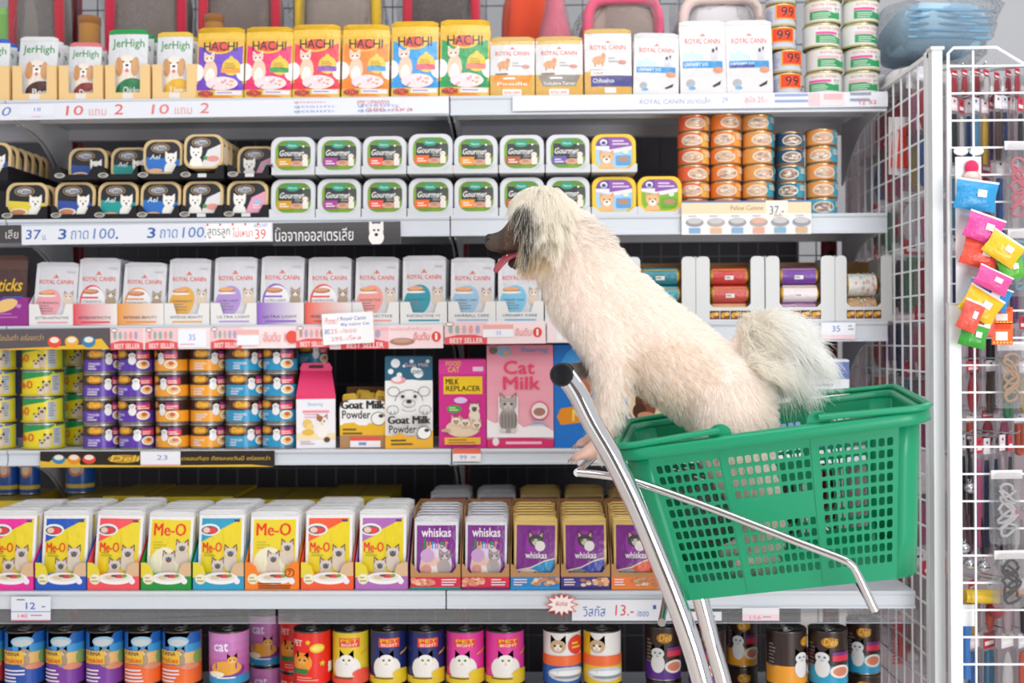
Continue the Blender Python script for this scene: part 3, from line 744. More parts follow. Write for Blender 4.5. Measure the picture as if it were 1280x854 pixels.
for i, (a, b) in enumerate(GX + [(739, 796)]):
    w = size(a, b, 240, 0.02); x = PX((a + b) / 2, 240, 0.02); h = 0.080
    for lvl in (0, 1):
        z = SZ[1] + 0.001 + lvl * 0.0895; row = 'lower' if lvl == 0 else 'upper'
        if i < 7:
            lab, cn, rim = lab_gourmet(GC[i][0]), GC[i][1] + ' patch', '#d6d8dc'
        else: lab, cn, rim = lab_corgi(None, 0), 'corgi and pale blue panel', '#f2c83a'
        white_carton(x, z, w - 0.0005, 'white tray under the %s row tub with %s' % (row, cn))
        mk = lambda lb, loc: make_tub('wet_food_tub', w * 0.97, h, 0.036, lab, rim, lb, 'food tub', loc, r=0.02, k=0.79 if i < 7 else 0.82, group='green lidded tubs' if i < 7 else 'yellow rimmed tubs')
        tub_row(mk, 4, x, z + 0.0025 + (0.004 * (i == 3) if lvl else 0), 0.016, 0.045, ('white rimmed green food tub with a %s, %s row' if i < 7 else 'yellow rimmed food tub with %s, %s row') % (cn, row), 'food tub lined up behind the %s row tub with %s' % (row, cn), '%s tubs behind %s' % (row, cn))
w = size(796, 853, 240, 0.02); x = PX(824.5, 240, 0.02)
white_carton(x, SZ[1] + 0.001, w - 0.0005, 'white tray under the yellow rimmed tub with green panel')
tub_row(lambda lb, loc: make_tub('wet_food_tub', w * 0.97, 0.08, 0.036, lab_corgi(None, 1), '#f2c83a', lb, 'food tub', loc, r=0.02, k=0.82, group='yellow rimmed tubs'), 3, x, SZ[1] + 0.0035, 0.016, 0.045,
        'yellow rimmed food tub with corgi and green panel', 'food tub lined up behind the corgi and green panel tub', 'tubs behind the green panel')

def lab_tuna(base, second, seed):
    L = Lab(1.9); L.R(0, 0, 1, 1, base); L.R(0, 0.93, 1, 1, '#8a6a4a'); L.R(0, 0, 1, 0.06, '#8a6a4a')
    r = random.Random(seed); x = 0.2 + r.uniform(-0.03, 0.16)
    L.R(x + 0.42, 0.06, 1, 0.93, second); L.E(x + 0.22, 0.46, 0.23, 0.36, '#efe0cc'); L.E(x + 0.22, 0.46, 0.2, 0.3, '#d8b496' if base[1] in 'ef' else '#8a7a74')
    for k in range(14): L.E(x + 0.22 + r.uniform(-0.15, 0.15), 0.46 + r.uniform(-0.2, 0.2), 0.045, 0.06, r.choice(['#f2e6d6', '#e2a884', '#cfc6c0', '#e9cdb4', '#a8908a']), 6)
    L.lines(x + 0.48, 0.74, min(0.97, x + 0.75), 3, 0.12, '#f6ecd8', seed=seed)
    return L
TC = [(847, 886, 143, 5, '#e2603a', '#e6b04e', 'red and gold'), (888, 926, 142, 5, '#ee7a30', '#f0a24a', 'orange'), (928, 967, 143, 5, '#e39a4c', '#3a9ab2', 'tan and teal'), (969, 1005, 164, 4, '#2f6a86', '#37a0b8', 'dark teal'), (1007, 1046, 161, 5, '#e8964a', '#4aa6bc', 'orange and teal')]
for ci, (a, b, top, n, c1, c2, cn) in enumerate(TC):
    Yc = YF + 0.035 + (0.012 if ci > 2 else 0); r = size(a, b, 200, Yc) / 2 * 0.985; n_ = n
    h = hpx((268 - top) / (6 if ci in (0, 1, 2) else 5), 950, Yc); n = 6 if ci < 3 else 5
    for k in range(n):
        cc = (c2, '#37a0b8') if (ci == 4 and k == 0) else ('#274a68', '#2f6a86') if (ci == 3 and k >= 3) else (c1, c2)
        make_can('tuna_can', r, h - 0.0005, lab_tuna(cc[0], cc[1], ci * 10 + k), '%s flat cat food can, %s, of its stack' % (cn, 'topmost' if k == n - 1 else 'lowest' if k == 0 else ORD[k] + ' from the bottom'), 'can',
                 (PX((a + b) / 2, 200, Yc) + 0.001 * math.sin(k * 3 + ci), Yc, SZ[1] + 0.001 + k * h), 0, 'flat cans beside the tubs', base=cc[0], pull=(k == n - 1), rim='#c9a878', lidc='#d2b48a')
# ------------------------------------------------------------------ third shelf: white cat food pouches and sausage rolls
def lab_cat(w, h, c, kind, txt):
    L = Lab(w / h); L.R(0, 0, 1, 1, '#d3d3d8'); L.P([(0, 0), (0.2, 0), (0.05, 1), (0, 1)], '#dedee2')
    L.C(0.5, 0.83, 0.022, '#e0705a'); L.R(0.43, 0.795, 0.57, 0.812, '#e0705a'); L.T('ROYAL CANIN', 0.1, 0.69, 0.9, 0.765, '#e04a3a', 0.025)
    if kind == 0:
        L.E(0.34, 0.34, 0.3, 0.27, c, 24, rot=-0.35); L.E(0.3, 0.53, 0.2, 0.035, '#c9824e'); L.E(0.3, 0.545, 0.17, 0.03, '#e6a878')
        L.E(0.3, 0.48, 0.24, 0.018, '#f2ece6')
    else:
        L.E(0.36, 0.36, 0.31, 0.27, c, 24); L.E(0.39, 0.34, 0.3, 0.26, '#ecebed', 24); L.E(0.32, 0.52, 0.21, 0.045, '#b8785a'); L.E(0.32, 0.535, 0.17, 0.03, '#d89a78'); L.R(0.1, 0.405, 0.52, 0.435, c)
    L.T(txt, 0.12, 0.34, 0.6, 0.375, '#6a6468', 0.01); L.lines(0.15, 0.3, 0.5, 3, 0.045, '#8a8488', h=0.014)
    L.cat(0.82, 0.47, 0.17, '#dcc8b4' if kind == 0 else '#a89480', '#f1e6da', ear='#8a705c', eye='#4a6a7a')
    L.R(0.74, 0.9, 0.94, 0.92, '#c4c4ca')
    return L
def front_cat(w, h, c, kind, txt):
    L = Lab(w / h)
    if kind: 
        L.grad(0, 0, 1, 1, c, '#ece9e6', vert=False, n=16)
    L.T(txt, 0.14, 0.3, 0.86, 0.42, '#57525a', 0.012); L.R(0.18, 0.11, 0.84, 0.19, c)
    if kind == 2: L.R(0.3, 0.28, 0.5, 0.46, '#e9e6e6')
    return L
RC = [(36, 94, 327, '#e9a2aa', 0, 'KITTEN INSTINCTIVE', 'rose pink oval', 408), (91, 147, 322, '#e0485a', 1, 'KITTEN INSTINCTIVE', 'thin red arc', 408), (147, 205, 328, '#e8983a', 1, 'INTENSE BEAUTY', 'thin amber arc', 408), (205, 262, 323, '#e2ab4c', 0, 'INTENSE BEAUTY', 'golden oval', 407.5),
      (263, 321, 321, '#b294d2', 0, 'ULTRA LIGHT', 'lilac oval', 407), (321, 380, 320, '#8d5cc0', 1, 'ULTRA LIGHT', 'thin violet arc', 406.5), (381, 440, 321, '#e6553e', 1, 'INSTINCTIVE', 'thin scarlet arc', 406), (440, 499, 321, '#ee9c94', 0, 'INSTINCTIVE', 'salmon oval', 406),
      (500, 559, 319, '#2f96a8', 0, 'INSTINCTIVE +7', 'deep teal oval', 405), (560, 620, 321, '#9cc0da', 0, 'HAIRBALL CARE', 'pale grey blue oval', 404), (620, 680, 321, '#7cc0e0', 0, 'URINARY CARE', 'sky blue oval', 404), (681, 740, 321, '#c8c0b8', 0, 'DIGESTIVE CARE', 'pale grey oval', 404)]
for i, (a, b, top, c, kd, tx, dn, yb) in enumerate(RC):
    w = size(a, b, yb, 0.014) - 0.001; x = PX((a + b) / 2, yb, 0.014); hf = 0.046
    carton('pouch_tray', w, 0.2, hf, hf * (2.1 if i in (0, 2) else 1.3), (0.2, 0.5, 0.07), front_cat(w, hf, c, kd, tx), '#e6e4e2', 'pale tray holding cat food pouches with %s' % dn, 'tray', (x, 0.014, SZ[2] + 0.001), group='pale pouch trays', inner='#d9d6d2', slope=0.3)
    pw = w * 0.92; ph = hpx(yb - 3 - top, 400, 0.03)
    p = make_pouch('cat_food_pouch', pw, ph, lab_cat(pw, ph, c, kd, tx), '#d4d4d9', 'white cat food pouch with %s, foremost in its tray' % dn, 'pouch', loc=(x + (0.001 if i in (0, 1, 2) else 0), 0.034, SZ[2] + 0.0048), rot=(-0.04, (0.02 if i in (0, 2) else 0.01 * (i % 2)), 0), A=0.004, B=0.011, side='#d0d0d6')
    for k in range(1, 4): dup(p, (p.location.x + random.Random(i * 5 + k).uniform(-0.001, 0.001), 0.034 + k * 0.034, SZ[2] + 0.0048), (-0.03, 0.004 * k, 0), 'white cat food pouch standing behind the foremost one with %s' % dn, 'pouches behind %s' % dn)

# dark snack bag with its purple box at the left edge
Y = 0.03
pw, ph = size(-18, 30, 350, Y), hpx(88, 10, Y)
L = Lab(pw / ph); L.R(0, 0, 1, 1, '#4a2f2c'); L.R(0, 0.86, 1, 1, '#5c3c34'); L.T('Sticks', 0.1, 0.52, 0.86, 0.72, '#e6bb2c', 0.05, 0.2); L.R(0.4, 0.38, 0.92, 0.44, '#2a7ad0'); L.R(0.4, 0.32, 0.92, 0.38, '#2f9a4a'); L.R(0.4, 0.26, 0.92, 0.32, '#d8306a'); L.E(0.3, 0.3, 0.2, 0.08, '#e8e0d2')
make_pouch('snack_bag', pw, ph, L, '#57392f', 'dark brown snack bag with yellow lettering at the left end of the white pouches', 'bag', loc=(PX(6.5, 390, Y), Y + 0.02, SZ[2] + 0.003), side='#44302c')
L = Lab(1.2); L.R(0, 0, 1, 1, '#94308a'); L.P([(0, 0.45), (0.9, 1), (0, 1)], '#6c2f96'); L.E(0.5, 0.72, 0.3, 0.2, '#e9c07a', rot=0.5); L.C(0.8, 0.7, 0.07, '#c880c0'); L.lines(0.35, 0.4, 0.8, 2, 0.12, '#b86ab0'); L.R(0.05, 0.2, 0.2, 0.4, '#e2dce2')
carton('snack_tray', size(-22, 35, 400, 0.012), 0.14, 0.06, 0.062, (0.2, 0.0, 0.1), L, '#8a2c82', 'purple cardboard tray in front of the brown snack bag', 'tray', (PX(6.5, 400, 0.012), 0.012, SZ[2] + 0.001))

# sausage rolls in white trays
SX = [(783, 870), (870, 956), (957, 1044), (1044, 1116)]
SC_ = [['#2a7f8c', '#3f97a4', '#cfe0e2'], ['#c2302c', '#c8504a', '#e2a890'], ['#6a2f98', '#e8dcdc', '#9a6ab8'], [None, 'floral', None]]
SN = ['teal', 'red', 'purple and white', 'floral']
def roll(x, y, z, r, ln, col, lb, floral=False):
    t = thing('sausage_roll', lb, 'sausage', (x, y, z), group='wrapped sausage rolls')
    R90 = Matrix.Rotation(math.pi / 2, 4, 'Y')
    m = MB(); m.M = R90
    m.lathe([(0.004, -ln / 2), (r * 0.8, -ln / 2 + 0.004), (r, -ln / 2 + 0.012), (r, ln / 2 - 0.012), (r * 0.8, ln / 2 - 0.004), (0.004, ln / 2)], '#cfa03c', 'foil', 20); m.build('wrapper', t)
    L = Lab(1.5)
    L.R(0, 0, 1, 1, col)
    if floral:
        q = random.Random(3)
        for k in range(40): L.E(q.uniform(0.04, 0.96), q.uniform(0.04, 0.96), 0.035, 0.05, q.choice(['#e8b0b0', '#a8d0b8', '#e89a94', '#bfe0d0']), 7)
    else: L.R(0.36, 0.36, 0.62, 0.5, '#e9e6e2'); L.lines(0.38, 0.42, 0.6, 1, 0.1, '#8a8a8a'); L.R(0, 0.72, 1, 0.76, '#d8b04a')
    m = MB(); lw = ln * 0.36
    surf = lambda u, v, o: ((u - 0.5) * 2 * lw, -(r + o) * math.sin(v * math.pi), -(r + o) * math.cos(v * math.pi))
    stick(m, L, surf, 1, 12, 'pouchfilm', 0.0004, lambda u, v: (0, -math.sin(v * math.pi), -math.cos(v * math.pi))); m.build('paper_band', t)
    for s in (-1, 1):
        m = MB(); m.M = R90; m.lathe([(0.004, s * (ln / 2)), (0.0045, s * (ln / 2 + 0.004)), (0.003, s * (ln / 2 + 0.006))][::s], '#d8d8d8', 'tin', 10); m.build('clip', t)
    return t
for i, (a, b) in enumerate(SX):
    w = size(a, b, 400, 0.012) - 0.001; x = PX((a + b) / 2, 400, 0.012); h = hpx(82, 950, 0.012); d = 0.16
    t = thing('sausage_tray', 'white cardboard display tray with %s sausage rolls' % SN[i], 'tray', (x, 0.012, SZ[2] + 0.001), (0, 0, 0), 'white sausage trays')
    c = '#dadbdb'; pw = w * 0.2; zb = 0.03
    m = MB(); m.box(-w / 2, w / 2, 0.0015, d, 0, 0.0015, c); m.box(-w / 2, w / 2, d - 0.0015, d, 0.0015, h * 0.98, '#b98f5e'); m.build('tray_base', t)
    for s in (-1, 1):
        m = MB(); m.box(s * w / 2 - (0.0015 if s > 0 else 0), s * w / 2 + (0.0015 if s < 0 else 0), 0.0015, d, 0.0015, h, c); m.build('side_panel', t)
    m = MB(); rr = 0.008
    pl = [(-w / 2, 0), (w / 2, 0), (w / 2, h - rr), (w / 2 - rr * 0.3, h - rr * 0.3), (w / 2 - rr, h), (w / 2 - pw + rr, h), (w / 2 - pw + rr * 0.3, h - rr * 0.3), (w / 2 - pw, h - rr), (w / 2 - pw, zb + rr), (w / 2 - pw - rr, zb), (-w / 2 + pw + rr, zb), (-w / 2 + pw, zb + rr), (-w / 2 + pw, h - rr), (-w / 2 + pw - rr * 0.3, h - rr * 0.3), (-w / 2 + pw - rr, h), (-w / 2 + rr, h), (-w / 2 + rr * 0.3, h - rr * 0.3), (-w / 2, h - rr)]
    m.prism(pl, 0, 0.0015, c)
    L = Lab(w / h); q = random.Random(i)
    for k in range(4):
        x0 = 0.2 + k * 0.152; L.R(x0, 0.04, x0 + 0.14, 0.17, '#4a2f1e'); L.E(x0 + 0.05, 0.1, 0.045, 0.045, '#d89a3a'); L.E(x0 + 0.1, 0.12, 0.035, 0.03, '#e8b868'); L.E(x0 + 0.09, 0.07, 0.04, 0.02, '#8a4a22')
    stick(m, L, flat(w, h)); m.build('front_panel', t)
    r = 0.0185; ln = w * 0.68
    for k in range(3):
        col = SC_[i][2 - k]; z = SZ[2] + 0.0035 + r + k * (2 * r + 0.0008)
        if i == 3:
            if k == 2: continue
            roll(x, 0.012 + 0.03, SZ[2] + 0.0035 + (0.024 + 0.05 * k), 0.0235, ln, '#e9e6e0' if k == 1 else '#c9a27a', 'wide floral wrapped sausage roll, upper' if k == 1 else 'wide sausage roll under the floral one', floral=True)
        else: roll(x + 0.002 * (k % 2), 0.012 + 0.026, z, r, ln, col, '%s tray sausage roll, %s of three' % (SN[i], ['lowest', 'middle', 'uppermost'][k]))
r = 0.0145; make_can('small_can', r, 0.05, (lambda L: (L.R(0, 0, 1, 1, '#ecebea'), L.R(0, 0.84, 1, 1, '#d2b04a'), L.lines(0.2, 0.5, 0.8, 3, 0.12, '#b0b0b8'), L)[-1])(Lab(0.8)), 'small white can with a gold rim beside the dog\'s back', 'can', (PX(774, 320, 0.1), 0.2, SZ[2] + 0.001), base='#ecebea')
bpy.data.objects['small_can'].location = (PX(774, 320, 0.2), 0.2, SZ[2] + 0.001 + 0.06)
t = thing('white_carton', 'plain white box under the small white can', 'box', (PX(774, 320, 0.2), 0.17, SZ[2] + 0.001)); m = MB(); m.box(-0.03, 0.03, 0, 0.06, 0, 0.0592, '#e6e5e4'); m.build('box_body', t); m = MB(); m.box(-0.0285, 0.0285, -0.0006, 0, 0.02, 0.045, '#cfd6de'); m.build('box_label', t)
# ------------------------------------------------------------------ fourth shelf: stacked cans, milk powder boxes
def lab_meo(c, seed, shift=0.0):
    L = Lab(2.2); L.R(0, 0, 1, 1, '#e6d21e'); L.P([(0, 0.55), (0.7, 0.84), (0.7, 1), (0, 1)], c); L.R(0.74, 0, 1, 1, '#dcd034'); L.P([(0.4, 0.8), (1, 0.97), (1, 1), (0.4, 1)], c)
    L.R(0.72, 0.1, 0.86, 0.85, '#b9bec6'); L.lines(0.735, 0.75, 0.85, 6, 0.1, '#7f848c', seed=seed)
    L.T('Me-O', 0.17 + shift, 0.3, 0.47 + shift, 0.62, '#e0301e', 0.05)
    L.cat(0.68 + shift, 0.46, 0.3, '#cdb79c', '#5a4638', ear='#3c2f28', eye='#6a98c0'); L.cat(0.6 + shift, 0.26, 0.22, '#dac9b2', '#5a4638', ear='#3c2f28', eye='#6a98c0')
    L.R(0, 0, 1, 0.06, '#c9b41e')
    return L
def lab_fancy(c, seed, shift):
    L = Lab(2.0); L.R(0, 0, 1, 1, '#3a241c'); L.R(0, 0.0, 1, 0.52, c); L.R(0, 0, 1, 0.05, '#6a5a4a'); s = shift
    L.E(0.3 + s, 0.76, 0.16, 0.17, '#b8741e'); L.E(0.3 + s, 0.76, 0.11, 0.1, '#e6a42a'); L.T('Deli', 0.2 + s, 0.66, 0.4 + s, 0.9, '#f0c040', 0.02, 0.15)
    L.T('TENDER', 0.16 + s, 0.3, 0.4 + s, 0.4, '#f1ecf2', 0.01); L.lines(0.16 + s, 0.22, 0.36 + s, 2, 0.1, '#e6dfe8', seed=seed)
    L.cat(0.55 + s, 0.7, 0.3, '#eceaea', '#dedcdc', eye='#5a6a7a', body=True); L.R(0.62 + s, 0.56, 0.86 + s, 0.88, '#dc3f54'); L.R(0.62 + s, 0.78, 0.86 + s, 0.88, '#7a2f7a'); L.lines(0.64 + s, 0.68, 0.84 + s, 2, 0.08, '#f2d8d8', seed=seed)
    L.E(0.74 + s, 0.32, 0.12, 0.19, '#f2ecdc'); L.E(0.74 + s, 0.32, 0.095, 0.14, '#e8bc78'); L.E(0.75 + s, 0.36, 0.05, 0.08, '#c9603c')
    return L
def stacks(defs, Yc, n, z, mk, hp, grp, pull=False, cat='can', name='pet_food_can'):
    for ci, (a, b, col, dn, Yo) in enumerate(defs):
        Y = Yc + Yo; r = size(a, b, 500, Y) / 2 * 0.975; h = hpx(hp, 300, Y)
        for k in range(n):
            make_can(name, r, h - 0.0005, mk(col, ci * 7 + k), '%s, %s' % (dn, ['lowest of its stack', 'second from the bottom of its stack', 'third from the bottom of its stack', 'uppermost of its stack'][k]), 'can',
                     (PX((a + b) / 2, 500, Y) + 0.0012 * math.sin(k * 5 + ci), Y, z + 0.0008 + k * h), 0.12 * math.sin(k * 3.1 + ci * 1.3), grp, base=LCm(col), pull=pull)
def LCm(c): return c
stacks([(-29, 20, '#2a58c0', 'yellow and blue can at the left edge', 0.0), (30, 80, '#1f8f4a', 'yellow and green can, front stack', 0.0), (80, 127, '#1f8f4a', 'yellow and green can, stack set back', 0.085)],
       0.065, 4, SZ[3], lambda c, s: lab_meo(c, s, 0.02 if s < 7 else -0.04 if s < 14 else -0.1), 32.6, 'yellow lettered cans')
stacks([(105, 148, '#5c34a8', 'purple cat food can, left stack of the two', 0.0), (149, 193, '#5c34a8', 'purple cat food can, right stack of the two', 0.0), (195, 237, '#f2a32a', 'orange cat food can, left stack of the two', 0.0), (238, 281, '#f2a32a', 'orange cat food can, right stack of the two', 0.0),
        (282, 327, '#2496c4', 'blue cat food can, left stack of the two', 0.0), (329, 372, '#2496c4', 'blue cat food can, right stack of the two', 0.003), (330, 372, '#2496c4', 'blue can, third stack set back', 0.1), (372, 410, '#2496c4', 'blue can, stack behind the gable carton', 0.12)],
       0.055, 4, SZ[3], lambda c, s: lab_fancy(c, s, (0.2, 0.02, -0.14, 0.16, 0.2, -0.05, -0.1, 0.1)[s // 7]), 31.5, 'brown topped cans')

Y4 = 0.03; Z4 = SZ[3] + 0.001
# gable topped milk carton
a, b = 371, 419; w = size(a, b, 540, Y4); h = hpx(100, 400, Y4); d = 0.065; hb = hpx(67, 400, Y4)
t = thing('gable_carton', 'pink topped gable carton with a sitting calico cat and a punched handle', 'carton', (PX((a + b) / 2, 540, Y4), Y4, Z4), (0, 0, 0.16))
m = MB(); m.box(-w / 2, w / 2, 0, d, 0, hb, '#f0eaee', 'gloss')
L = Lab(w / hb); L.R(0, 0, 1, 1, '#f1eef2'); L.R(0, 0.92, 1, 1, '#e8386c'); L.T('Bearing', 0.3, 0.77, 0.68, 0.86, '#8ac0e0', 0.03); L.R(0.16, 0.66, 0.84, 0.71, '#ee9aa8'); L.lines(0.2, 0.62, 0.8, 2, 0.05, '#e0a8b0')
L.R(0, 0.16, 1, 0.28, '#f2ddb0'); L.C(0.28, 0.46, 0.09, '#e9c46a'); L.C(0.36, 0.4, 0.07, '#f0d088'); L.E(0.3, 0.3, 0.16, 0.06, '#e8b84a'); L.cat(0.66, 0.5, 0.24, '#f4efe8', '#efe6dc', ear='#8a5a3c', eye='#5a4a3a'); L.E(0.6, 0.56, 0.08, 0.05, '#a8683c'); L.E(0.78, 0.16, 0.08, 0.05, '#5a3a2c'); L.lines(0.1, 0.12, 0.5, 2, 0.04, '#c8a8b8')
stick(m, L, flat(w, hb), mat='gloss'); m.build('carton_body', t)
m = MB(); yr = d * 0.5; zt = h * 0.97
m.face([(-w / 2, 0, hb), (w / 2, 0, hb), (w * 0.4, yr - 0.001, zt), (-w * 0.4, yr - 0.001, zt)], '#e4356c', 'gloss'); m.face([(w / 2, d, hb), (-w / 2, d, hb), (-w * 0.4, yr + 0.001, zt), (w * 0.4, yr + 0.001, zt)], '#e4356c', 'gloss')
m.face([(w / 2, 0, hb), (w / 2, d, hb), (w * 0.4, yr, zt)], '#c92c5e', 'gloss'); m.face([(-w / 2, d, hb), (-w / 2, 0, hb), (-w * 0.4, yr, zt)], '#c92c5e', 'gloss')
m.build('gable', t)
m = MB(); m.prism([(-w * 0.4, zt - 0.001), (w * 0.4, zt - 0.001), (w * 0.42, zt + 0.006), (w * 0.34, zt + 0.016), (-w * 0.34, zt + 0.016), (-w * 0.42, zt + 0.006)], yr - 0.0015, yr + 0.0015, '#ec4a7c', 'gloss')
m.prism([(x * 0.2 * w, zt + 0.008 + z * 0.0035) for x, z in [(1, 0), (0.9, 0.8), (0.7, 1), (-0.7, 1), (-0.9, 0.8), (-1, 0), (-0.9, -0.8), (-0.7, -1), (0.7, -1), (0.9, -0.8)]], yr - 0.0019, yr + 0.0019, '#4a2834', 'paper'); m.build('handle', t)

# sachet tray of goat milk powder
def goat(L, x0, y0, x1, y1):
    X = lambda u: x0 + (x1 - x0) * u; V = lambda v: y0 + (y1 - y0) * v
    for k, (tx, u0, u1, v0, v1) in enumerate([('Goat Milk', 0.0, 0.98, 0.62, 0.98), ('Powder', 0.02, 0.66, 0.2, 0.56)]):
        L.T(tx, X(u0) , V(v0), X(u1), V(v1), '#1a1816', 0.06, 0, 0.0)
    L.E(X(0.84), V(0.2), 0.17 * (x1 - x0), 0.3 * (y1 - y0), '#2a2826'); L.E(X(0.84), V(0.2), 0.155 * (x1 - x0), 0.27 * (y1 - y0), '#f2f1ee'); L.E(X(0.9), V(0.32), 0.06 * (x1 - x0), 0.08 * (y1 - y0), '#3a3836')
a, b = 425, 484; w = size(a, b, 560, Y4); x = PX((a + b) / 2, 560, Y4); hf = hpx(34, 450, Y4); d = 0.09
t = thing('sachet_tray', 'kraft counter tray of goat milk powder with a white rounded header', 'tray', (x, Y4, Z4))
m = MB(); m.box(-w / 2, w / 2, 0.001, d, 0, 0.001, '#b8895c'); m.box(-w / 2, w / 2, d - 0.001, d, 0.001, hf * 2.2, '#7a5236'); m.box(-w / 2, -w / 2 + 0.001, 0.001, d - 0.001, 0.001, hf, '#b8895c'); m.box(w / 2 - 0.001, w / 2, 0.001, d - 0.001, 0.001, hf, '#b8895c'); m.build('tray_base', t)
h2 = hpx(62, 450, Y4); pl = [(-w / 2, 0), (w / 2, 0), (w / 2, h2 * 0.8)] + [(w * 0.5 * math.cos(q) ** 0.35 if math.cos(q) > 0 else -w * 0.5 * (-math.cos(q)) ** 0.35, h2 * (0.8 + 0.2 * math.sin(q) ** 0.8)) for q in [math.pi * i / 12 for i in range(1, 12)]] + [(-w / 2, h2 * 0.8)]
m = MB(); m.prism(pl, 0, 0.001, '#a97e56')
L = Lab(w / h2); L.R(0, 0, 1, 0.26, '#b0845a'); L.P([(0, 0.26), (1, 0.26), (1, 0.8), (0.94, 0.93), (0.75, 0.98), (0.25, 0.98), (0.06, 0.93), (0, 0.8)], '#f1f0ee'); L.R(0, 0.26, 1, 0.46, '#e8b420'); L.fan((0.2, 0.42), [(0, 0.3), (0.4, 0.3), (0.42, 0.45), (0.3, 0.52), (0.1, 0.5), (0, 0.45)], '#e8b420'); L.fan((0.85, 0.42), [(0.5, 0.3), (1, 0.3), (1, 0.6), (0.8, 0.5), (0.6, 0.5)], '#e8b420')
goat(L, 0.03, 0.5, 0.97, 0.97); L.lines(0.06, 0.36, 0.5, 2, 0.08, '#6a5220'); L.R(0.22, 0.02, 0.86, 0.23, '#f1ecee'); L.R(0.22, 0.15, 0.86, 0.23, '#e4503c'); L.R(0.4, 0.06, 0.56, 0.12, '#7a90c8')
stick(m, L, flat(w, h2), mat='gloss'); m.build('front_panel', t)
for k in range(5):
    L = Lab(0.6); L.R(0, 0, 1, 1, '#e6bb22'); L.R(0, 0.55, 1, 0.8, '#2a7f9a'); L.E(0.5, 0.4, 0.4, 0.2, '#f2efe4'); L.lines(0.2, 0.9, 0.8, 2, 0.06, '#4a4220')
    make_pouch('milk_sachet', 0.03, 0.085, L, '#e8c43a', 'small yellow sachet in the kraft tray, ' + ['leftmost in front', 'rightmost in front', 'in the middle', 'behind on the left', 'behind on the right'][k], 'sachet', A=0.002, B=0.004, side='#dcb020',
               loc=(x + (-0.026, 0.022, -0.002, -0.018, 0.012)[k], Y4 + (0.02, 0.024, 0.04, 0.055, 0.06)[k], Z4 + 0.03 + (k % 2) * 0.006 - 0.028 * 0), rot=(-0.1, (-0.1, 0.2, 0.05, 0.12, -0.12)[k], 0), group='yellow milk sachets')
# big goat milk box with a drawn puppy
a, b = 482, 541; w = size(a, b, 560, Y4); h = hpx(114, 500, Y4)
L = Lab(w / h); L.R(0, 0, 1, 1, '#f2f1ef'); L.R(0, 0.74, 1, 1, '#1f5f7c'); L.E(0.5, 0.66, 0.5, 0.09, '#f2f1ef')
for u, v, r in [(0.22, 0.93, 0.05), (0.12, 0.84, 0.03), (0.56, 0.95, 0.022), (0.7, 0.82, 0.055), (0.62, 0.85, 0.04), (0.4, 0.9, 0.015), (0.9, 0.95, 0.02), (0.3, 0.8, 0.03)]: L.C(u, v, r, '#eaf0f2')
L.T('Goat Milk', 0.4, 0.89, 0.92, 0.93, '#d9b8c8', 0.02); L.T('100%', 0.52, 0.81, 0.86, 0.855, '#5a6a78', 0.03); L.E(0.28, 0.745, 0.16, 0.04, '#e8a0a4'); L.E(0.25, 0.755, 0.1, 0.03, '#f6e6e6')
ink = '#2a2a2c'
def arc(L, cx, cy, rx, ry, t0, t1, wd, col, n=9):
    for i in range(n):
        p = t0 + (t1 - t0) * i / n; q = t0 + (t1 - t0) * (i + 1) / n
        L.P([(cx + rx * math.cos(p), cy + ry * math.sin(p)), (cx + rx * math.cos(q), cy + ry * math.sin(q)), (cx + (rx - wd / L.a) * math.cos(q), cy + (ry - wd) * math.sin(q)), (cx + (rx - wd / L.a) * math.cos(p), cy + (ry - wd) * math.sin(p))], col)
arc(L, 0.5, 0.5, 0.3, 0.14, 0.1, 3.04, 0.006, ink, 12)
for q in (-1, 1):
    arc(L, 0.5 + q * 0.32, 0.62, 0.13, 0.055, 0, 6.28, 0.006, ink, 14); L.E(0.5 + q * 0.13, 0.565, 0.04, 0.018, ink); arc(L, 0.5 + q * 0.14, 0.6, 0.06, 0.02, 0.4, 2.7, 0.004, ink, 6)
    arc(L, 0.5 + q * 0.34, 0.42, 0.13, 0.05, 0, 6.28, 0.006, ink, 14); 
    for k in (-1, 1): L.R(0.5 + q * 0.34 + k * 0.04 - 0.006, 0.37, 0.5 + q * 0.34 + k * 0.04 + 0.006, 0.41, ink)
arc(L, 0.5, 0.49, 0.14, 0.045, 0, 6.28, 0.005, ink, 14); L.E(0.5, 0.51, 0.06, 0.02, ink); arc(L, 0.5, 0.44, 0.16, 0.04, 3.4, 6.0, 0.005, ink, 8)
L.R(0, 0, 1, 0.1, '#e9ac1e'); L.fan((0.3, 0.1), [(0, 0.05), (0.7, 0.05), (0.62, 0.14), (0.5, 0.12), (0.3, 0.17), (0.12, 0.13), (0, 0.15)], '#e9ac1e'); L.fan((0.9, 0.1), [(0.75, 0.02), (1, 0.02), (1, 0.2), (0.9, 0.15), (0.8, 0.16)], '#e9ac1e')
goat(L, 0.06, 0.12, 0.96, 0.36); L.lines(0.12, 0.08, 0.6, 2, 0.04, '#5a4a1a')
Ls = Lab(0.5); Ls.R(0, 0, 1, 1, '#efb32a'); Ls.R(0, 0.74, 1, 1, '#1f4f68'); Ls.E(0.5, 0.4, 0.4, 0.15, '#f6e8c0')
t = make_box('milk_box', w, h, 0.06, L, '#edb02a', 'white and teal goat milk powder box with a drawn puppy', 'box', (PX((a + b) / 2, 560, Y4), Y4, Z4), (0, 0, 0.12), top='#1f5f7c', side_lab=Ls)
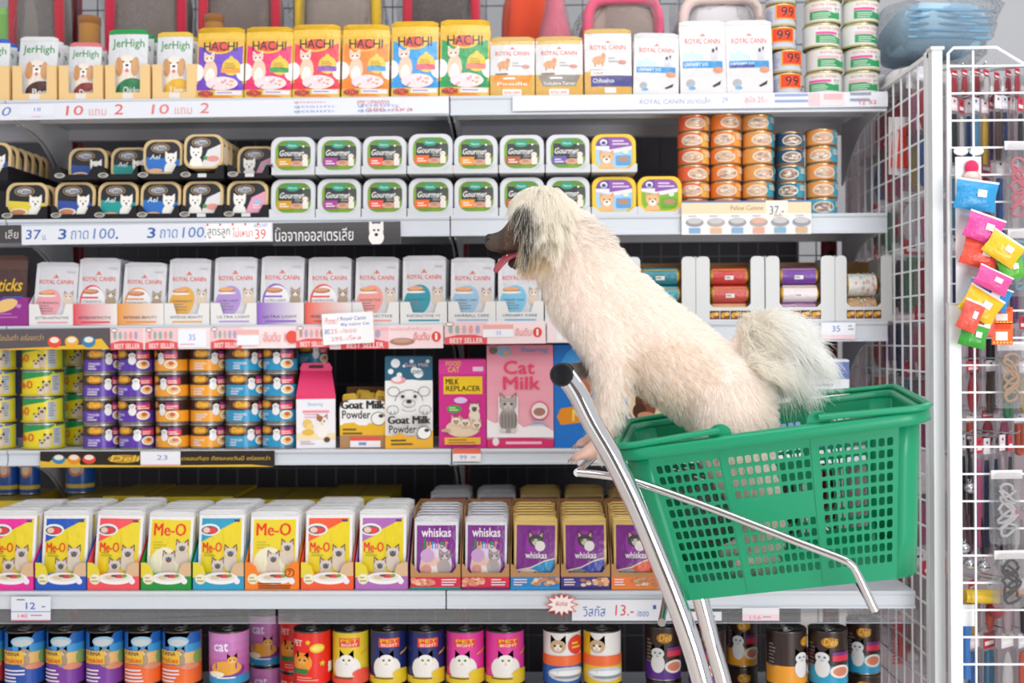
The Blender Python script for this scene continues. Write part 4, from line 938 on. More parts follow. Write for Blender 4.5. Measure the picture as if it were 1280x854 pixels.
# milk replacer
a, b = 549, 608; w = size(a, b, 560, Y4); h = hpx(110, 580, Y4)
L = Lab(w / h); L.R(0, 0, 1, 1, '#d42a8c'); L.R(0, 0.84, 1, 1, '#dd3f98'); L.T('FOOD', 0.15, 0.93, 0.47, 0.985, '#e6c02a', 0.06); L.T('CAT', 0.19, 0.86, 0.44, 0.92, '#e6c02a', 0.06); L.R(0.72, 0.87, 0.94, 0.92, '#f2c8e0')
L.R(0.1, 0.61, 0.92, 0.81, '#f0c81e'); L.T('MILK', 0.15, 0.72, 0.42, 0.785, '#2a2212', 0.04); L.T('REPLACER', 0.15, 0.645, 0.88, 0.705, '#2a2212', 0.04)
L.E(0.46, 0.54, 0.14, 0.035, '#e4c8ee'); L.E(0.32, 0.44, 0.16, 0.045, '#4aa03a'); L.lines(0.22, 0.45, 0.42, 2, 0.025, '#d8ecc8')
L.E(0.5, 0.22, 0.36, 0.1, '#e6cdb0'); L.cat(0.75, 0.45, 0.14, '#ecdcc6', '#5a463a', ear='#4a382e', eye='#6a9ac8'); L.cat(0.36, 0.3, 0.13, '#eedfca', '#c0a082', eye='#4a3a30', body=False); L.cat(0.56, 0.28, 0.13, '#eedfca', '#c0a082', eye='#4a3a30', body=False); L.cat(0.8, 0.26, 0.12, '#eedfca', '#c0a082', eye='#4a3a30', body=False); L.E(0.15, 0.2, 0.1, 0.02, '#c9a888')
L.R(0.12, 0.04, 0.88, 0.12, '#e8b43a'); L.lines(0.2, 0.085, 0.8, 2, 0.03, '#a86a1a')
make_box('milk_box', w, h, 0.06, L, '#c4257f', 'magenta milk replacer box with three Siamese kittens', 'box', (PX((a + b) / 2, 560, Y4), Y4, Z4), (0, 0, 0.0), top='#d42a8c')
# cat milk
a, b = 609, 692; w = size(a, b, 560, Y4); h = hpx(128, 650, Y4)
L = Lab(w / h); L.grad(0, 0, 1, 1, '#f2b4be', '#ee98ac', n=5); L.R(0, 0.9, 1, 1, '#ea8ea4'); L.E(0.26, 0.94, 0.12, 0.05, '#8ab4d0'); L.cat(0.1, 0.95, 0.1, '#7a6a62', body=False); L.T('Bearing', 0.52, 0.92, 0.92, 0.975, '#6a9fd0', 0.05); L.C(0.3, 0.93, 0.025, '#f0a060')
for c_, bd in (('#fbeef0', 0.12), ('#e8486c', 0.035)): L.T('Cat', 0.25, 0.72, 0.72, 0.85, c_, bd); L.T('Milk', 0.25, 0.57, 0.8, 0.695, c_, bd)
L.P([(0, 0.1), (1, 0.1), (1, 0.16), (0.8, 0.24), (0.55, 0.2), (0.35, 0.3), (0.12, 0.24), (0, 0.28)][::1], '#f6eef0'); L.P([(0, 0.0), (1, 0), (1, 0.08), (0.5, 0.1), (0, 0.08)], '#d8306c'); L.R(0.28, 0.035, 0.82, 0.06, '#f4c0d0'); L.E(0.13, 0.06, 0.05, 0.04, '#f2e2e8')
L.R(0.17, 0.16, 0.47, 0.5, '#f4e4e6'); L.E(0.32, 0.27, 0.14, 0.13, '#a49a94'); L.cat(0.32, 0.42, 0.2, '#b3aaa4', '#cfc8c2', ear='#8a807a', eye='#5a7a8a', body=False)
for k in range(5): L.R(0.22 + k * 0.05, 0.2, 0.235 + k * 0.05, 0.33, '#7c736e')
L.E(0.24, 0.17, 0.05, 0.02, '#d8d0ca'); L.E(0.4, 0.17, 0.05, 0.02, '#d8d0ca'); L.C(0.79, 0.36, 0.09, '#e04868'); L.C(0.79, 0.36, 0.08, '#f4e2e2'); L.E(0.79, 0.35, 0.09, 0.04, '#a87a6a'); L.lines(0.66, 0.25, 0.94, 2, 0.025, '#9ac0dc')
make_box('milk_box', w, h, 0.07, L, '#e79aae', 'large pink cat milk box with a standing tabby kitten', 'box', (PX((a + b) / 2, 560, Y4), Y4, Z4), top='#ea8ea4')
# blue boxes behind the dog
def lab_blue(full):
    L = Lab(0.9); L.R(0, 0, 1, 1, '#1f74c8'); L.E(0.5, 0.72, 0.42, 0.3, '#3f98dc')
    if full: L.E(0.52, 0.62, 0.4, 0.36, '#e8cba6'); L.E(0.5, 0.7, 0.2, 0.2, '#5c3424'); L.E(0.62, 0.6, 0.16, 0.16, '#7a4a34'); L.E(0.4, 0.55, 0.16, 0.12, '#4a2a20'); L.E(0.5, 0.78, 0.06, 0.06, '#e88a2a'); L.E(0.55, 0.48, 0.2, 0.06, '#c98a6a')
    else: L.E(0.4, 0.68, 0.26, 0.16, '#d89a7c'); L.E(0.5, 0.62, 0.2, 0.1, '#b87058')
    L.P([(0.1, 0.22), (0.5, 0.25), (0.92, 0.22), (0.98, 0.3), (0.92, 0.38), (0.5, 0.42), (0.1, 0.38), (0.04, 0.3)], '#e88f1e'); L.T('MILK', 0.28, 0.26, 0.72, 0.37, '#f6d86a', 0.05)
    return L
make_box('milk_box', size(693, 775, 560, Y4), hpx(128, 700, Y4), 0.07, lab_blue(False), '#1a64b0', 'blue milk box with orange banner behind the chrome cart tube', 'box', (PX(734, 560, Y4), Y4, Z4), top='#1a64b0')
make_box('milk_box', size(778, 832, 560, Y4), hpx(82, 800, Y4), 0.06, lab_blue(True), '#1f74c8', 'blue box with brown puppies picture under the dog\'s belly', 'box', (PX(805, 560, Y4), Y4, Z4), top='#1a64b0')
L = Lab(0.5); L.R(0, 0, 1, 1, '#3f9ad6'); L.R(0, 0.6, 1, 0.8, '#d8ecf4')
make_box('milk_box', size(834, 872, 560, Y4), hpx(68, 850, Y4), 0.05, L, '#2f86c6', 'narrow light blue box partly behind the basket', 'box', (PX(853, 560, Y4), Y4, Z4), top='#2f86c6')
for k, (a, b, c1, c2) in enumerate([(874, 914, '#c9d4de', '#6a8ab0'), (916, 962, '#e4e0da', '#b04a3a'), (964, 1004, '#d8dce4', '#4a6ab0')]):
    L = Lab(0.7); L.R(0, 0, 1, 1, c1); L.R(0, 0.4, 1, 0.6, c2); L.E(0.5, 0.75, 0.3, 0.15, '#f2efe8'); L.lines(0.15, 0.3, 0.85, 3, 0.08, '#8a8f98', seed=k)
    make_box('milk_box', size(a, b, 560, Y4), hpx(60, 900, Y4), 0.06, L, c1, 'pale box behind the basket with %s stripe' % ['a grey blue', 'a rusty red', 'a royal blue'][k], 'box', (PX((a + b) / 2, 560, Y4), Y4, Z4), top=c1)
L = Lab(0.65); L.R(0, 0, 1, 1, '#e9eaee'); L.R(0, 0, 1, 0.1, '#2f4f9e'); L.R(0, 0.78, 1, 0.98, '#3a5aa8'); L.T('DAY', 0.1, 0.81, 0.7, 0.94, '#eef0f6', 0.03); L.lines(0.1, 0.7, 0.9, 2, 0.06, '#4a64ac'); L.dog(0.5, 0.45, 0.22, '#2a2c34', body=True); L.P([(0.3, 0.2), (0.45, 0.4), (0.35, 0.42)], '#2a2c34')
t = make_box('tonic_box', size(1008, 1062, 560, Y4), hpx(108, 1040, Y4), 0.06, L, '#e4e6ea', 'white and dark blue box with a black dog figure right of the tail', 'box', (PX(1035, 560, Y4), Y4, Z4), top='#e4e6ea')
# ------------------------------------------------------------------ fifth shelf: yellow pouches in printed trays, then kraft trays
Y5 = -0.145; Z5 = SZ[4] + 0.001
def siam(L, cx, cy, h): L.cat(cx, cy, h, '#d8c9b8', '#5c5048', ear='#3a322e', eye='#7ab0d8')
def lab_meo_pouch(w, h, c, big):
    L = Lab(w / h); L.R(0, 0, 1, 1, '#e9e8e8'); L.R(0.06, 0, 0.94, 0.95, '#e8d022')
    if big:
        L.T('Me-O', 0.13, 0.72, 0.84, 0.9, '#e8321e', 0.08); L.lines(0.14, 0.62, 0.44, 3, 0.04, '#c8b41e')
        L.E(0.4, 0.3, 0.34, 0.26, '#ece8c8'); L.P([(0.06, 0), (0.94, 0), (0.94, 0.1), (0.06, 0.16)], '#e4dcc0'); siam(L, 0.78, 0.56, 0.2); siam(L, 0.5, 0.4, 0.2)
    else:
        L.P([(0.06, 0.72), (0.5, 0.8), (0.94, 0.95), (0.06, 0.95)], c); L.P([(0.06, 0.62), (0.06, 0.78), (0.5, 0.82), (0.3, 0.7)], c)
        L.E(0.24, 0.79, 0.23, 0.085, '#e8ecee'); L.E(0.24, 0.785, 0.19, 0.06, '#6a5a58'); L.E(0.3, 0.78, 0.1, 0.045, '#e03a44'); L.E(0.17, 0.785, 0.08, 0.04, '#e9c4b4'); L.R(0.78, 0.9, 0.9, 0.93, '#4a3a6a')
        L.T('Me-O', 0.1, 0.48, 0.52, 0.615, '#e8321e', 0.08); L.lines(0.13, 0.46, 0.4, 2, 0.035, '#b8a41e'); L.R(0.545, 0.3, 0.55, 0.78, '#d2bc1e')
        siam(L, 0.72, 0.47, 0.2); siam(L, 0.45, 0.3, 0.19)
    return L
def lab_meo_front(w, h, c, seven):
    L = Lab(w / h); L.R(0, 0, 1, 0.6, c)
    L.P([(0, 0.45), (0.0, 1), (0.1, 1), (0.2, 0.86), (0.26, 0.5), (0.24, 0.42)], '#e3cf3a' if not seven else c); L.P([(0.72, 0.5), (0.8, 0.9), (0.9, 1), (1, 1), (1, 0.5)], '#d8b48c' if not seven else c)
    L.E(0.55, 0.42, 0.34, 0.22, '#f2f0ee', 22); L.E(0.55, 0.46, 0.28, 0.14, '#e4dcd4'); L.E(0.62, 0.5, 0.14, 0.07, '#d8404a'); L.E(0.44, 0.46, 0.1, 0.07, '#d8c0a0'); L.E(0.72, 0.52, 0.05, 0.06, '#7aa03a'); L.E(0.52, 0.52, 0.06, 0.04, '#5a4a48')
    L.C(0.15, 0.4, 0.2, '#e6dfb8'); L.C(0.15, 0.4, 0.17, '#efe8c8'); L.lines(0.08, 0.42, 0.22, 2, 0.12, '#b0a878'); L.C(0.87, 0.32, 0.11, '#efeaf0')
    if seven: L.C(0.83, 0.62, 0.17, '#2a1a10'); L.C(0.83, 0.62, 0.14, c); L.T('7', 0.8, 0.52, 0.86, 0.72, '#2a1a10', 0.05); L.lines(0.25, 0.22, 0.9, 3, 0.08, '#5a2a10')
    return L
MO = [(-22, 42, '#e8309a', 'pink', 0), (44, 108, '#2456b8', 'royal blue', 0), (109, 174, '#f0525a', 'coral', 0), (176, 239, '#1f9038', 'green', 1), (241, 305, '#2a9cc0', 'turquoise', 0), (306, 374, '#f5801e', 'orange', 1), (376, 442, '#ef5a34', 'vermilion', 0), (444, 510, '#b06ab4', 'mauve', 0)]
for i, (a, b, c, cn, big) in enumerate(MO):
    w = size(a, b, 738, Y5) - 0.001; x = PX((a + b) / 2, 738, Y5); hf = 0.054
    carton('pouch_tray', w, 0.21, hf, 0.125, (0.1, 0.42, 0.1), lab_meo_front(w, hf, c, i == 5), c, 'printed %s tray of yellow cat food pouches' % cn, 'tray', (x, Y5, Z5), group='printed trays on the fifth shelf', inner='#dcc628', slope=0.4)
    pw = w * 0.90; ph = hpx(738 - 643 - (2 if big else 0), 300, Y5 + 0.02)
    p = make_pouch('cat_food_pouch', pw, ph, lab_meo_pouch(pw, ph, c, big), '#dededf', 'yellow cat food pouch %s, foremost in the %s tray' % ('with large red lettering' if big else 'with two siamese cats', cn), 'pouch', A=0.003, B=0.0065,
                   loc=(x + (0.002 if i == 2 else 0.0), Y5 + 0.02, Z5 + 0.0036), rot=(-0.08, 0.02 if i in (2, 3) else 0.0, 0), side='#dcdcde')
    r = random.Random(i)
    for k in range(1, 8):
        dup(p, (x + r.uniform(-0.002, 0.002), Y5 + 0.02 + k * 0.0222, Z5 + 0.003 + r.uniform(0, 0.004)), (-0.08 + r.uniform(-0.004, 0.004), r.uniform(-0.006, 0.006), 0), 'yellow cat food pouch lined up behind the foremost in the %s tray' % cn, 'pouches behind in the %s tray' % cn)
for k, (a, b, y0, z) in enumerate([(-90, 29, 0.09, 0.142), (76, 126, 0.09, 0.146), (128, 182, 0.09, 0.152), (184, 292, 0.09, 0.150), (294, 402, 0.085, 0.144), (404, 488, 0.085, 0.150)]):
    w = size(a, b, 600, y0) - 0.003; x = PX((a + b) / 2, 600, y0)
    t = thing('closed_case', 'closed yellow case behind the pouch trays, ' + ['leftmost', 'second from the left', 'third from the left', 'fourth from the left', 'fifth from the left', 'rightmost'][k], 'box', (x, y0, Z5), (0, 0, 0), 'yellow cases behind the trays')
    m = MB(); m.box(-w / 2, w / 2, 0, 0.21, 0, z, '#c9ad1e', 'gloss'); m.build('case_body', t)
    m = MB(); m.box(-w / 2, w / 2, -0.001, 0.0, z * 0.8, z + 0.001, '#e6cd2c', 'gloss'); m.box(-w * 0.02, w * 0.02, 0, 0.21, z, z + 0.0008, '#a8901a', 'gloss')
    m.build('case_lid', t)
for k, (a, b) in enumerate([(-2, 23), (25, 50), (84, 118)]):
    L = Lab(1.1); L.R(0, 0, 1, 1, '#1f56a8'); L.C(0.5, 0.6, 0.2, '#e8862a'); L.C(0.5, 0.6, 0.13, '#f0d8c0'); L.R(0, 0.1, 1, 0.2, '#e0c030')
    make_can('stored_can', size(a, b, 600, 0.2) / 2, 0.095, L, 'dark blue can stored on the leftmost yellow case, %s of three' % ['left one', 'middle one', 'right one'][k], 'can', (PX((a + b) / 2, 600, 0.2), 0.2, Z5 + 0.1438 + (0.004 if k == 2 else 0)), base='#1f56a8', pull=False)
def lab_whis_pouch(w, h, kind, c):
    L = Lab(w / h); gold = kind > 1
    L.R(0, 0, 1, 1, '#e0bf72' if gold else '#dedde2'); L.R(0.05, 0, 0.95, 0.94, '#7f2a8c')
    if not gold:
        L.E(0.5, 0.36, 0.36, 0.3, '#e4d4e8'); L.T('whiskas', 0.16, 0.76, 0.84, 0.9, '#f6f2f6', 0.06)
        for k, (ch, cc) in enumerate(zip('Junior', ['#2a8a4a', '#e8a02a', '#3a8ad0', '#e05a8a', '#2a9a6a', '#e8902a'])):
            x0 = 0.16 + [0, 0.12, 0.24, 0.36, 0.42, 0.55][k]; wd = [0.1, 0.1, 0.1, 0.035, 0.11, 0.07][k]
            L.T(ch, x0, 0.58, x0 + wd, 0.73 if ch in 'Ji' else 0.69, cc, 0.06)
        L.E(0.38, 0.3, 0.26, 0.16, '#e8c0b4'); L.E(0.46, 0.22, 0.2, 0.1, '#f2e4dc'); L.E(0.28, 0.26, 0.12, 0.08, '#d99a8a'); L.cat(0.7, 0.46, 0.2, '#9a8e90', '#d2c6c4', ear='#7a6c6c', eye='#4a6a7a', body=False); L.E(0.68, 0.3, 0.15, 0.12, '#b0a4a4'); L.E(0.3, 0.48, 0.16, 0.1, '#c9a0cc')
    else:
        L.P([(0.06, 0), (0.94, 0), (0.94, 0.44), (0.7, 0.4), (0.4, 0.3), (0.06, 0.24)], c); L.P([(0.06, 0.22), (0.4, 0.28), (0.7, 0.38), (0.94, 0.42), (0.94, 0.44), (0.7, 0.4), (0.4, 0.3), (0.06, 0.25)], '#e9d9c8')
        L.E(0.48, 0.66, 0.22, 0.2, '#9a3aa4'); L.cat(0.5, 0.7, 0.26, '#4a4448', '#cfc8c4', ear='#3a3438', eye='#8aa04a', body=False); L.E(0.6, 0.62, 0.12, 0.08, '#eae4e0')
        L.T('whiskas', 0.26, 0.43, 0.76, 0.53, '#f6f2f6', 0.06); L.E(0.36, 0.14, 0.28, 0.13, ['#e2ccc4', '#8a8a98', '#a8a0a4'][kind - 2]); L.E(0.36, 0.1, 0.2, 0.07, '#d8a890'); L.E(0.5, 0.2, 0.05, 0.03, '#3a3a40')
    return L
def lab_whis_front(w, h, kind, c):
    L = Lab(w / h); L.R(0, 0, 1, 0.5, ['#d8284a', '#d8284a', '#2a86c4', '#3a2f8a', '#f07a2a'][kind]); L.R(0, 0, 1, 0.1, ['#1f8a84', '#7a2a6a', '#2a9ad8', '#2a2474', '#ef8a34'][kind])
    q = random.Random(kind)
    for k in range(22):
        x = q.uniform(0.02, 0.45) if kind < 2 else q.uniform(0.42, 0.98)
        L.E(x, q.uniform(0.18, 0.42), 0.06, 0.07, q.choice(['#d8a07a', '#e9b48c', '#b87a54', '#efcfb0', '#c98a60'] if kind > 1 else ['#eaa88a', '#f0c0a0', '#e29078', '#d88a6a']), 7)
    L.lines(0.62 if kind < 2 else 0.06, 0.38, 0.94 if kind < 2 else 0.34, 3, 0.1, '#f2e0e4', seed=kind)
    return L
WH = [(513, 576, '#d8284a', 'white and purple kitten', 0, 'crimson and teal'), (577, 637, '#d8284a', 'white and purple kitten', 1, 'crimson and plum'), (638, 700, '#2a96d0', 'gold and purple, with sky blue wave,', 2, 'sky blue'), (701, 763, '#3a46b0', 'gold and purple, with indigo wave,', 3, 'indigo'), (764, 826, '#ee5226', 'gold and purple, with orange wave,', 4, 'orange')]
for i, (a, b, c, dn, kd, tn) in enumerate(WH):
    w = size(a, b, 738, Y5) - 0.001; x = PX((a + b) / 2, 738, Y5); hf = 0.05
    carton('pouch_tray', w, 0.2, hf, 0.15, (0.04, 0.34, 0.12), lab_whis_front(w, hf, kd, c), '#b98a5a', 'kraft tray with %s printed front' % tn, 'tray', (x, Y5, Z5), group='kraft trays on the fifth shelf', inner='#a87a4c', slope=0.45)
    pw = w * 0.88; ph = hpx(738 - 652, 640, Y5 + 0.02); gold = kd > 1
    p = make_pouch('cat_food_pouch', pw, ph, lab_whis_pouch(pw, ph, kd, c), '#e2c27a' if gold else '#d4d4da', '%s cat food pouch, foremost in the %s tray' % (dn, tn), 'pouch', A=0.0035, B=0.007, loc=(x, Y5 + 0.02, Z5 + 0.0036), rot=(-0.06, 0.01 * (i % 3), 0), side='#d9b866' if gold else '#d6d5da', seal_mat='foil')
    r = random.Random(i + 40)
    for k in range(1, 7):
        dup(p, (x + r.uniform(-0.003, 0.003), Y5 + 0.02 + k * 0.0245, Z5 + 0.002 + 0.0017 * k), (-0.06 + r.uniform(-0.006, 0.006), r.uniform(-0.008, 0.008), 0), 'foil topped purple cat food pouch behind the foremost in the %s tray' % tn, 'pouches behind in the %s tray' % tn)
    # second row standing further back and higher
    carton('pouch_tray', w * 0.97, 0.16, 0.12, 0.13, (0.04, 0.0, 0.1), None, '#7a5a40', 'plain kraft tray in the back row, behind the %s one' % tn, 'tray', (x + 0.012, 0.09, Z5), group='back row kraft trays', inner='#6a4c34')
    for k in range(4):
        dup(p, (x + 0.012 + r.uniform(-0.003, 0.003), 0.108 + k * 0.027, Z5 + 0.026), (-0.05, r.uniform(-0.02, 0.02), 0), 'foil topped cat food pouch in the back row behind the %s tray' % tn, 'back row pouches behind the %s tray' % tn)

# ------------------------------------------------------------------ bottom deck: tall cans, two high
def lab_friskies(c, seed):
    L = Lab(1.15); L.R(0, 0, 1, 1, '#2468b8'); L.P([(0.3, 1), (0.75, 1), (0.62, 0.78), (0.3, 0.72)], '#c9d6dc'); L.R(0.4, 0.62, 1, 0.78, '#3f9ad0'); L.E(0.55, 0.84, 0.18, 0.1, '#9ac4dc'); L.E(0.55, 0.82, 0.15, 0.07, '#c4ccd0')
    L.R(0.62, 0.36, 1, 0.62, '#e4b872'); L.E(0.9, 0.5, 0.1, 0.14, '#8aa85a'); L.R(0, 0.0, 1, 0.38, c)
    L.cat(0.58, 0.62, 0.22, '#a89078', '#d8c8b4', ear='#8a7460', eye='#7a8a3a')
    L.R(0.22, 0.4, 0.58, 0.64, '#e8bf2c'); L.R(0.22, 0.55, 0.56, 0.66, '#e9b44a'); L.T('PURINA', 0.25, 0.565, 0.52, 0.64, '#221c18', 0.06); L.T('Friskies', 0.24, 0.42, 0.56, 0.53, '#d8302a', 0.05)
    L.E(0.75, 0.34, 0.16, 0.06, '#d88a70'); L.lines(0.24, 0.26, 0.6, 4, 0.07, '#e9e0ea', seed=seed, h=0.03)
    return L
def lab_pinkcat(): 
    L = Lab(1.15); L.grad(0, 0, 1, 1, '#a8408a', '#d48ac8', n=6); L.R(0, 0, 1, 0.16, '#2f90c4'); L.E(0.42, 0.74, 0.17, 0.14, '#c478c0'); L.T('cat', 0.3, 0.65, 0.54, 0.82, '#f2eaf4', 0.06)
    L.E(0.5, 0.28, 0.32, 0.16, '#7a3a90'); L.E(0.5, 0.32, 0.26, 0.14, '#e6a23c'); L.cat(0.6, 0.47, 0.22, '#e9a83e', '#f2c878', body=False, ear='#d8902c', eye='#6a4a2a'); L.E(0.34, 0.2, 0.14, 0.06, '#f2e6cc'); L.lines(0.36, 0.12, 0.8, 1, 0.06, '#e2f0f8'); return L
def lab_red():
    L = Lab(1.1); L.R(0, 0, 1, 1, '#e6261c'); L.T('PET', 0.2, 0.74, 0.4, 0.86, '#f6e4d8', 0.04); L.star(0.5, 0.82, 0.06, 0.028, 5, '#e8c42a'); L.E(0.66, 0.7, 0.13, 0.09, '#e9c62a'); L.E(0.66, 0.7, 0.1, 0.05, '#f2e06a')
    L.E(0.38, 0.42, 0.19, 0.2, '#f0962a'); L.cat(0.4, 0.46, 0.3, '#f0982c', '#f4b45a', ear='#e07f1c', eye='#3a2a1a', body=False); L.star(0.74, 0.4, 0.07, 0.03, 5, '#e8c42a'); L.R(0.22, 0.2, 0.5, 0.3, '#2a7a3a'); L.R(0.86, 0.2, 0.98, 0.4, '#f0e4e0'); L.lines(0.3, 0.12, 0.7, 2, 0.05, '#f2a08a'); return L
def lab_white_cat(c, band, s):
    L = Lab(1.1); L.R(0, 0, 1, 1, c); L.R(0.36, 0.72, 0.74, 0.9, '#e8402c'); L.T('PET', 0.39, 0.815, 0.71, 0.88, '#f0c42a', 0.05); L.T('8IGHT', 0.4, 0.735, 0.7, 0.795, '#f6e2d0', 0.04)
    L.E(0.5, 0.3, 0.26, 0.26, '#efeae4'); L.cat(0.5, 0.46, 0.34, '#f2eee8', '#f4f0ea', body=False, eye='#8a9a4a'); L.P([(0.74, 0.56), (0.95, 0.64), (0.97, 0.68), (0.76, 0.6)], '#e6a82c')
    L.R(0, 0, 1, 0.14, band); L.E(0.8, 0.2, 0.2, 0.09, '#e4c42a' if band != '#e8503c' else band); L.lines(0.25, 0.1, 0.8, 1, 0.06, '#5a4a1a'); return L
def lab_smile(c): 
    L = Lab(1.1); L.R(0, 0, 1, 1, '#e9e4e2'); L.R(0, 0, 0.3, 1, c) if c == '#e2b81e' else None; L.cat(0.42, 0.74, 0.36, '#c9a884', '#f0e6da', body=False, ear='#a88460', eye='#5a6a3a'); L.R(0, 0.36, 1, 0.56, '#ee6a34')
    if c != '#e2b81e': L.C(0.76, 0.76, 0.19, '#e4382c'); L.lines(0.66, 0.78, 0.86, 2, 0.08, '#f2c83a')
    L.R(0, 0, 1, 0.36, c); L.E(0.6, 0.2, 0.36, 0.14, '#c9ccd2'); L.E(0.6, 0.22, 0.32, 0.05, '#eceef0'); L.E(0.64, 0.14, 0.3, 0.03, '#8a9098'); return L
def lab_dark(c, s=0.0):
    L = Lab(1.1); L.R(0, 0, 1, 1, '#33221e'); L.R(0, 0, 1, 0.36, c); L.E(0.48 + s, 0.82, 0.14, 0.1, '#b87a1e'); L.T('Deli', 0.38 + s, 0.76, 0.6 + s, 0.9, '#f0c040', 0.02, 0.2); L.lines(0.1, 0.75, 0.24, 7, 0.07, '#8a7c78')
    L.cat(0.36 + s, 0.52, 0.3, '#e6e6e6', '#dedede', eye='#4a7a9a'); L.R(0.52 + s, 0.46, 0.84 + s, 0.64, '#d8304a'); L.R(0.52 + s, 0.57, 0.84 + s, 0.64, '#7a2f7a'); L.E(0.66 + s, 0.26, 0.18, 0.13, '#f0e8d8'); L.E(0.66 + s, 0.26, 0.13, 0.09, '#d8826a'); return L
TALL = [(-42, 5, '#2a58a8', lambda: lab_friskies('#c83a3a', 1), 'blue can with red band at the left edge', 0), (8, 57, '#1f4fa8', lambda: lab_friskies('#2450a8', 2), 'blue seafood cat food can with a dark blue band', 0), (60, 107, '#2a58a8', lambda: lab_friskies('#7a3a9c', 3), 'blue cat food can with purple band, left of two', 0), (109, 155, '#2a58a8', lambda: lab_friskies('#7a3a9c', 4), 'blue cat food can with purple band, right of two', 0), (157, 203, '#2a58a8', lambda: lab_friskies('#ee6a2a', 5), 'blue cat food can with orange band, left of two', 0), (204, 252, '#d8602a', lambda: lab_friskies('#ee6a2a', 6), 'blue cat food can with orange band, right of two', 0),
        (262, 311, '#b0509c', lab_pinkcat, 'purple pink can with an orange cat', 0), (312, 356, '#3a7ac0', lab_pinkcat, 'pink and blue can set back beside the orange cat can', 0.13), (367, 414, '#e6261c', lab_red, 'red can with green and yellow stickers', 0), (350, 392, '#d8301c', lab_red, 'red can set back behind the front red one', 0.085),
        (416, 461, '#e2c62c', lambda: lab_white_cat('#e2c62c', '#e8503c', 1), 'yellow can with a white cat', 0), (463, 508, '#1f2a6a', lambda: lab_white_cat('#1f2a6a', '#e2c02a', 2), 'navy can with a white cat, left of two', 0), (510, 555, '#1f2a6a', lambda: lab_white_cat('#1f2a6a', '#e2c02a', 3), 'navy can with a white cat, right of two', 0), (558, 605, '#e03a9c', lambda: lab_white_cat('#e03a9c', '#e2c02a', 4), 'pink can with a white cat, left of two', 0), (607, 655, '#e03a9c', lambda: lab_white_cat('#e03a9c', '#e2c02a', 5), 'pink can with a white cat, right of two', 0),
        (679, 726, '#1f5aa8', lambda: lab_smile('#1f5aa8'), 'blue can with smiling kitten and red disc', 0), (729, 776, '#e2b81e', lambda: lab_smile('#e2b81e'), 'yellow sided can with smiling kitten', 0), (806, 851, '#33221e', lambda: lab_dark('#5a2a8a', -0.02), 'dark can with purple base, left of the cart tube', 0.03), (860, 907, '#33221e', lambda: lab_dark('#5a2a8a', -0.24), 'dark can with purple base, right of the cart tube', 0), (908, 946, '#33221e', lambda: lab_dark('#f0a02a', 0.02), 'dark can with orange base set back in the gap', 0.12),
        (957, 1008, '#33221e', lambda: lab_dark('#f0a02a', 0.3), 'dark can with orange base turned to its side', 0), (1010, 1059, '#33221e', lambda: lab_dark('#2aa0cc', 0.0), 'dark can with blue base in the front', 0), (1058, 1099, '#33221e', lambda: lab_dark('#2aa0cc', -0.06), 'dark can with blue base at the right end, set back', 0.07)]
for i, (a, b, base, lab, dn, Yo) in enumerate(TALL):
    Y = -0.10 + Yo; r = size(a, b, 800, Y) / 2 * 0.985; h = 0.1075
    t = make_can('tall_can', r, h, lab(), 'tall ' + dn + ', upper layer', 'can', (PX((a + b) / 2, 800, Y), Y, BASEZ + 0.001 + h + 0.0008), 0.1 * math.sin(i * 2.3), 'tall cans on the base deck', base=base, rim='#9a968e', lidc='#5c5854', n=16)
    dup(t, (t.location.x + 0.0015, Y, BASEZ + 0.001), (0, 0, 0.2 * math.sin(i * 1.3)), 'tall ' + dn + ', lower layer')
# ------------------------------------------------------------------ price strips, banners and cards on the shelf rails
YS_ = -0.0035
blue, red = '#3a62b0', '#e04a44'
def best(L, x0, x1, full):
    w = x1 - x0; L.R(x0, 0.32, x1, 0.98, '#f4c9cc'); q = random.Random(int(x0 * 100))
    for k in range(5): L.E(x0 + w * (0.14 + 0.16 * k), 0.66, w * 0.055, 0.2, q.choice(['#c9b0b4', '#b89a8a', '#e0a0a0', '#9ab4a8', '#b0a8c4']), 8)
    L.E(x0 + w * 0.12, 0.9, w * 0.1, 0.1, '#8a7a78'); L.E(x0 + w * 0.12, 0.9, w * 0.08, 0.07, '#f2e6e6')
    L.P([(x0, 0.0), (x1, 0.0), (x1, 0.3), (x0 + w * 0.7, 0.42), (x0 + w * 0.3, 0.42), (x0, 0.3)], '#e45a5c'); L.T('BEST SELLER', x0 + w * 0.12, 0.05, x0 + w * 0.9, 0.28, '#f8eceb', 0.03)
# top shelf
L = Lab(24); L.R(0, 0, 1, 1, '#e3e6ee'); L.T('0', 0.01, 0.25, 0.03, 0.8, '#5a7ab8', -0.005, 0.3); L.R(0.05, 0.1, 0.13, 0.95, '#dfe3ee'); L.R(0.052, 0.3, 0.128, 0.92, '#e6e9f1'); L.T('18', 0.085, 0.5, 0.1, 0.75, '#7a9ad0', 0.0); L.lines(0.08, 0.16, 0.11, 1, 0.1, '#e8a0a8')
for x, c in ((0.155, '#e86a64'), (0.345, '#e8807c')):
    L.T('10', x, 0.22, x + 0.038, 0.82, c, 0.01, 0.12); L.T('แถม', x + 0.052, 0.2, x + 0.09, 0.6, '#eaa8a4', 0.0); L.T('2', x + 0.107, 0.24, x + 0.127, 0.86, c, 0.0, 0.12)
for x0, c in ((0.66, '#8aa4d4'), (0.8, '#e8a8a8')):
    for k in range(3): L.T('สูตรแกะ', x0, 0.7 - 0.28 * k, x0 + 0.09 - 0.02 * (k == 0), 0.86 - 0.28 * k, ['#e29aa0', '#8aa4d4', '#7a94cc'][k], 0.0)
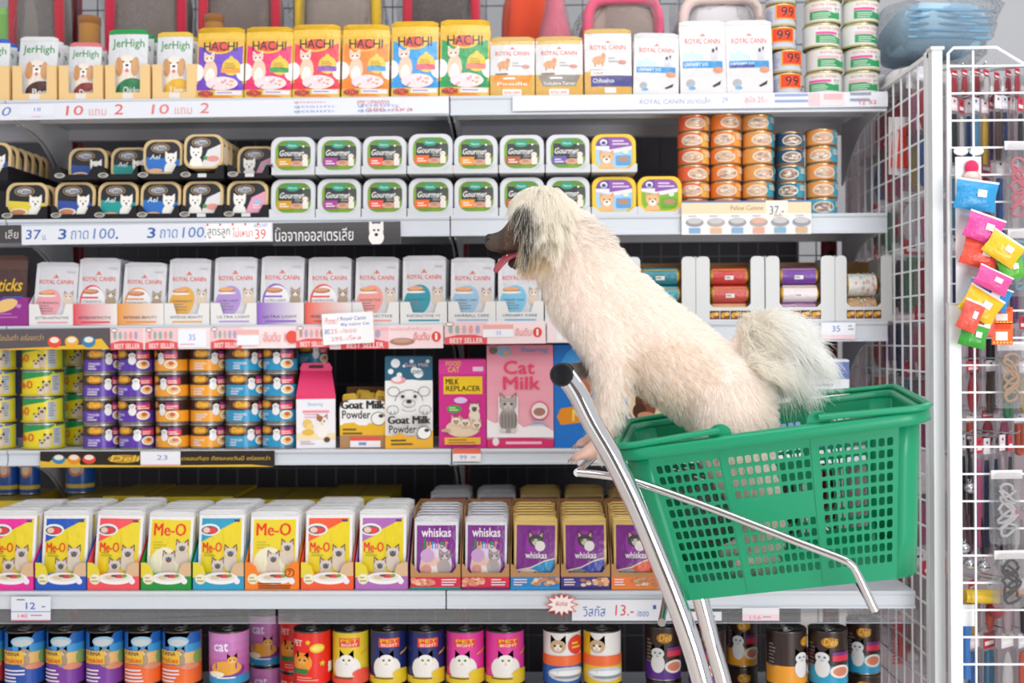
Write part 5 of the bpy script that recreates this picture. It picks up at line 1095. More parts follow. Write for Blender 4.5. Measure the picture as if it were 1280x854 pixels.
L.T('12.-/ซอง', 0.8, 0.58, 0.87, 0.86, '#d89aa8', 0.0); L.T('200.-/โหล', 0.82, 0.16, 0.92, 0.44, '#e08a94', 0.0)
sheet('price_strip', -6, 560, 125.5, 146, YS_, L, 'long handwritten white price strip on the topmost left rail', 'price strip', tilt=-0.006)
L = Lab(24); L.R(0, 0, 1, 1, '#e3e6ee'); L.T('ROYAL CANIN ขนาดเล็ก', 0.34, 0.35, 0.53, 0.75, '#9a9cb4', 0.0, 0.1); L.R(0.53, 0.1, 0.61, 0.95, '#e6eaf4'); L.T('29', 0.56, 0.4, 0.575, 0.75, '#7a9ad0', 0.0); L.R(0.61, 0.1, 0.69, 0.95, '#f6dfe2')
L.T('สุนัข 25.-', 0.62, 0.25, 0.68, 0.8, '#e08a94', 0.0); L.lines(0.7, 0.75, 0.79, 2, 0.4, '#9aa8cc', seed=2); L.R(0.79, 0.1, 0.82, 0.95, '#f4c4c8'); L.R(0.82, 0.1, 0.885, 0.95, '#f6dada'); L.R(0.83, 0.5, 0.88, 0.9, '#f0b4b8'); L.lines(0.9, 0.78, 0.98, 2, 0.4, '#9a9cb0', seed=4); L.T('12', 0.925, 0.15, 0.94, 0.45, '#e86a64', 0.0); L.T('52', 0.95, 0.18, 0.97, 0.45, '#e86a64', 0.0)
sheet('price_strip', 640, 1109, 117.5, 136, YS_, L, 'faintly written white price strip on the topmost right rail', 'price strip', tilt=-0.003)
# second shelf
L = Lab(1.2); L.R(0, 0, 1, 1, '#4a4648'); L.T('เลีย', 0.4, 0.25, 0.88, 0.75, '#d8d8d8', 0.0)
sheet('rail_banner', -6, 27, 281.5, 304, YS_, L, 'dark grey banner scrap at the left end of the second rail', 'banner', tilt=-0.006)
L = Lab(13); L.R(0, 0, 1, 1, '#e3e6ee'); L.T('37', 0.015, 0.28, 0.075, 0.8, '#2f5aa8', 0.02, 0.1); L.T('บ.', 0.083, 0.25, 0.1, 0.5, '#3a62b0', 0.0)
for x in (0.145, 0.5):
    L.T('3', x, 0.26, x + 0.032, 0.82, '#2f5aa8', 0.03, 0.1); L.T('ถาด', x + 0.05, 0.26, x + 0.12, 0.72, '#6a8ac4', -0.003, 0.1); L.T('100', x + 0.14, 0.26, x + 0.225, 0.82, '#5a7ec0', -0.004, 0.12); L.C(x + 0.235, 0.3, 0.06, '#3a62b0')
L.R(0.735, 0.08, 0.99, 0.95, '#faf8f8'); L.T('สูตรลูก', 0.74, 0.2, 0.83, 0.72, '#4a4a58', -0.003); L.T('ไม่เหมา', 0.84, 0.25, 0.92, 0.75, '#e0504a', -0.004); L.R(0.92, 0.06, 0.985, 0.97, '#fdfafb'); L.T('39', 0.93, 0.12, 0.972, 0.66, '#e0504a', 0.0); L.T('ลดราคา', 0.925, 0.74, 0.98, 0.94, '#4a62b4', -0.004)
for k in range(5): L.R(0.738 + 0.05 * k, 0.86, 0.745 + 0.05 * k, 0.98, '#e05a50')
sheet('price_strip', 27, 341, 280.5, 304, YS_, L, 'white price strip with blue handwriting 3 for 100 on the second rail', 'price strip', tilt=-0.007)
L = Lab(7); L.grad(0, 0, 1, 1, '#454345', '#5a585a', n=4); L.T('นื้อจากออสเตรเลีย', 0.02, 0.18, 0.63, 0.8, '#f2f2f2', 0.0); L.dog(0.81, 0.55, 0.95, '#f2efec', up=True, body=False); L.E(0.81, 0.3, 0.06, 0.35, '#f5f2ee'); L.E(0.795, 0.62, 0.008, 0.05, '#1a1616'); L.E(0.825, 0.62, 0.008, 0.05, '#1a1616'); L.E(0.81, 0.42, 0.014, 0.07, '#1a1616')
sheet('rail_banner', 341, 501, 278, 306, YS_, L, 'dark grey banner with white Thai lettering and a white terrier head', 'banner', tilt=-0.007)
L = Lab(4); L.R(0, 0, 1, 1, '#f0eeee'); L.R(0, 0.62, 1, 0.95, '#efd9b4'); L.R(0, 0.95, 1, 1, '#5a86c0'); L.T('Feline Cuisine', 0.38, 0.72, 0.63, 0.86, '#9a7a5a', 0.0); L.R(0.65, 0.5, 0.82, 1.0, '#f3eadb'); L.T('37.-', 0.68, 0.58, 0.79, 0.84, '#4a6a9a', 0.0)
for k in range(6): x = 0.1 + k * 0.165; L.E(x, 0.36, 0.07, 0.13, '#9a9aa2' if k not in (1, 3) else '#b8a8a0'); L.E(x, 0.4, 0.055, 0.08, '#c9c6c6' if k != 3 else '#e0b09a'); L.R(x - 0.045, 0.04, x + 0.045, 0.2, ['#8aaed0', '#e2b894', '#8ab0d4', '#e6a890', '#8ab4cc', '#d8b48a'][k]); L.lines(x - 0.05, 0.54, x + 0.05, 1, 0.06, '#b8b4b4')
sheet('shelf_card', 852, 1014, 251, 293, -0.006, L, 'card picturing six cat meals standing before the flat cans', 'card', tilt=0.0)
# third shelf
L = Lab(5.5); L.R(0, 0, 1, 1, '#5e565a'); L.P([(0, 0), (1, 0), (0.86, 0.25), (0.45, 0.12), (0, 0.04)], '#e6b23a'); L.P([(0.84, 0), (1, 0), (0.93, 0.5), (0.8, 0.42)], '#e9b83a'); L.T('มีไขมันต่ำ อร่อยกว่า', 0.0, 0.45, 0.42, 0.75, '#c9a86a', 0.0, 0.2)
for k, c in enumerate(['#e8503c', '#e8b03a', '#3a86b0']): L.E(0.52 + 0.15 * k, 0.36, 0.06, 0.28, c); L.E(0.52 + 0.15 * k, 0.45, 0.04, 0.14, '#f0e2d0')
sheet('rail_banner', -6, 137, 411, 437, YS_, L, 'dark banner with yellow edge under the rose pouches on the third rail', 'banner', col='#5e565a', tilt=-0.006)
L = Lab(11); L.R(0, 0, 1, 1, '#f6e3e4'); best(L, 0.0, 0.15, 0); best(L, 0.16, 0.31, 0); L.R(0.31, 0.08, 0.44, 0.92, '#f1f3f9'); L.T('35', 0.36, 0.4, 0.39, 0.68, '#6a8ad0', 0.0); L.lines(0.32, 0.2, 0.42, 1, 0.1, '#e8a0a8'); best(L, 0.46, 0.6, 0); L.R(0.58, 0.15, 0.68, 0.85, '#f2f3f8'); L.R(0.58, 0.62, 0.68, 0.85, '#f0b8b4'); L.T('อันดับ 1', 0.7, 0.3, 0.8, 0.75, '#e88a88', 0.0); L.C(0.83, 0.5, 0.3, '#e6564a'); best(L, 0.85, 1.0, 0)
sheet('rail_banner', 138, 412, 409, 436, YS_, L, 'left pink best seller strip under the lilac and golden pouches', 'banner', tilt=-0.006)
L = Lab(5.4); L.R(0, 0, 1, 1, '#f7dcde'); best(L, 0.1, 0.52, 0); L.E(0.64, 0.3, 0.11, 0.16, '#b08070'); L.E(0.64, 0.34, 0.08, 0.1, '#c89a84'); L.T('อาหารเปียกสำหรับแมว', 0.45, 0.78, 0.9, 0.94, '#eeb0b4', -0.003); L.T('อันดับ', 0.74, 0.35, 0.88, 0.7, '#e05a58', 0.0); L.C(0.94, 0.5, 0.22, '#e4483c'); L.T('1', 0.93, 0.36, 0.95, 0.64, '#fbeeec', 0.05)
sheet('rail_banner', 412, 554, 407, 436, YS_ , L, 'middle pink best seller strip beneath the teal pouches', 'banner', tilt=-0.006)
L = Lab(5); L.R(0, 0, 1, 1, '#f8dfe0'); best(L, 0.0, 0.42, 0); L.R(0.38, 0.3, 0.68, 0.86, '#f3f4f9'); L.R(0.38, 0.66, 0.68, 0.86, '#f0b0a8'); L.T('55', 0.51, 0.4, 0.56, 0.58, '#8aa4d8', 0.0); L.T('อันดับ', 0.7, 0.35, 0.86, 0.7, '#e88a88', 0.0); L.C(0.92, 0.5, 0.22, '#e4483c'); L.T('1', 0.91, 0.36, 0.93, 0.64, '#fbeeec', 0.05)
sheet('rail_banner', 556, 682, 402, 430, YS_, L, 'right pink best seller strip beneath the pale blue pouches', 'banner', tilt=-0.006)
L = Lab(2.4); L.R(0, 0, 1, 1, '#f5dfe2'); L.R(0.2, 0.1, 1, 0.9, '#f1f3f8'); L.lines(0.3, 0.7, 0.8, 3, 0.2, '#d8b8c4')
sheet('price_card', 684, 745, 401, 428, YS_, L, 'pink and white card at the dog\'s chest', 'card', tilt=-0.006)
L = Lab(1.55); L.R(0, 0, 1, 1, '#f5f4f6'); L.T('Promo!!', 0.04, 0.66, 0.3, 0.88, red, 0.0, 0.3); L.T('Royal Canin', 0.36, 0.72, 0.86, 0.88, '#3a56b4', 0.0, 0.1); L.T('85g Indoor Cat', 0.36, 0.56, 0.92, 0.68, '#3a56b4', 0.0, 0.1); L.T('25.-/ซอง', 0.16, 0.36, 0.66, 0.5, '#e88a86', -0.003); L.T('295.-/โหล', 0.16, 0.12, 0.74, 0.27, '#e88a86', -0.003); L.T('ลด', 0.04, 0.34, 0.14, 0.5, '#5a76c4', 0.0)
sheet('promo_note', 404, 468, 391, 430, -0.012, L, 'white handwritten promo note taped over the pink strips', 'note', tilt=-0.05)
L = Lab(2.0); L.R(0, 0, 1, 1, '#f1f3f8'); L.R(0, 0, 1, 0.25, '#f3d4da'); L.R(0, 0.94, 1, 1, '#b8c4dc'); L.R(0, 0, 0.015, 1, '#b8c4dc'); L.R(0.985, 0, 1, 1, '#b8c4dc'); L.T('35', 0.32, 0.42, 0.55, 0.76, '#6a8ace', 0.0); L.lines(0.78, 0.7, 0.94, 2, 0.18, '#a8aec0')
sheet('price_card', 1026, 1070, 402, 424, YS_, L, 'small price card reading 35 under the purple sausage tray', 'card')
# fourth shelf
L = Lab(13); L.R(0, 0, 1, 1, '#2c2420'); L.P([(0, 0), (1, 0), (0.9, 0.14), (0.5, 0.1), (0.15, 0.16), (0, 0.4)], '#e2b83a'); L.P([(0.0, 0.0), (0.18, 0.0), (0.16, 0.5), (0.06, 0.55)], '#e2b83a')
for k, c in enumerate(['#3a86b0', '#e8902a', '#e04a3c']): L.E(0.08 + 0.065 * k, 0.5, 0.028, 0.3, c); L.E(0.08 + 0.065 * k, 0.62, 0.02, 0.16, '#f0e2d0')
L.E(0.36, 0.52, 0.07, 0.26, '#b88a2a'); L.T('Deli', 0.3, 0.35, 0.42, 0.75, '#e9c44a', 0.03, 0.3); L.T('แมวชอบที่สุด ต้องลองวันนี้ อร่อยกว่า', 0.58, 0.35, 0.98, 0.68, '#e2b840', 0.01, 0.1); L.R(0.43, 0.18, 0.6, 0.98, '#f0eff4'); L.T('23', 0.5, 0.45, 0.545, 0.75, '#6a8ad0', 0.0); L.R(0.43, 0.1, 0.6, 0.18, '#f0b8c8')
sheet('rail_banner', 50, 343, 564, 584, -0.006, L, 'black and yellow banner with gold lettering below the purple cans', 'banner', col='#2c2420', tilt=0.0)
L = Lab(2.4); L.R(0, 0, 1, 1, '#f3eeee'); L.R(0, 0.6, 1, 1, '#ea7058'); L.R(0.0, 0.94, 1, 1, '#e4503c'); L.T('99', 0.25, 0.15, 0.5, 0.5, '#7a94cc', 0.0); L.lines(0.65, 0.3, 0.9, 1, 0.2, '#b0b4c4')
sheet('price_card', 566, 601, 561, 577, YS_, L, 'orange headed price card under the magenta box', 'card')
L = Lab(2.4); L.R(0, 0, 1, 1, '#f3eeee'); L.R(0, 0.5, 1, 1, '#ea7a3c'); L.lines(0.2, 0.3, 0.8, 2, 0.2, '#b0b4c4'); L.lines(0.1, 0.85, 0.9, 2, 0.2, '#f6d8c0')
sheet('price_card', 722, 757, 566, 582, YS_, L, 'orange and white price card below the dog\'s front paw', 'card')
# fifth shelf (front edge nearer)
Y5S = SY[4] - 0.0035
L = Lab(1.6); L.R(0, 0, 1, 1, '#e2e5ee'); L.R(0, 0.36, 1, 0.39, '#5a7ac0'); L.R(0, 0, 1, 0.04, '#e88aa8'); L.lines(0.15, 0.85, 0.45, 1, 0.1, '#6a6a78'); L.T('12', 0.38, 0.48, 0.62, 0.76, '#3a6ac4', 0.02); L.lines(0.78, 0.56, 0.92, 1, 0.1, '#6a7aa8'); L.T('140', 0.18, 0.12, 0.42, 0.28, '#e8506a', 0.0); L.lines(0.5, 0.2, 0.95, 1, 0.1, '#b88a9a')
sheet('price_card', 14, 63, 746, 776, Y5S - 0.004, L, 'price card reading 12 with pink lower line, under the pink and blue trays', 'card', tilt=0.0)
L = Lab(9); L.R(0, 0, 1, 1, '#e4e5ec'); L.T('วิสกัส', 0.1, 0.2, 0.31, 0.72, '#3a62b4', 0.0); L.T('13.-', 0.4, 0.24, 0.57, 0.76, '#dc3a3a', 0.0, 0.1); L.T('/ซอง', 0.6, 0.2, 0.71, 0.5, '#3a62b4', 0.0); L.R(0.75, 0.55, 0.78, 0.75, '#3a62b4'); L.T('1', 0.84, 0.15, 0.86, 0.5, '#dc3a3a', 0.0)
sheet('price_strip', 715, 850, 750, 776, Y5S - 0.002, L, 'white strip handwritten 13 in red beside the basket\'s foot', 'price strip')
L = Lab(2.2); L.R(0, 0, 1, 1, '#e4e5ec'); L.T('โหล', 0.3, 0.3, 0.8, 0.8, '#3a62b4', 0.0)
sheet('price_strip', 862, 902, 765, 776, Y5S - 0.002, L, 'end of a white strip showing right of the cart tube', 'price strip')
L = Lab(3); L.R(0, 0, 1, 1, '#ece8ee'); L.R(0, 0, 1, 0.5, '#f0d6de'); L.T('156', 0.2, 0.1, 0.5, 0.4, '#e0788a', 0.0); L.lines(0.55, 0.25, 0.9, 1, 0.2, '#a8a0b0')
sheet('price_card', 928, 974, 760, 776, Y5S - 0.001, L, 'pinkish price card below the basket bottom', 'card')
t = thing('starburst_tag', 'red outlined starburst tag with red handwriting next to the white 13 strip', 'tag', W(702, 756, Y5S - 0.004)); r = hpx(17, 702, Y5S)
m = MB(); pts = []
for k in range(24):
    q = 2 * math.pi * k / 24; rr = r * (1.0 if k % 2 == 0 else 0.6) * (1.1 if abs(math.cos(q)) > 0.7 else 0.9); pts.append((rr * 1.15 * math.cos(q), rr * math.sin(q)))
m.prism(pts, 0, 0.001, '#e2604e'); m.prism([(x * 0.86, z * 0.86) for x, z in pts], -0.0004, 0, '#f6ecec')
L = Lab(2); L.T('พิเศษ', 0.1, 0.1, 0.9, 0.9, '#e0504a', 0.0); stick(m, L, flat(r * 1.1, r * 0.45, None, -r * 0.15, -0.0004)); m.build('card', t)
# clear plastic flap hanging from the fifth rail
for a, b, s in ((-10, 345, 'left'), (347, 1150, 'right')):
    xa, xb = PX(a, 765, SY[4] - 0.0015), PX(b, 765, SY[4] - 0.0015)
    t = thing('rail_flap', 'clear plastic strip hanging under the %s part of the fifth rail' % s, 'plastic strip', ((xa + xb) / 2, SY[4] - 0.0015, SZ[4] - LIP[4] - 0.027))
    m = MB(); w = (xb - xa) / 2 - 0.001; m.face([(-w, 0, 0), (w, 0, 0), (w, 0, 0.026), (-w, 0, 0.026)], '#d8dade', 'strip'); m.build('film', t)
    m = MB(); m.box(-w, w, -0.0006, 0.0006, -0.001, 0.0005, '#a8a8b4', 'plastic'); m.build('edge', t)
# ------------------------------------------------------------------ shopping basket on its chrome cart
YAWB, TILT, PIT = math.radians(-9), math.radians(-8), math.radians(3)
RB = (Matrix.Rotation(YAWB, 3, 'Z') @ Matrix.Rotation(TILT, 3, 'Y') @ Matrix.Rotation(PIT, 3, 'X'))
EXH = Matrix.Rotation(YAWB, 3, 'Z') @ Vector((1, 0, 0)); EYH = Matrix.Rotation(YAWB, 3, 'Z') @ Vector((0, 1, 0))
NEAR = W(962, 541, -0.69)                                        # middle of the basket's near rim
LT, WT, LB_, WB, HB = 0.436, 0.30, 0.372, 0.24, 0.242
BC = NEAR + RB @ Vector((0, WT / 2, 0))
GREEN = '#0a9468'
basket = thing('shopping_basket', 'tilted green plastic basket with rows of holes, holding the dog\'s hind legs', 'basket', BC, RB.to_euler())
def bw(t): return LT + (LB_ - LT) * t, WT + (WB - WT) * t        # outline at depth t (0 rim .. 1 bottom)
CR = 0.035
m = MB()
def wall(P, ncol, groups, nrow, skip):
    """P(u, t): u along the wall 0..1, t 0..1 from rim to bottom; holes in each cell"""
    t0, t1 = 0.11, 0.90; us = [0.0]; cells = []
    tot = sum(g for g in groups) + 0.9 * (len(groups) - 1) + 1.0; u = 0.5 / tot; bounds = []
    edges = [(0.0, u, None)]
    for gi, g in enumerate(groups):
        for k in range(g): edges.append((u, u + 1 / tot, gi)); u += 1 / tot
        if gi < len(groups) - 1: edges.append((u, u + 0.9 / tot, None)); u += 0.9 / tot
    edges.append((u, 1.0, None))
    rows = [(0.0, t0, False)] + [(t0 + (t1 - t0) * r / nrow, t0 + (t1 - t0) * (r + 1) / nrow, True) for r in range(nrow)] + [(t1, 1.0, False)]
    for ri, (ta, tb, hr) in enumerate(rows):
        for ua, ub, gi in edges:
            if not hr or gi is None or (gi, ri - 1) in skip:
                m.face([P(ua, tb), P(ub, tb), P(ub, ta), P(ua, ta)], GREEN, 'plastic'); continue
            o = [(ua, tb), (ua + (ub - ua) / 2, tb), (ub, tb), (ub, tb + (ta - tb) / 2), (ub, ta), (ua + (ub - ua) / 2, ta), (ua, ta), (ua, ta + (tb - ta) / 2)]
            cu, ct = (ua + ub) / 2, (ta + tb) / 2; hu, ht = (ub - ua) * 0.38, (tb - ta) * 0.37
            inn = [(cu - hu * 0.85, ct + ht * 0.85), (cu, ct + ht), (cu + hu * 0.85, ct + ht * 0.85), (cu + hu, ct), (cu + hu * 0.85, ct - ht * 0.85), (cu, ct - ht), (cu - hu * 0.85, ct - ht * 0.85), (cu - hu, ct)]
            for k in range(8):
                k2 = (k + 1) % 8
                m.face([P(*o[k]), P(*o[k2]), P(*inn[k2]), P(*inn[k])], GREEN, 'plastic')
def side_pt(s, u, t):
    L_, W_ = bw(t)
    z = -t * HB
    if s == 0: return Vector((-L_ / 2 + CR + u * (L_ - 2 * CR), -W_ / 2, z))
    if s == 1: return Vector((L_ / 2, -W_ / 2 + CR + u * (W_ - 2 * CR), z))
    if s == 2: return Vector((L_ / 2 - CR - u * (L_ - 2 * CR), W_ / 2, z))
    return Vector((-L_ / 2, W_ / 2 - CR - u * (W_ - 2 * CR), z))
solid = {(1, 4), (1, 5)}
for s in range(4):
    wall(lambda u, t, s=s: side_pt(s, u, t), 0, [8, 10, 9] if s in (0, 2) else [8, 8], 11, solid if s in (0, 2) else set())
    # rounded corner after this wall
    for k in range(4):
        def cp(q, t, s=s):
            L_, W_ = bw(t); sx, sy = [(1, -1), (1, 1), (-1, 1), (-1, -1)][s]; a = (-math.pi / 2 + s * math.pi / 2) + q * math.pi / 2
            return Vector((sx * (L_ / 2 - CR) + CR * math.cos(a), sy * (W_ / 2 - CR) + CR * math.sin(a), -t * HB))
        for j in range(4):
            m.face([cp(k / 4, (j + 1) / 4), cp((k + 1) / 4, (j + 1) / 4), cp((k + 1) / 4, j / 4), cp(k / 4, j / 4)], GREEN, 'plastic', None, True)
bot = [Vector((x, y, -HB)) for x, y in rrect(LB_, WB, CR)]
m.face(list(reversed(bot)), GREEN, 'plastic'); m.face([p + Vector((0, 0, 0.0025)) for p in bot], GREEN, 'plastic')
o = m.build('basket_body', basket)
import bmesh
b_ = bmesh.new(); b_.from_mesh(o.data); bmesh.ops.remove_doubles(b_, verts=b_.verts, dist=0.0002); b_.to_mesh(o.data); b_.free()
md = o.modifiers.new('wall thickness', 'SOLIDIFY'); md.thickness = 0.0022; md.offset = -1
# ribs
m = MB()
for s in (0, 2):
    for u in (0.5 / 29.8 + 8.45 / 29.8, 0.5 / 29.8 + 19.35 / 29.8):
        m = MB()
        a, b = side_pt(s, u, 0.03), side_pt(s, u, 0.98); n = Vector((0, -1 if s == 0 else 1, 0)) * 0.0012; w = Vector((0.0045, 0, 0))
        m.face([b - w + n, b + w + n, a + w + n, a - w + n][::(1 if s == 0 else -1)], GREEN, 'plastic')
        for e in (-1, 1): m.face([a + w * e + n, b + w * e + n, b + w * e, a + w * e], GREEN, 'plastic')
        m.build('rib', basket)
# rim flange
m = MB(); prof = [(-0.004, -0.004), (-0.003, 0.004), (0.002, 0.006), (0.010, 0.005), (0.013, 0.001), (0.013, -0.014), (0.0105, -0.0145), (0.0105, -0.002), (0.001, -0.003)]
V = []
for d, z in prof: V += [(x, y, z) for x, y in rrect(LT + 2 * d, WT + 2 * d, CR + d, 6)]
n = len(V) // len(prof)
m.mesh_part(V, [(i * n + k, i * n + (k + 1) % n, (i + 1) * n + (k + 1) % n, (i + 1) * n + k) for i in range(len(prof) - 1) for k in range(n)], GREEN, 'plastic', True); m.build('rim', basket)
# two bail handles folded outward, with their hinge lugs
HP = 0.071
for sx in (-1, 1):
    wy = WT / 2 + 0.010; xe = LT / 2 + 0.010; r = 0.03; pts = [(sx * HP, -wy, 0.014), (sx * (HP + 0.03), -wy, 0.013), (sx * (xe - r), -wy, 0.009)]
    for k in range(1, 6): a = k / 6 * math.pi / 2; pts.append((sx * (xe - r + r * math.sin(a)), -wy + r - r * math.cos(a), 0.009))
    pts += [(sx * xe, 0, 0.009)]; pts += [(x, -y, z) for x, y, z in reversed(pts[:-1])]
    m = MB(); m.tube(pts, 0.0058, GREEN, 'plastic', 10, flat=0.85); h = m.build('bail_handle', basket)
    for sy in (-1, 1):
        m = MB(); pl = [(-0.022, -0.004), (0.022, -0.004)] + [(0.017 * math.cos(a), 0.004 + 0.016 * math.sin(a)) for a in [math.pi * i / 8 for i in range(9)]]
        y0 = sy * (WT / 2 + 0.002); m.prism([(sx * HP + x, z + 0.002) for x, z in pl], min(y0, y0 - sy * 0.009), max(y0, y0 - sy * 0.009), GREEN, 'plastic'); m.build('hinge_lug', basket)

# ---- the cart
PN = NEAR
def CP(px, py, off=0.0):
    """where the pixel's ray meets the cart's near side plane, moved off metres towards the camera"""
    d = ray(px, py); p0 = PN - EYH * off
    return CAM_LOC + d * ((p0 - CAM_LOC).dot(EYH) / d.dot(EYH))
CW = 0.385
cart = thing('basket_cart', 'chrome cart with curved tubes and black grip, carrying the green basket', 'shopping cart')
def smooth(pts, n=5):
    P = [Vector(p) for p in pts]; out = []
    for i in range(len(P) - 1):
        a, b, c, d = P[max(0, i - 1)], P[i], P[i + 1], P[min(len(P) - 1, i + 2)]
        for k in range(n):
            t = k / n; out.append(0.5 * ((2 * b) + (c - a) * t + (2 * a - 5 * b + 4 * c - d) * t * t + (3 * b - a - 3 * c + d) * t ** 3))
    out.append(P[-1]); return out
TO = 0.045
tp = [CP(x, y, TO) for x, y in [(707, 470), (722, 492), (741, 530), (766, 573), (792, 625), (820, 690), (845, 752), (868, 818), (886, 885)]]
e = tp[-1]; tp += [e + Vector((0.03, 0, -0.12)), Vector((e.x + 0.045, e.y, 0.30)), Vector((e.x + 0.05, e.y, 0.075))]
FARV = EYH * (CW + 0.03)
for k, sh in enumerate((Vector((0, 0, 0)), FARV)):
    m = MB(); m.tube(smooth([p + sh for p in tp]), 0.0152, '#e6e6ea', 'chrome', 16); m.build('handle_tube', cart)
g0 = tp[0] + Vector((-0.004, 0, 0.002))
m = MB(); m.tube([g0 - EYH * 0.016, g0 + FARV + EYH * 0.016], 0.0150, '#1c1c20', 'plastic', 18)
for s in (-0.016, 0.012): m.tube([g0 + EYH * s, g0 + EYH * (s + 0.005)], 0.0174, '#26262a', 'plastic', 18)
m.build('grip', cart)
RO = 0.020
rp = [CP(x, y, RO) for x, y in [(722, 591), (760, 595), (797, 603), (890, 636), (1000, 679), (1050, 698), (1064, 706), (1072, 718), (1094, 764)]]
for sh in (Vector((0, 0, 0)), EYH * (WT + 2 * RO)):
    m = MB(); m.tube(smooth([p + sh for p in rp], 4), [0.0058] * (len(rp) * 4 - 7) + [0.0062] * 4, '#dedee2', 'chrome', 12); m.build('side_rod', cart)
m = MB(); m.tube([rp[0], rp[0] + EYH * (WT + 2 * RO)], 0.0062, '#dedee2', 'chrome', 12); m.build('front_crossbar', cart)
m = MB(); m.tube([rp[-1], rp[-1] + EYH * (WT + 2 * RO)], 0.0062, '#dedee2', 'chrome', 12); m.build('rear_crossbar', cart)
fb = CP(829, 768, -0.01); m = MB(); m.tube([fb - EYH * 0.05, fb + EYH * 0.30], 0.006, '#dedee2', 'chrome', 12)
m.build('seat_crossbar', cart)
m = MB()
for sh in (Vector((0, 0, 0)), FARV):
    b = tp[-1] + sh; m.tube(smooth([b - EXH * 0.16 + Vector((0, 0, 0.0)), b, b + EXH * 0.3, b + EXH * 0.42 + Vector((0, 0, 0.01))], 3), 0.012, '#dedee2', 'chrome', 12)
for x in (-0.14, 0.38): m.tube([tp[-1] + EXH * x, tp[-1] + EXH * x + FARV], 0.011, '#dedee2', 'chrome', 12)
m.build('base_frame', cart)
for sh in (Vector((0, 0, 0)), FARV):
    for x in (-0.14, 0.38):
        p = tp[-1] + sh + EXH * x; m = MB(); R_ = Matrix.Translation((p.x, p.y, 0.0305)) @ Matrix.Rotation(YAWB, 4, 'Z') @ Matrix.Rotation(math.pi / 2, 4, 'X'); m.M = R_
        m.lathe([(0.004, -0.011), (0.026, -0.011), (0.030, -0.007), (0.030, 0.007), (0.026, 0.011), (0.004, 0.011)], '#2c2c30', 'plastic', 20); wl = m.build('wheel', cart)
        m = MB(); m.box(p.x - 0.012, p.x + 0.012, p.y - 0.016, p.y + 0.016, 0.058, 0.068, '#b8b8bc', 'tin'); m.box(p.x - 0.008, p.x + 0.008, p.y - 0.016, p.y - 0.013, 0.028, 0.06, '#b8b8bc', 'tin'); m.box(p.x - 0.008, p.x + 0.008, p.y + 0.013, p.y + 0.016, 0.028, 0.06, '#b8b8bc', 'tin'); m.build('caster_fork', wl)
# ------------------------------------------------------------------ the dog
YD = -0.525
SD = FPX / (YD - CAM_LOC.y)
def D(px, py, dy=0.0): return W(px, py, YD) + Vector((0, dy, 0))
m = MB()
def blob(chain, sy=0.85, n=None, dens=3.2):
    """chain of (px, py, radius in px, depth offset in m)"""
    for (x0, y0, r0, d0), (x1, y1, r1, d1) in zip(chain[:-1], chain[1:]):
        ln = math.hypot(x1 - x0, y1 - y0) + abs(d1 - d0) * SD; k = max(2, int(ln / min(r0, r1) * dens))
        for i in range(k + 1):
            t = i / k; r = (r0 + (r1 - r0) * t) / SD
            m.ell(D(x0 + (x1 - x0) * t, y0 + (y1 - y0) * t, d0 + (d1 - d0) * t), (r, r * sy, r), '#ffffff', 'skin', 14, 9)
blob([(744, 372, 57, 0), (768, 391, 58, 0), (798, 417, 57, 0), (828, 440, 57, 0), (856, 460, 56, 0), (884, 482, 55, 0), (908, 500, 52, 0)], 0.86)
blob([(741, 366, 58, 0), (720, 328, 51, 0), (699, 298, 42, 0)], 0.85)
blob([(676, 275, 36, 0), (690, 285, 38, 0)], 0.95)
blob([(664, 284, 28, 0), (648, 294, 21, 0), (634, 302, 15.5, 0), (623, 303, 13.5, 0), (616, 303, 12, 0)], 0.9)
blob([(668, 312, 16, 0), (652, 324, 10, 0), (640, 330, 7, 0)], 0.9)
NL, FL = -0.052, 0.052
for dy, ox, oy in ((NL, 0, 0), (FL, 8, -9)):
    blob([(748, 400, 38, dy * 0.6), (758, 436, 30, dy * 0.9), (763, 466, 20, dy), (762, 500, 15, dy), (756 + ox * 0.7, 530 + oy * 0.7, 11.5, dy), (750 + ox, 546 + oy, 10.5, dy)], 0.85)
    blob([(750 + ox, 546 + oy, 10.5, dy), (742 + ox, 557 + oy, 10.5, dy), (732 + ox, 563 + oy, 9.5, dy)], 1.1)
    for k in range(4): blob([(734 + ox, 562 + oy, 6, dy + (k - 1.5) * 0.0085), (724 + ox - (1.5 - abs(k - 1.5)) * 3, 565 + oy, 5.5, dy + (k - 1.5) * 0.0115), (718 + ox - (1.5 - abs(k - 1.5)) * 3, 569 + oy, 4.2, dy + (k - 1.5) * 0.012)], 0.85)
HL = 0.06
for dy in (-HL, HL):
    blob([(908, 498, 54, dy * 0.45), (914, 530, 46, dy * 0.8), (916, 560, 37, dy)], 0.8)
    blob([(916, 560, 36, dy), (926, 590, 28, dy), (946, 628, 20, dy), (951, 646, 16, dy), (948, 674, 13.5, dy), (942, 688, 12.5, dy)], 0.85)
    blob([(942, 689, 12, dy), (926, 694, 10.5, dy), (916, 696, 8.5, dy)], 1.1)
blob([(920, 452, 20, 0), (929, 432, 17, 0), (941, 418, 15, 0), (957, 413, 14, 0), (972, 421, 12, 0), (979, 438, 9, 0)], 0.9)
raw = m.build('dog_form')
md = raw.modifiers.new('r', 'REMESH'); md.mode = 'VOXEL'; md.voxel_size = 0.0045
md = raw.modifiers.new('s', 'SMOOTH'); md.factor = 0.5; md.iterations = 9
ev = raw.evaluated_get(bpy.context.evaluated_depsgraph_get())
me = bpy.data.meshes.new_from_object(ev)
bpy.data.objects.remove(raw)
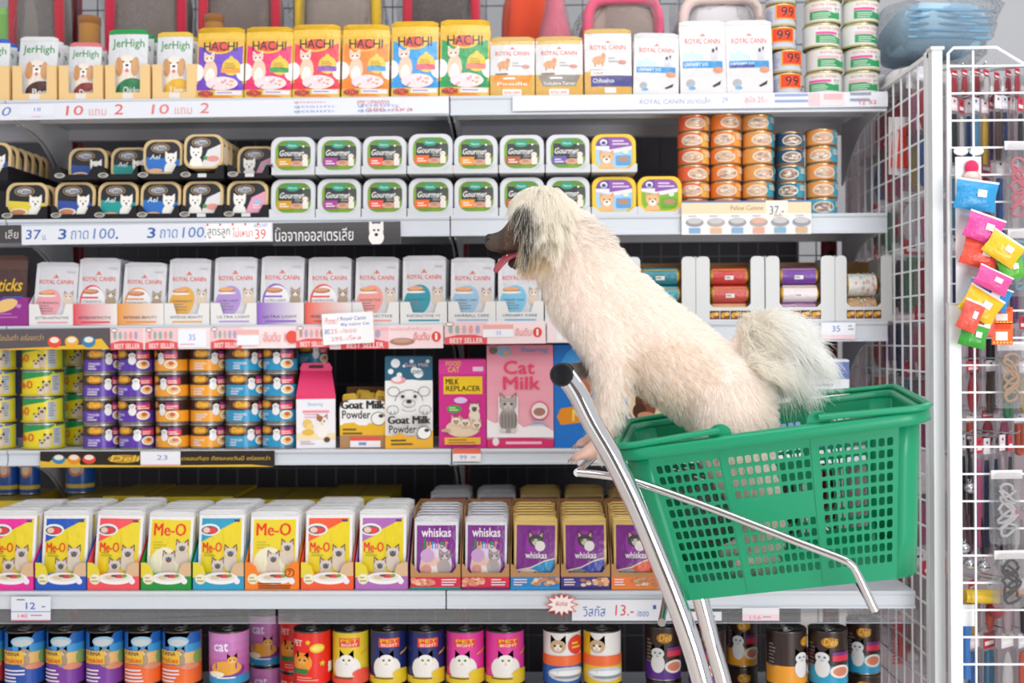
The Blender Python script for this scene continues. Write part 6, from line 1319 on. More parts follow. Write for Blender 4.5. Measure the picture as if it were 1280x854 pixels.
nv = len(me.vertices); co = np.empty(nv * 3, np.float32); me.vertices.foreach_get('co', co); co = co.reshape(-1, 3)
no = np.empty(nv * 3, np.float32); me.vertices.foreach_get('normal', no); no = no.reshape(-1, 3)
def topx(P):
    """points near the dog to photograph pixels (undoing the lens)"""
    R = np.array((Matrix.Rotation(YAW, 3, 'Z') @ Matrix.Rotation(ROLL, 3, 'Y')).to_3x3())
    q = (P - np.array(CAM_LOC)) @ R
    return 640 + FPX * q[:, 0] / q[:, 1], 427 - FPX * q[:, 2] / q[:, 1]
vx, vy = topx(co)
skin = np.tile(np.array(lin('#f6dfd3'), np.float32), (nv, 1))
def paint(mask, c, k=1.0): skin[mask] = skin[mask] * (1 - k) + np.array(lin(c), np.float32) * k
paint((vx < 650) & (vy < 345), '#6e584c'); paint((vx < 632) & (vy < 345), '#54453f'); paint((vx < 668) & (vy > 312) & (vy < 345), '#4a3c38'); paint((vx > 648) & (vx < 662) & (vy < 312) & (vy > 280), '#8a7262')
paint((vx < 745) & (vy > 545), '#e9bfae'); paint((vx > 940) & (vy < 445), '#f4ece2')
at = me.color_attributes.get('Col') or me.color_attributes.new('Col', 'FLOAT_COLOR', 'POINT')
if at.domain != 'POINT':
    me.color_attributes.remove(at); at = me.color_attributes.new('Col', 'FLOAT_COLOR', 'POINT')
buf = np.ones((nv, 4), np.float32); buf[:, :3] = skin; at.data.foreach_set('color', buf.ravel())
me.materials.clear(); me.materials.append(MATS['skin'])
me.polygons.foreach_set('use_smooth', [True] * len(me.polygons))
dog = bpy.data.objects.new('dog', me); COL.objects.link(dog)
tag(dog, 'small cream white dog with shaggy head, tongue out, standing in the basket', 'dog')
def dpart(name, mb, label=None):
    o = mb.build(name, dog)
    if label: o['label'] = label
    return o
n_ = MB(); n_.ell(D(612.5, 299.5, 0), (0.0095, 0.0115, 0.0095), '#1c1818', 'wetskin', 14, 9)
for s in (-1, 1): n_.ell(D(608, 303, s * 0.0055), (0.003, 0.0025, 0.0025), '#0a0808', 'wetskin', 8, 6)
dpart('nose', n_, 'black nose')
t_ = MB(); pts = smooth([D(652, 315, -0.004), D(643, 318, -0.004), D(634, 323, -0.005), D(626, 331, -0.006), D(619, 341, -0.006)], 4)
V = []; F = []; prof = 10
for i, p in enumerate(pts):
    u = i / (len(pts) - 1); wd = 0.0118 * (1 - 0.25 * u) * (1 if u < 0.8 else math.sqrt(max(0.05, 1 - ((u - 0.8) / 0.21) ** 2))); th = 0.0042 * (1 - 0.4 * u)
    for k in range(prof):
        a = 2 * math.pi * k / prof; d_ = (pts[min(i + 1, len(pts) - 1)] - pts[max(i - 1, 0)]).normalized(); pr_ = Vector((-d_.z, 0, d_.x)); wv = pr_ * 0.62 + Vector((0, -0.78, 0)); tv = d_.cross(wv).normalized(); V.append(tuple(p + wv * wd * math.cos(a) + tv * th * (math.sin(a) + 0.4 * abs(math.cos(a)))))
for i in range(len(pts) - 1):
    for k in range(prof): k2 = (k + 1) % prof; F.append((i * prof + k, i * prof + k2, (i + 1) * prof + k2, (i + 1) * prof + k))
F.append(tuple(range((len(pts) - 1) * prof, len(pts) * prof)))
t_.mesh_part(V, F, '#b04a55', 'wetskin', True); dpart('tongue', t_, 'pink tongue hanging out')
k_ = MB()
for s in (-1, 1): k_.ell(D(634, 321, s * 0.006), (0.0016, 0.0016, 0.0034), '#ece4d4', 'gloss', 8, 6)
dpart('tooth', k_)
for s in (-1, 1):
    e_ = MB(); e_.ell(D(655, 281, s * 0.021), (0.0075, 0.006, 0.0075), '#1a1210', 'wetskin', 14, 9); dpart('eye', e_)
    a_ = MB(); ec = D(682, 296, s * 0.047)
    a_.ell(ec, (0.012, 0.004, 0.021), '#c99a7c', 'skin', 14, 9, Matrix.Rotation(0.3, 3, 'Y')); dpart('ear', a_, 'tan ear showing under the hair')
for dy, ox, oy in ((NL, 0, 0), (FL, 8, -9)):
    c_ = MB()
    for k in range(4):
        q = 1.5 - abs(k - 1.5); yy = dy + (k - 1.5) * 0.012
        c_.tube([D(717 + ox - q * 3, 569 + oy, yy), D(713 + ox - q * 3, 571 + oy, yy), D(711.5 + ox - q * 3, 574.5 + oy, yy)], [0.0018, 0.0013, 0.0005], '#b89a8c', 'gloss', 6)
    dpart('claws', c_)

# ---- coat: hair strands grown from the body
rng = np.random.default_rng(4)
me.calc_loop_triangles()
tri = np.empty(len(me.loop_triangles) * 3, np.int32); me.loop_triangles.foreach_get('vertices', tri); tri = tri.reshape(-1, 3)
A_, B_, C_ = co[tri[:, 0]], co[tri[:, 1]], co[tri[:, 2]]
ar = np.linalg.norm(np.cross(B_ - A_, C_ - A_), axis=1) / 2
tc = (A_ + B_ + C_) / 3; tx, ty = topx(tc)
def roots(weight, n):
    w = ar * weight; p = w / w.sum(); i = rng.choice(len(tri), n, p=p)
    a = rng.random((n, 2)); f = a.sum(1) > 1; a[f] = 1 - a[f]
    P = A_[i] + (B_[i] - A_[i]) * a[:, :1] + (C_[i] - A_[i]) * a[:, 1:]
    N = (no[tri[i, 0]] + no[tri[i, 1]] + no[tri[i, 2]]); N /= np.linalg.norm(N, axis=1, keepdims=True) + 1e-9
    x, y = topx(P); return P.astype(np.float32), N, x, y
hair_mat = bpy.data.materials.new('dog_hair'); hair_mat.use_nodes = True
nt = hair_mat.node_tree; pb = nt.nodes['Principled BSDF']; pb.inputs['Roughness'].default_value = 0.55; pb.inputs['Specular IOR Level'].default_value = 0.25
an = nt.nodes.new('ShaderNodeAttribute'); an.attribute_name = 'Col'; nt.links.new(an.outputs['Color'], pb.inputs['Base Color'])
tl = nt.nodes.new('ShaderNodeBsdfTranslucent'); mx = nt.nodes.new('ShaderNodeMixShader'); mx.inputs[0].default_value = 0.42
nt.links.new(an.outputs['Color'], tl.inputs[0]); nt.links.new(pb.outputs[0], mx.inputs[1]); nt.links.new(tl.outputs[0], mx.inputs[2]); nt.links.new(mx.outputs[0], nt.nodes['Material Output'].inputs[0])
def strands(name, P, DIR, G, L, col, r0, label, k=6, curl=0.0, clump=0, pull=0.6):
    n = len(P); t = np.linspace(0, 1, k, dtype=np.float32)[None, :, None]
    pos = P[:, None, :] + (DIR[:, None, :] * t + G[:, None, :] * t * t) * L[:, None, None]
    if curl:
        ph = rng.random((n, 1, 1)) * 6.28; ax = rng.normal(size=(n, 1, 3))
        pos = pos + ax * np.sin(t * 5 + ph) * (curl * L[:, None, None]) * t
    if clump:
        gi = rng.choice(n, clump, replace=False); near = np.argmin(((P[:, None, :] - P[gi][None, :, :]) ** 2).sum(2), axis=1)
        gp = pos[gi][near]; off = gp - P[gi][near][:, None, :] + (P[gi][near])[:, None, :]
        pos = pos * (1 - pull * t ** 1.3) + off * (pull * t ** 1.3)
    hc = bpy.data.hair_curves.new(name); hc.add_curves([k] * n)
    hc.attributes['position'].data.foreach_set('vector', pos.astype(np.float32).ravel())
    rad = hc.attributes.new('radius', 'FLOAT', 'POINT'); rad.data.foreach_set('value', (np.ones((n, 1)) * r0 * (1 - 0.75 * np.linspace(0, 1, k)[None, :])).astype(np.float32).ravel())
    ca = hc.attributes.new('Col', 'FLOAT_COLOR', 'CURVE'); cb = np.ones((n, 4), np.float32); cb[:, :3] = col; ca.data.foreach_set('color', cb.ravel())
    hc.materials.append(hair_mat)
    o = bpy.data.objects.new(name, hc); COL.objects.link(o); o.parent = dog; o['label'] = label; o['kind'] = 'stuff'
    return o
def unit(v): return v / (np.linalg.norm(v, axis=1, keepdims=True) + 1e-9)
def colr(n, c, var=0.05):
    b = np.array(lin(c))[None, :] * (1 + rng.normal(size=(n, 1)) * var); return np.clip(b, 0, 1)
# short body coat
is_head = ((tx - 672) ** 2 / 40 ** 2 + (ty - 272) ** 2 / 42 ** 2 < 1)
is_muz = (tx < 654) & (ty < 345) | ((tx < 672) & (ty > 306) & (ty < 345))
is_tail = (tx > 926) & (ty < 470) & (ty < 470 - (940 - tx) * 2)
is_paw = (tx < 745) & (ty > 540)
P, N, x, y = roots(np.where(is_muz | is_tail | is_paw, 0.0, np.where(is_head, 0.3, 1.0)), 52000); n = len(P)
leg = (x < 790) & (y > 455); flow = np.tile(np.array([0.75, 0.0, -0.55]), (n, 1)); flow[x < 720] = [0.5, 0, -0.85]; flow[leg] = [0.15, 0, -1.0]; flow[(x > 870) & (y > 480)] = [0.35, 0, -0.95]
Ln = 0.012 + 0.004 * rng.random(n); Ln[leg] *= 1.2; Ln[(x > 690) & (x < 760) & (y < 330)] *= 1.4
col = colr(n, '#fff9f2', 0.03); ch = (rng.random(n) < 0.35); col[ch] = colr(ch.sum(), '#fefaf4', 0.02)
gz = (np.abs(x - 742) < 26) & (np.abs(y - 292) < 20) & (rng.random(n) < 0.3); col[gz] = colr(gz.sum(), '#cfc6be', 0.08)
warm = ((x - 835) ** 2 / 60 ** 2 + (y - 470) ** 2 / 45 ** 2 < 1) & (rng.random(n) < 0.3); col[warm] = colr(warm.sum(), '#f2dfc6', 0.05)
strands('body_coat', P, unit(N * 0.55 + flow * 0.75 + rng.normal(size=(n, 3)) * 0.16), np.tile([0.05, 0, -0.18], (n, 1)), Ln, col, 0.00032, 'short cream coat', 5, 0.0, 2600, 0.45)
# shaggy head
P, N, x, y = roots(np.where(is_head & ~is_muz, 1.0, 0.0) * np.where((tx < 660) & (ty > 284), 0.0, 1.0) * np.where(tx < 640, 0.3, 1.0) * np.where(ty < 262, 1.6, 1.0), 16000); n = len(P)
out = np.stack([(x - 672) / 60, N[:, 1] * 0.8, np.full(n, 0.25)], 1)
cl = np.sin(x * 0.55 + y * 0.21) * 0.5 + np.sin(N[:, 1] * 14 + x * 0.2) * 0.5
DIRH = unit(N * 0.45 + out * 0.7 + np.stack([cl * 0.22, cl * 0.1, cl * 0.12], 1) + rng.normal(size=(n, 3)) * 0.2); G = np.stack([(x - 668) / 200, N[:, 1] * 0.1, np.full(n, -1.15)], 1)
Lh = 0.026 + 0.022 * rng.random(n) + 0.006 * cl; Lh[x > 695] *= 0.65; Lh = np.where((y > 280) & (x < 690), Lh * 0.75, Lh)
col = colr(n, '#fdf7ec', 0.04); w_ = rng.random(n) < 0.35; col[w_] = colr(w_.sum(), '#fffaf0', 0.02)
gr = (x < 668) & (x > 648) & (N[:, 1] < 0.1) & (y > 256) & (rng.random(n) < 0.7); col[gr] = colr(gr.sum(), '#57544f', 0.18)
gr2 = (x > 664) & (x < 680) & (y > 262) & (rng.random(n) < 0.12); col[gr2] = colr(gr2.sum(), '#8a857c', 0.1)
strands('head_hair', P, DIRH, G, Lh, col, 0.00042, 'shaggy cream hair with a grey streak over the eyes', 8, 0.05, 240, 0.62)
# ear fringe and cheek
cheek = ((tx - 676) ** 2 / 22 ** 2 + (ty - 300) ** 2 / 18 ** 2 < 1)
P, N, x, y = roots(np.where(cheek, 1.0, 0.0), 2500); n = len(P)
col = colr(n, '#eedfc4', 0.06)
strands('cheek_hair', P, unit(N * 0.4 + np.tile([-0.1, 0, -0.6], (n, 1)) + rng.normal(size=(n, 3)) * 0.15), np.tile([-0.05, 0, -0.7], (n, 1)), 0.022 + 0.012 * rng.random(n), col, 0.00038, 'cheek hair', 6, 0.04)
# muzzle stubble
P, N, x, y = roots(np.where(is_muz, 1.0, 0.0) * np.where(tx > 622, 1, 0), 2200); n = len(P); col = colr(n, '#7a6558', 0.15); b_ = (y > 312); col[b_] = colr(b_.sum(), '#4e423c', 0.15)
strands('muzzle_stubble', P, unit(N * 0.35 + np.tile([0.9, 0, -0.2], (n, 1)) + rng.normal(size=(n, 3)) * 0.15), np.tile([0.1, 0, -0.2], (n, 1)), 0.004 + 0.003 * rng.random(n), col, 0.00025, 'dark muzzle stubble', 4)
# tail plume
P, N, x, y = roots(np.where(is_tail, 1.0, 0.0), 17000); n = len(P)
q = np.clip((x - 922) / 62, 0, 1)
DIRT = unit(N * 0.75 + np.stack([0.25 + 0.55 * q, np.zeros(n), 0.3 - 0.5 * q], 1) + rng.normal(size=(n, 3)) * 0.34)
G = np.stack([0.15 + 0.1 * q, np.zeros(n), -0.25 - 0.75 * rng.random(n)], 1); Lt = (0.032 + 0.03 * rng.random(n) ** 1.5) * (0.75 + 0.6 * q)
col = colr(n, '#fffefb', 0.02); b_ = (x < 958) & (rng.random(n) < 0.5); col[b_] = colr(b_.sum(), '#f8efde', 0.04)
strands('tail_plume', P, DIRT, G, Lt, col, 0.0004, 'white plume of the tail', 8, 0.09, 420, 0.6)
# ------------------------------------------------------------------ wire racks and hanging goods at the right
def film_bag(m, w, h, d, col=None):
    ring_pts = [(w * 0.9, h * 0.96, -d * 0.15), (w, h, 0.0), (w * 0.9, h * 0.96, d * 0.15)]
YR = -0.21
xs = PX(1163, 427, YR)                                            # plane of the side grid
zt = W(1163, 72, YR).z
t = thing('side_grid', 'white wire side grid running back from the tall white post', 'wire grid', (xs, YR, 0), (0, 0, math.pi / 2))
m = MB(); grid_mesh(m, 0.01, 0.56, 0.05, zt, 0.05, 0.05, 0.0016, '#eceef0'); m.build('wires', t)
m = MB(); m.box(0.0, 0.012, -0.006, 0.006, 0.02, zt + 0.01, '#eef0f2', 'paint'); m.build('edge_tube', t)
m = MB(); m.box(0.0, 0.56, -0.004, 0.004, zt, zt + 0.008, '#eef0f2', 'paint'); m.build('top_tube', t)
w = size(1164, 1177, 427, YR - 0.02); zt2 = W(1170, 64, YR - 0.02).z
t = thing('rack_post', 'tall white square post where the side grid meets the front grid', 'post', (PX(1171, 427, YR - 0.02), YR - 0.02, 0))
m = MB(); m.box(-w / 2, w / 2, -w / 2, w / 2, 0.0, zt2, '#e4e8ea', 'paint'); m.build('tube', t)
m = MB(); m.box(-w / 2 - 0.003, w / 2 + 0.003, -w / 2 - 0.003, w / 2 + 0.003, zt2, zt2 + 0.006, '#d8dcde', 'plastic'); m.build('cap', t)
m = MB(); m.box(-0.014, 0.014, -0.014, 0.014, 0.0005, 0.02, '#d8dcde', 'plastic'); m.build('foot', t)
YG = -0.25
t = thing('thin_rack_post', 'thin white round tube just right of the tall square post', 'post', (PX(1191, 427, YG), YG + 0.014, 0))
m = MB(); m.tube([(0, 0, 0), (0, 0, W(1186, 90, YG).z)], 0.005, '#eceef0', 'paint', 12); m.build('tube', t)
m = MB(); m.tube([(0, 0, 0), (0, 0, 0.012)], 0.012, '#d8dcde', 'plastic', 12); m.build('foot', t)
t = thing('short_rack_post', 'wide white flat post starting at half height beside the thin tube', 'post', (PX(1192.5, 427, YG - 0.02), YG - 0.02, 0))
w = size(1185, 1200, 427, YG - 0.02); z1 = W(1192, 381, YG - 0.02).z
m = MB(); m.box(-w / 2, w / 2, -0.007, 0.007, 0.0, z1, '#eff1f3', 'paint'); m.build('tube', t)
m = MB(); m.box(-w / 2 - 0.001, w / 2 + 0.001, -0.008, 0.008, z1, z1 + 0.003, '#dcdfe2', 'plastic'); m.build('cap', t)
# front grid
x0, x1 = PX(1187, 427, YG), PX(1400, 427, YG)
t = thing('front_grid', 'white wire display grid facing the aisle at the right edge', 'wire grid', (x0, YG, 0))
m = MB(); zt3 = W(1187, 83, YG).z; px34 = hpx(34, 1230, YG)
for k in range(int((zt3 - 0.05) / px34) + 1): m.box(0, x1 - x0, -0.0017, 0.0017, zt3 - k * px34 - 0.0017, zt3 - k * px34 + 0.0017, '#f4f5f7', 'paint')
for px in (1219, 1302, 1385): x = PX(px, 427, YG) - x0; m.box(x - 0.0017, x + 0.0017, 0.0018, 0.005, 0.05, zt3 + 0.03, '#f4f5f7', 'paint')
m.build('wires', t)
m = MB(); zz = W(1187, 60, YG).z; m.tube([(0, 0, 0.03), (0, 0, zz - 0.01), (0.01, 0, zz), (PX(1245, 60, YG) - x0, 0, zz), (PX(1283, 82, YG) - x0, 0, zt3), (x1 - x0, 0, zt3 - 0.03), (x1 - x0, 0, 0.03)], 0.003, '#f4f5f7', 'paint', 10); m.build('frame', t)

# hanging goods ------------------------------------------------------
CN = {'#c83a4a': 'crimson', '#e8603c': 'orange red', '#2f6ab0': 'blue', '#3a3a44': 'charcoal', '#e06aa0': 'pink', '#3a9a6a': 'green', '#e2b83a': 'yellow', '#7a4a8a': 'plum', '#5a4038': 'brown', '#c9b0b8': 'pale rose', '#22262e': 'black', '#5a9ac0': 'light blue', '#e8e4e6': 'white', '#b08a6a': 'tan', '#2a3a6a': 'navy', '#a83a6a': 'raspberry'}
def hang_pack(x, y, ztop, w, h, d, col, header, label, group, rz=0.0, kind=0, hook=True):
    """card-headed pack hanging from a hook: header card, goods and a clear bag"""
    t = thing('hanging_pack', label, 'pack', (x, y, ztop), (0, 0, rz), group)
    m = MB(); hh = min(0.03, h * 0.2); m.box(-w / 2, w / 2, -0.0006, 0.0006, -hh, 0, header, 'paper'); m.box(-w * 0.12, w * 0.12, -0.0009, 0.0009, -hh * 0.35, -hh * 0.2, '#3a3a3e', 'paper'); m.box(-w * 0.4, w * 0.4, -0.0009, 0.0009, -hh * 0.8, -hh * 0.55, '#f4f0f0', 'paper'); m.build('header_card', t)
    m = MB(); b = h - hh
    if kind == 0: m.tube([(0, 0, -hh - b * 0.06), (0, 0, -hh - b * 0.3), (0, 0, -hh - b * 0.7), (0, 0, -h + b * 0.05)], [w * 0.3, w * 0.44, w * 0.44, w * 0.3], col, 'plastic', 10, flat=min(1, d / w))
    elif kind == 1:
        for q in (-1, 1): m.tube([(q * w * 0.2, 0, -hh - b * 0.05), (q * w * 0.24, 0, -hh - b * 0.5), (q * w * 0.2, 0, -h + b * 0.06)], w * 0.13, col, 'fabric', 8)
        m.tube([(-w * 0.2, 0, -h + b * 0.06), (0, 0, -h + b * 0.02), (w * 0.2, 0, -h + b * 0.06)], w * 0.12, col, 'fabric', 8)
    else: m.ell((0, 0, -hh - b * 0.5), (w * 0.44, d * 0.45, b * 0.44), col, 'fabric', 12, 8)
    m.build('goods', t)
    m = MB(); a, bb = [(x_, z_) for x_, z_ in rrect(w, b, 0.006)], None
    for s in (-1, 1): m.face([(x_ if s < 0 else -x_, s * d * 0.5, z_ - hh - b / 2) for x_, z_ in a], '#ffffff', 'film')
    for i in range(len(a)):
        p, q = a[i], a[(i + 1) % len(a)]; m.face([(p[0], -d * 0.5, p[1] - hh - b / 2), (p[0], d * 0.5, p[1] - hh - b / 2), (q[0], d * 0.5, q[1] - hh - b / 2), (q[0], -d * 0.5, q[1] - hh - b / 2)], '#ffffff', 'film')
    m.build('clear_bag', t)
    if hook:
        m = MB(); m.tube([(0, 0.05, 0.006), (0, -0.012, 0.004), (0, -0.018, 0.009)], 0.0015, '#c8ccd0', 'tin', 6); m.build('hook', t)
    return t
rr = random.Random(11)
# rows seen through the side grid, hanging on its outer face
ROWS = [(90, 88, ['#e8e4e6', '#c83a4a', '#c83a4a', '#c83a4a', '#e06aa0', '#c83a4a', '#e8e4e6']), (150, 95, ['#e8e4e6', '#2f6ab0', '#c83a4a', '#e06aa0', '#e2b83a', '#2f6ab0', '#e2b83a']), (238, 70, ['#e8e4e6', '#5a4038', '#3a9a6a', '#c83a4a', '#e8e4e6', '#e06aa0', '#e2b83a']),
        (300, 95, ['#b08a6a', '#e8603c', '#7a4a8a', '#3a3a44', '#3a9a6a', '#c83a4a', '#e2b83a']), (385, 90, ['#e8e4e6', '#c83a4a', '#7a4a8a', '#2a3a6a', '#e06aa0', '#c83a4a', '#7a4a8a']), (455, 110, ['#c9b0b8', '#e8603c', '#e8e4e6', '#2f6ab0', '#3a3a44', '#a83a6a', '#22262e']), (600, 90, ['#c9b0b8', '#e8e4e6', '#c83a4a', '#c9b0b8', '#22262e', '#e06aa0', '#c9b0b8']), (700, 140, ['#c9b0b8', '#e06aa0', '#e8e4e6', '#c83a4a', '#c9b0b8', '#e8e4e6', '#e06aa0'])]
for ri, (y, hp, cols) in enumerate(ROWS):
    for k, c in enumerate(cols[:6]):
        Y = 0.29 - k * 0.073; s = K(Y); x = xs + 0.035 + rr.uniform(-0.004, 0.006)
        z = HC + (427 - y) / 620.0
        hang_pack(x + 0.012, Y, z, 0.072, hp / 620.0, 0.022, c, rr.choice(['#e8e4e6', '#c83a4a', '#e8d8dc', '#d8dce4']), '%s pack behind the side grid, %s row down, %s from the back' % (CN[c], ORD[ri], ORD[k]), 'packs hung along the side grid', rz=0.5 + rr.uniform(-0.15, 0.15), kind=(ri + k) % 3, hook=False)
# panel added behind them, its mauve darkened to read as shaded goods
t = thing('shade_panel', 'mauve panel toned like shaded goods behind the hanging packs at the right', 'board', (xs + 0.02, 0.42, 0))
m = MB(); m.box(0, 0.9, 0, 0.012, 0.0, 1.70, '#94868c', 'paint'); m.build('panel', t)
m = MB(); m.box(0, 0.9, -0.006, 0.0, 1.70, 1.715, '#e4e0e2', 'paint'); m.build('top_rail', t)
# rows behind the front grid
FR = [(88, 34, 13, ['#c83a4a', '#c83a4a', '#c83a4a', '#e8e4e6', '#c83a4a', '#c83a4a', '#c83a4a', '#5a4038', '#c83a4a'], 0.05), (122, 74, 9, ['#22262e', '#e8e4e6', '#2f6ab0', '#5a9ac0', '#e2b83a', '#7a4a8a', '#5a4038', '#2a3a6a', '#c9b0b8', '#22262e'], 0.04),
      (200, 90, 12, ['#5a9ac0', '#e8e4e6', '#c83a4a', '#2f6ab0', '#e8e4e6', '#a83a6a', '#c9b0b8'], 0.08), (296, 95, 12, ['#2a3a6a', '#5a9ac0', '#a83a6a', '#22262e', '#7a4a8a', '#c83a4a', '#e8e4e6'], 0.07), (395, 70, 14, ['#c83a4a', '#a83a6a', '#22262e', '#c9b0b8', '#e8e4e6', '#7a4a8a'], 0.08),
      (452, 60, 14, ['#e06aa0', '#c83a4a', '#5a4038', '#3a9a6a', '#e2b83a', '#5a9ac0'], 0.04), (515, 44, 13, ['#b08a6a', '#e8603c', '#c83a4a', '#a83a6a', '#e8603c', '#c83a4a'], 0.06), (545, 125, 10, ['#3a3a44', '#22262e', '#5a4038', '#e06aa0', '#2a3a6a', '#2f6ab0', '#c9b0b8', '#22262e'], 0.03), (640, 50, 12, ['#22262e', '#e06aa0', '#3a3a44', '#c9b0b8', '#e8e4e6', '#22262e'], 0.09), (725, 60, 14, ['#e2b83a', '#e2b83a', '#e8603c', '#c9b0b8', '#22262e', '#3a3a44'], 0.05), (790, 90, 14, ['#e8e4e6', '#2f6ab0', '#5a9ac0', '#e8e4e6', '#e8603c', '#22262e'], 0.06)]
for ri, (y, hp, gap, cols, back) in enumerate(FR):
    Y = YG + back
    for k, c in enumerate(cols):
        slim = ri in (0, 1, 7)
        px = 1194 + k * (gap if slim else gap * 1.55) + rr.uniform(-1.5, 1.5)
        if px > 1296: continue
        p = W(px, y + rr.uniform(-3, 3), Y + 0.012 * (k % 3))
        slim = ri in (0, 1, 7)
        hang_pack(p.x, p.y, p.z, 0.021 if slim else 0.038, hpx(hp * 1.15, 1230, Y), 0.009 if slim else 0.013, c, ['#c83a4a', '#e8e4e6', '#d8dce4', '#e8d8dc'][(ri * 3 + k) % 4] if ri else '#c83a4a', '%s %spack behind the front grid, %s row down, %s from its post' % (CN[c], 'slim ' if slim else '', ORD[ri], ORD[k]), 'packs behind the front grid', rz=(0.75 if slim else 0.7) + rr.uniform(-0.12, 0.12), kind=(ri * 2 + k) % 3 if not slim else 0)
# leash bells
for k, (px, py) in enumerate([(1190, 568), (1212, 610), (1205, 685), (1229, 708), (1252, 706), (1212, 705)]):
    t = thing('leash_bell', 'round nickel leash bell, %s' % ['highest by the post', 'at mid height on a dark leash', 'lowest row near the post', 'lowest row, second of the large ones', 'lowest row, rightmost', 'lowest row, between two others'][k], 'bell', W(px, py, YG + 0.02))
    m = MB(); m.ell((0, 0, 0), (0.011, 0.011, 0.011), '#d8dade', 'tin', 14, 10); m.box(-0.009, 0.009, -0.0115, 0.0115, -0.0015, 0.0, '#4a4a50', 'paint'); m.build('bell', t)
    m = MB(); m.tube([(0.003 * math.cos(a), 0, 0.014 + 0.003 * math.sin(a)) for a in [i * math.pi / 4 for i in range(9)]], 0.0009, '#c8cace', 'tin', 6, False); m.build('ring', t)
    m = MB(); m.tube([(0, 0, 0.016), (0.002, 0.004, 0.05), (0, 0.008, 0.09)], 0.003, ['#3a2a30', '#22262e', '#5a3a48'][k % 3], 'fabric', 8, flat=0.4); m.build('strap', t)
# strip of colourful packets hung in front of the grid
SY_ = YG - 0.03
c = W(1213, 188, SY_)
t = thing('hang_strip', 'clear display strip carrying the colourful packets on the front grid', 'strip', c)
m = MB(); w = hpx(32, 1213, SY_); m.box(-w / 2, w / 2, 0.010, 0.012, -hpx(215, 1213, SY_), -0.01, '#e8e8ea', 'plastic'); m.build('strip_card', t)
m = MB(); m.ell((-0.014, 0.008, 0), (0.014, 0.002, 0.008), '#f4f2f4', 'plastic', 12, 6); m.ell((0.014, 0.008, 0), (0.014, 0.002, 0.008), '#f4f2f4', 'plastic', 12, 6); m.tube([(0, 0.02, 0.002), (0, 0.004, 0.0), (0, 0.0, 0.004)], 0.002, '#c8ccd0', 'tin', 6); m.build('hanger', t)
m = MB(); m.ell((0.004, 0.004, -0.03), (0.013, 0.004, 0.013), '#e2386a', 'fabric', 12, 8); m.ell((0.004, 0.003, -0.048), (0.016, 0.004, 0.012), '#f2c8c4', 'fabric', 12, 8); m.ell((0.004, 0.002, -0.046), (0.011, 0.005, 0.008), '#f0e2da', 'fabric', 10, 6); m.build('printed_header', t)
PK = [(1220, 245, 26, 18, '#2a98d4', -0.15, 'blue', 'uppermost'), (1230, 286, 23, 16, '#ee4aa0', -0.35, 'hot pink', 'second from the top'), (1254, 312, 23, 15, '#f2c422', -0.6, 'yellow', 'at the upper right'), (1226, 318, 24, 17, '#f0523c', -0.3, 'red', 'under the hot pink one'), (1264, 336, 16, 14, '#5ab83a', 0.2, 'green', 'at the right'), (1241, 351, 22, 12, '#ee52a0', -0.45, 'pink', 'in the middle'), (1236, 370, 27, 14, '#2a8ed0', -0.35, 'deep blue', 'below the middle'), (1226, 382, 24, 17, '#f0c020', -0.55, 'golden', 'low on the strip'), (1213, 396, 13, 18, '#f05a48', -0.4, 'coral', 'at the lower left'), (1228, 410, 16, 11, '#f05f58', 0.05, 'salmon', 'second from the bottom'), (1217, 420, 17, 14, '#3aa838', -0.25, 'bright green', 'lowest')]
for k, (px, py, rx, rz_, col, rot, cn, where) in enumerate(PK):
    p = W(px, py, SY_ - 0.014 - 0.011 * (k % 3)); a, b = hpx(rx, px, SY_), hpx(rz_, px, SY_)
    t = thing('craft_packet', '%s packet of fluffy filling, %s on the hanging strip' % (cn, where), 'packet', p, (0, -rot, 0), 'colourful packets')
    m = MB(); V = []; q = random.Random(k); N_ = 8
    for j in range(N_ + 1):
        for i in range(N_ + 1):
            u, v = i / N_ * 2 - 1, j / N_ * 2 - 1; th = (1 - u ** 4) * (1 - v ** 4)
            V.append((u * a * (1 - 0.08 * (1 - abs(v))) , -0.009 * th * (0.75 + 0.5 * q.random()) - 0.0005, v * b))
    F = [(j * (N_ + 1) + i, j * (N_ + 1) + i + 1, (j + 1) * (N_ + 1) + i + 1, (j + 1) * (N_ + 1) + i) for j in range(N_) for i in range(N_)]
    n_v = len(V); V += [(x, 0.0005 if abs(y) < 0.001 else 0.004, z) for x, y, z in V]; F += [tuple(n_v + i for i in reversed(f)) for f in F]
    m.mesh_part(V, F, col, 'pouchfilm', True); m.build('packet_body', t)
    m = MB(); m.box(-a * 0.05, a * 0.38, -0.0125, -0.0118, -b * 0.1, b * 0.4, '#f2eef0', 'paper'); m.build('sticker', t)
    m = MB(); m.box(-a, a, -0.001, 0.001, b * 0.98, b * 1.12, '#ece9ec', 'plastic'); m.build('sealed_edge', t)
for k, (y0, y1) in enumerate([(384, 405), (404, 431)]):
    L = Lab(1.0); L.R(0, 0, 1, 1, '#ee6a2e'); L.R(0.1, 0.72, 0.9, 0.95, '#e2481e'); L.R(0.18, 0.2, 0.75, 0.6, '#f0e6e0')
    for q in range(6): L.C(0.1 + 0.16 * q, 0.1, 0.05, '#f6c84a')
    sheet('paper_sachet', 1240, 1266, y0, y1, SY_ - 0.002, L, 'orange printed sachet at the foot of the colourful strip, %s of two' % ('upper' if k == 0 else 'lower'), 'sachet', nm='sachet_body')
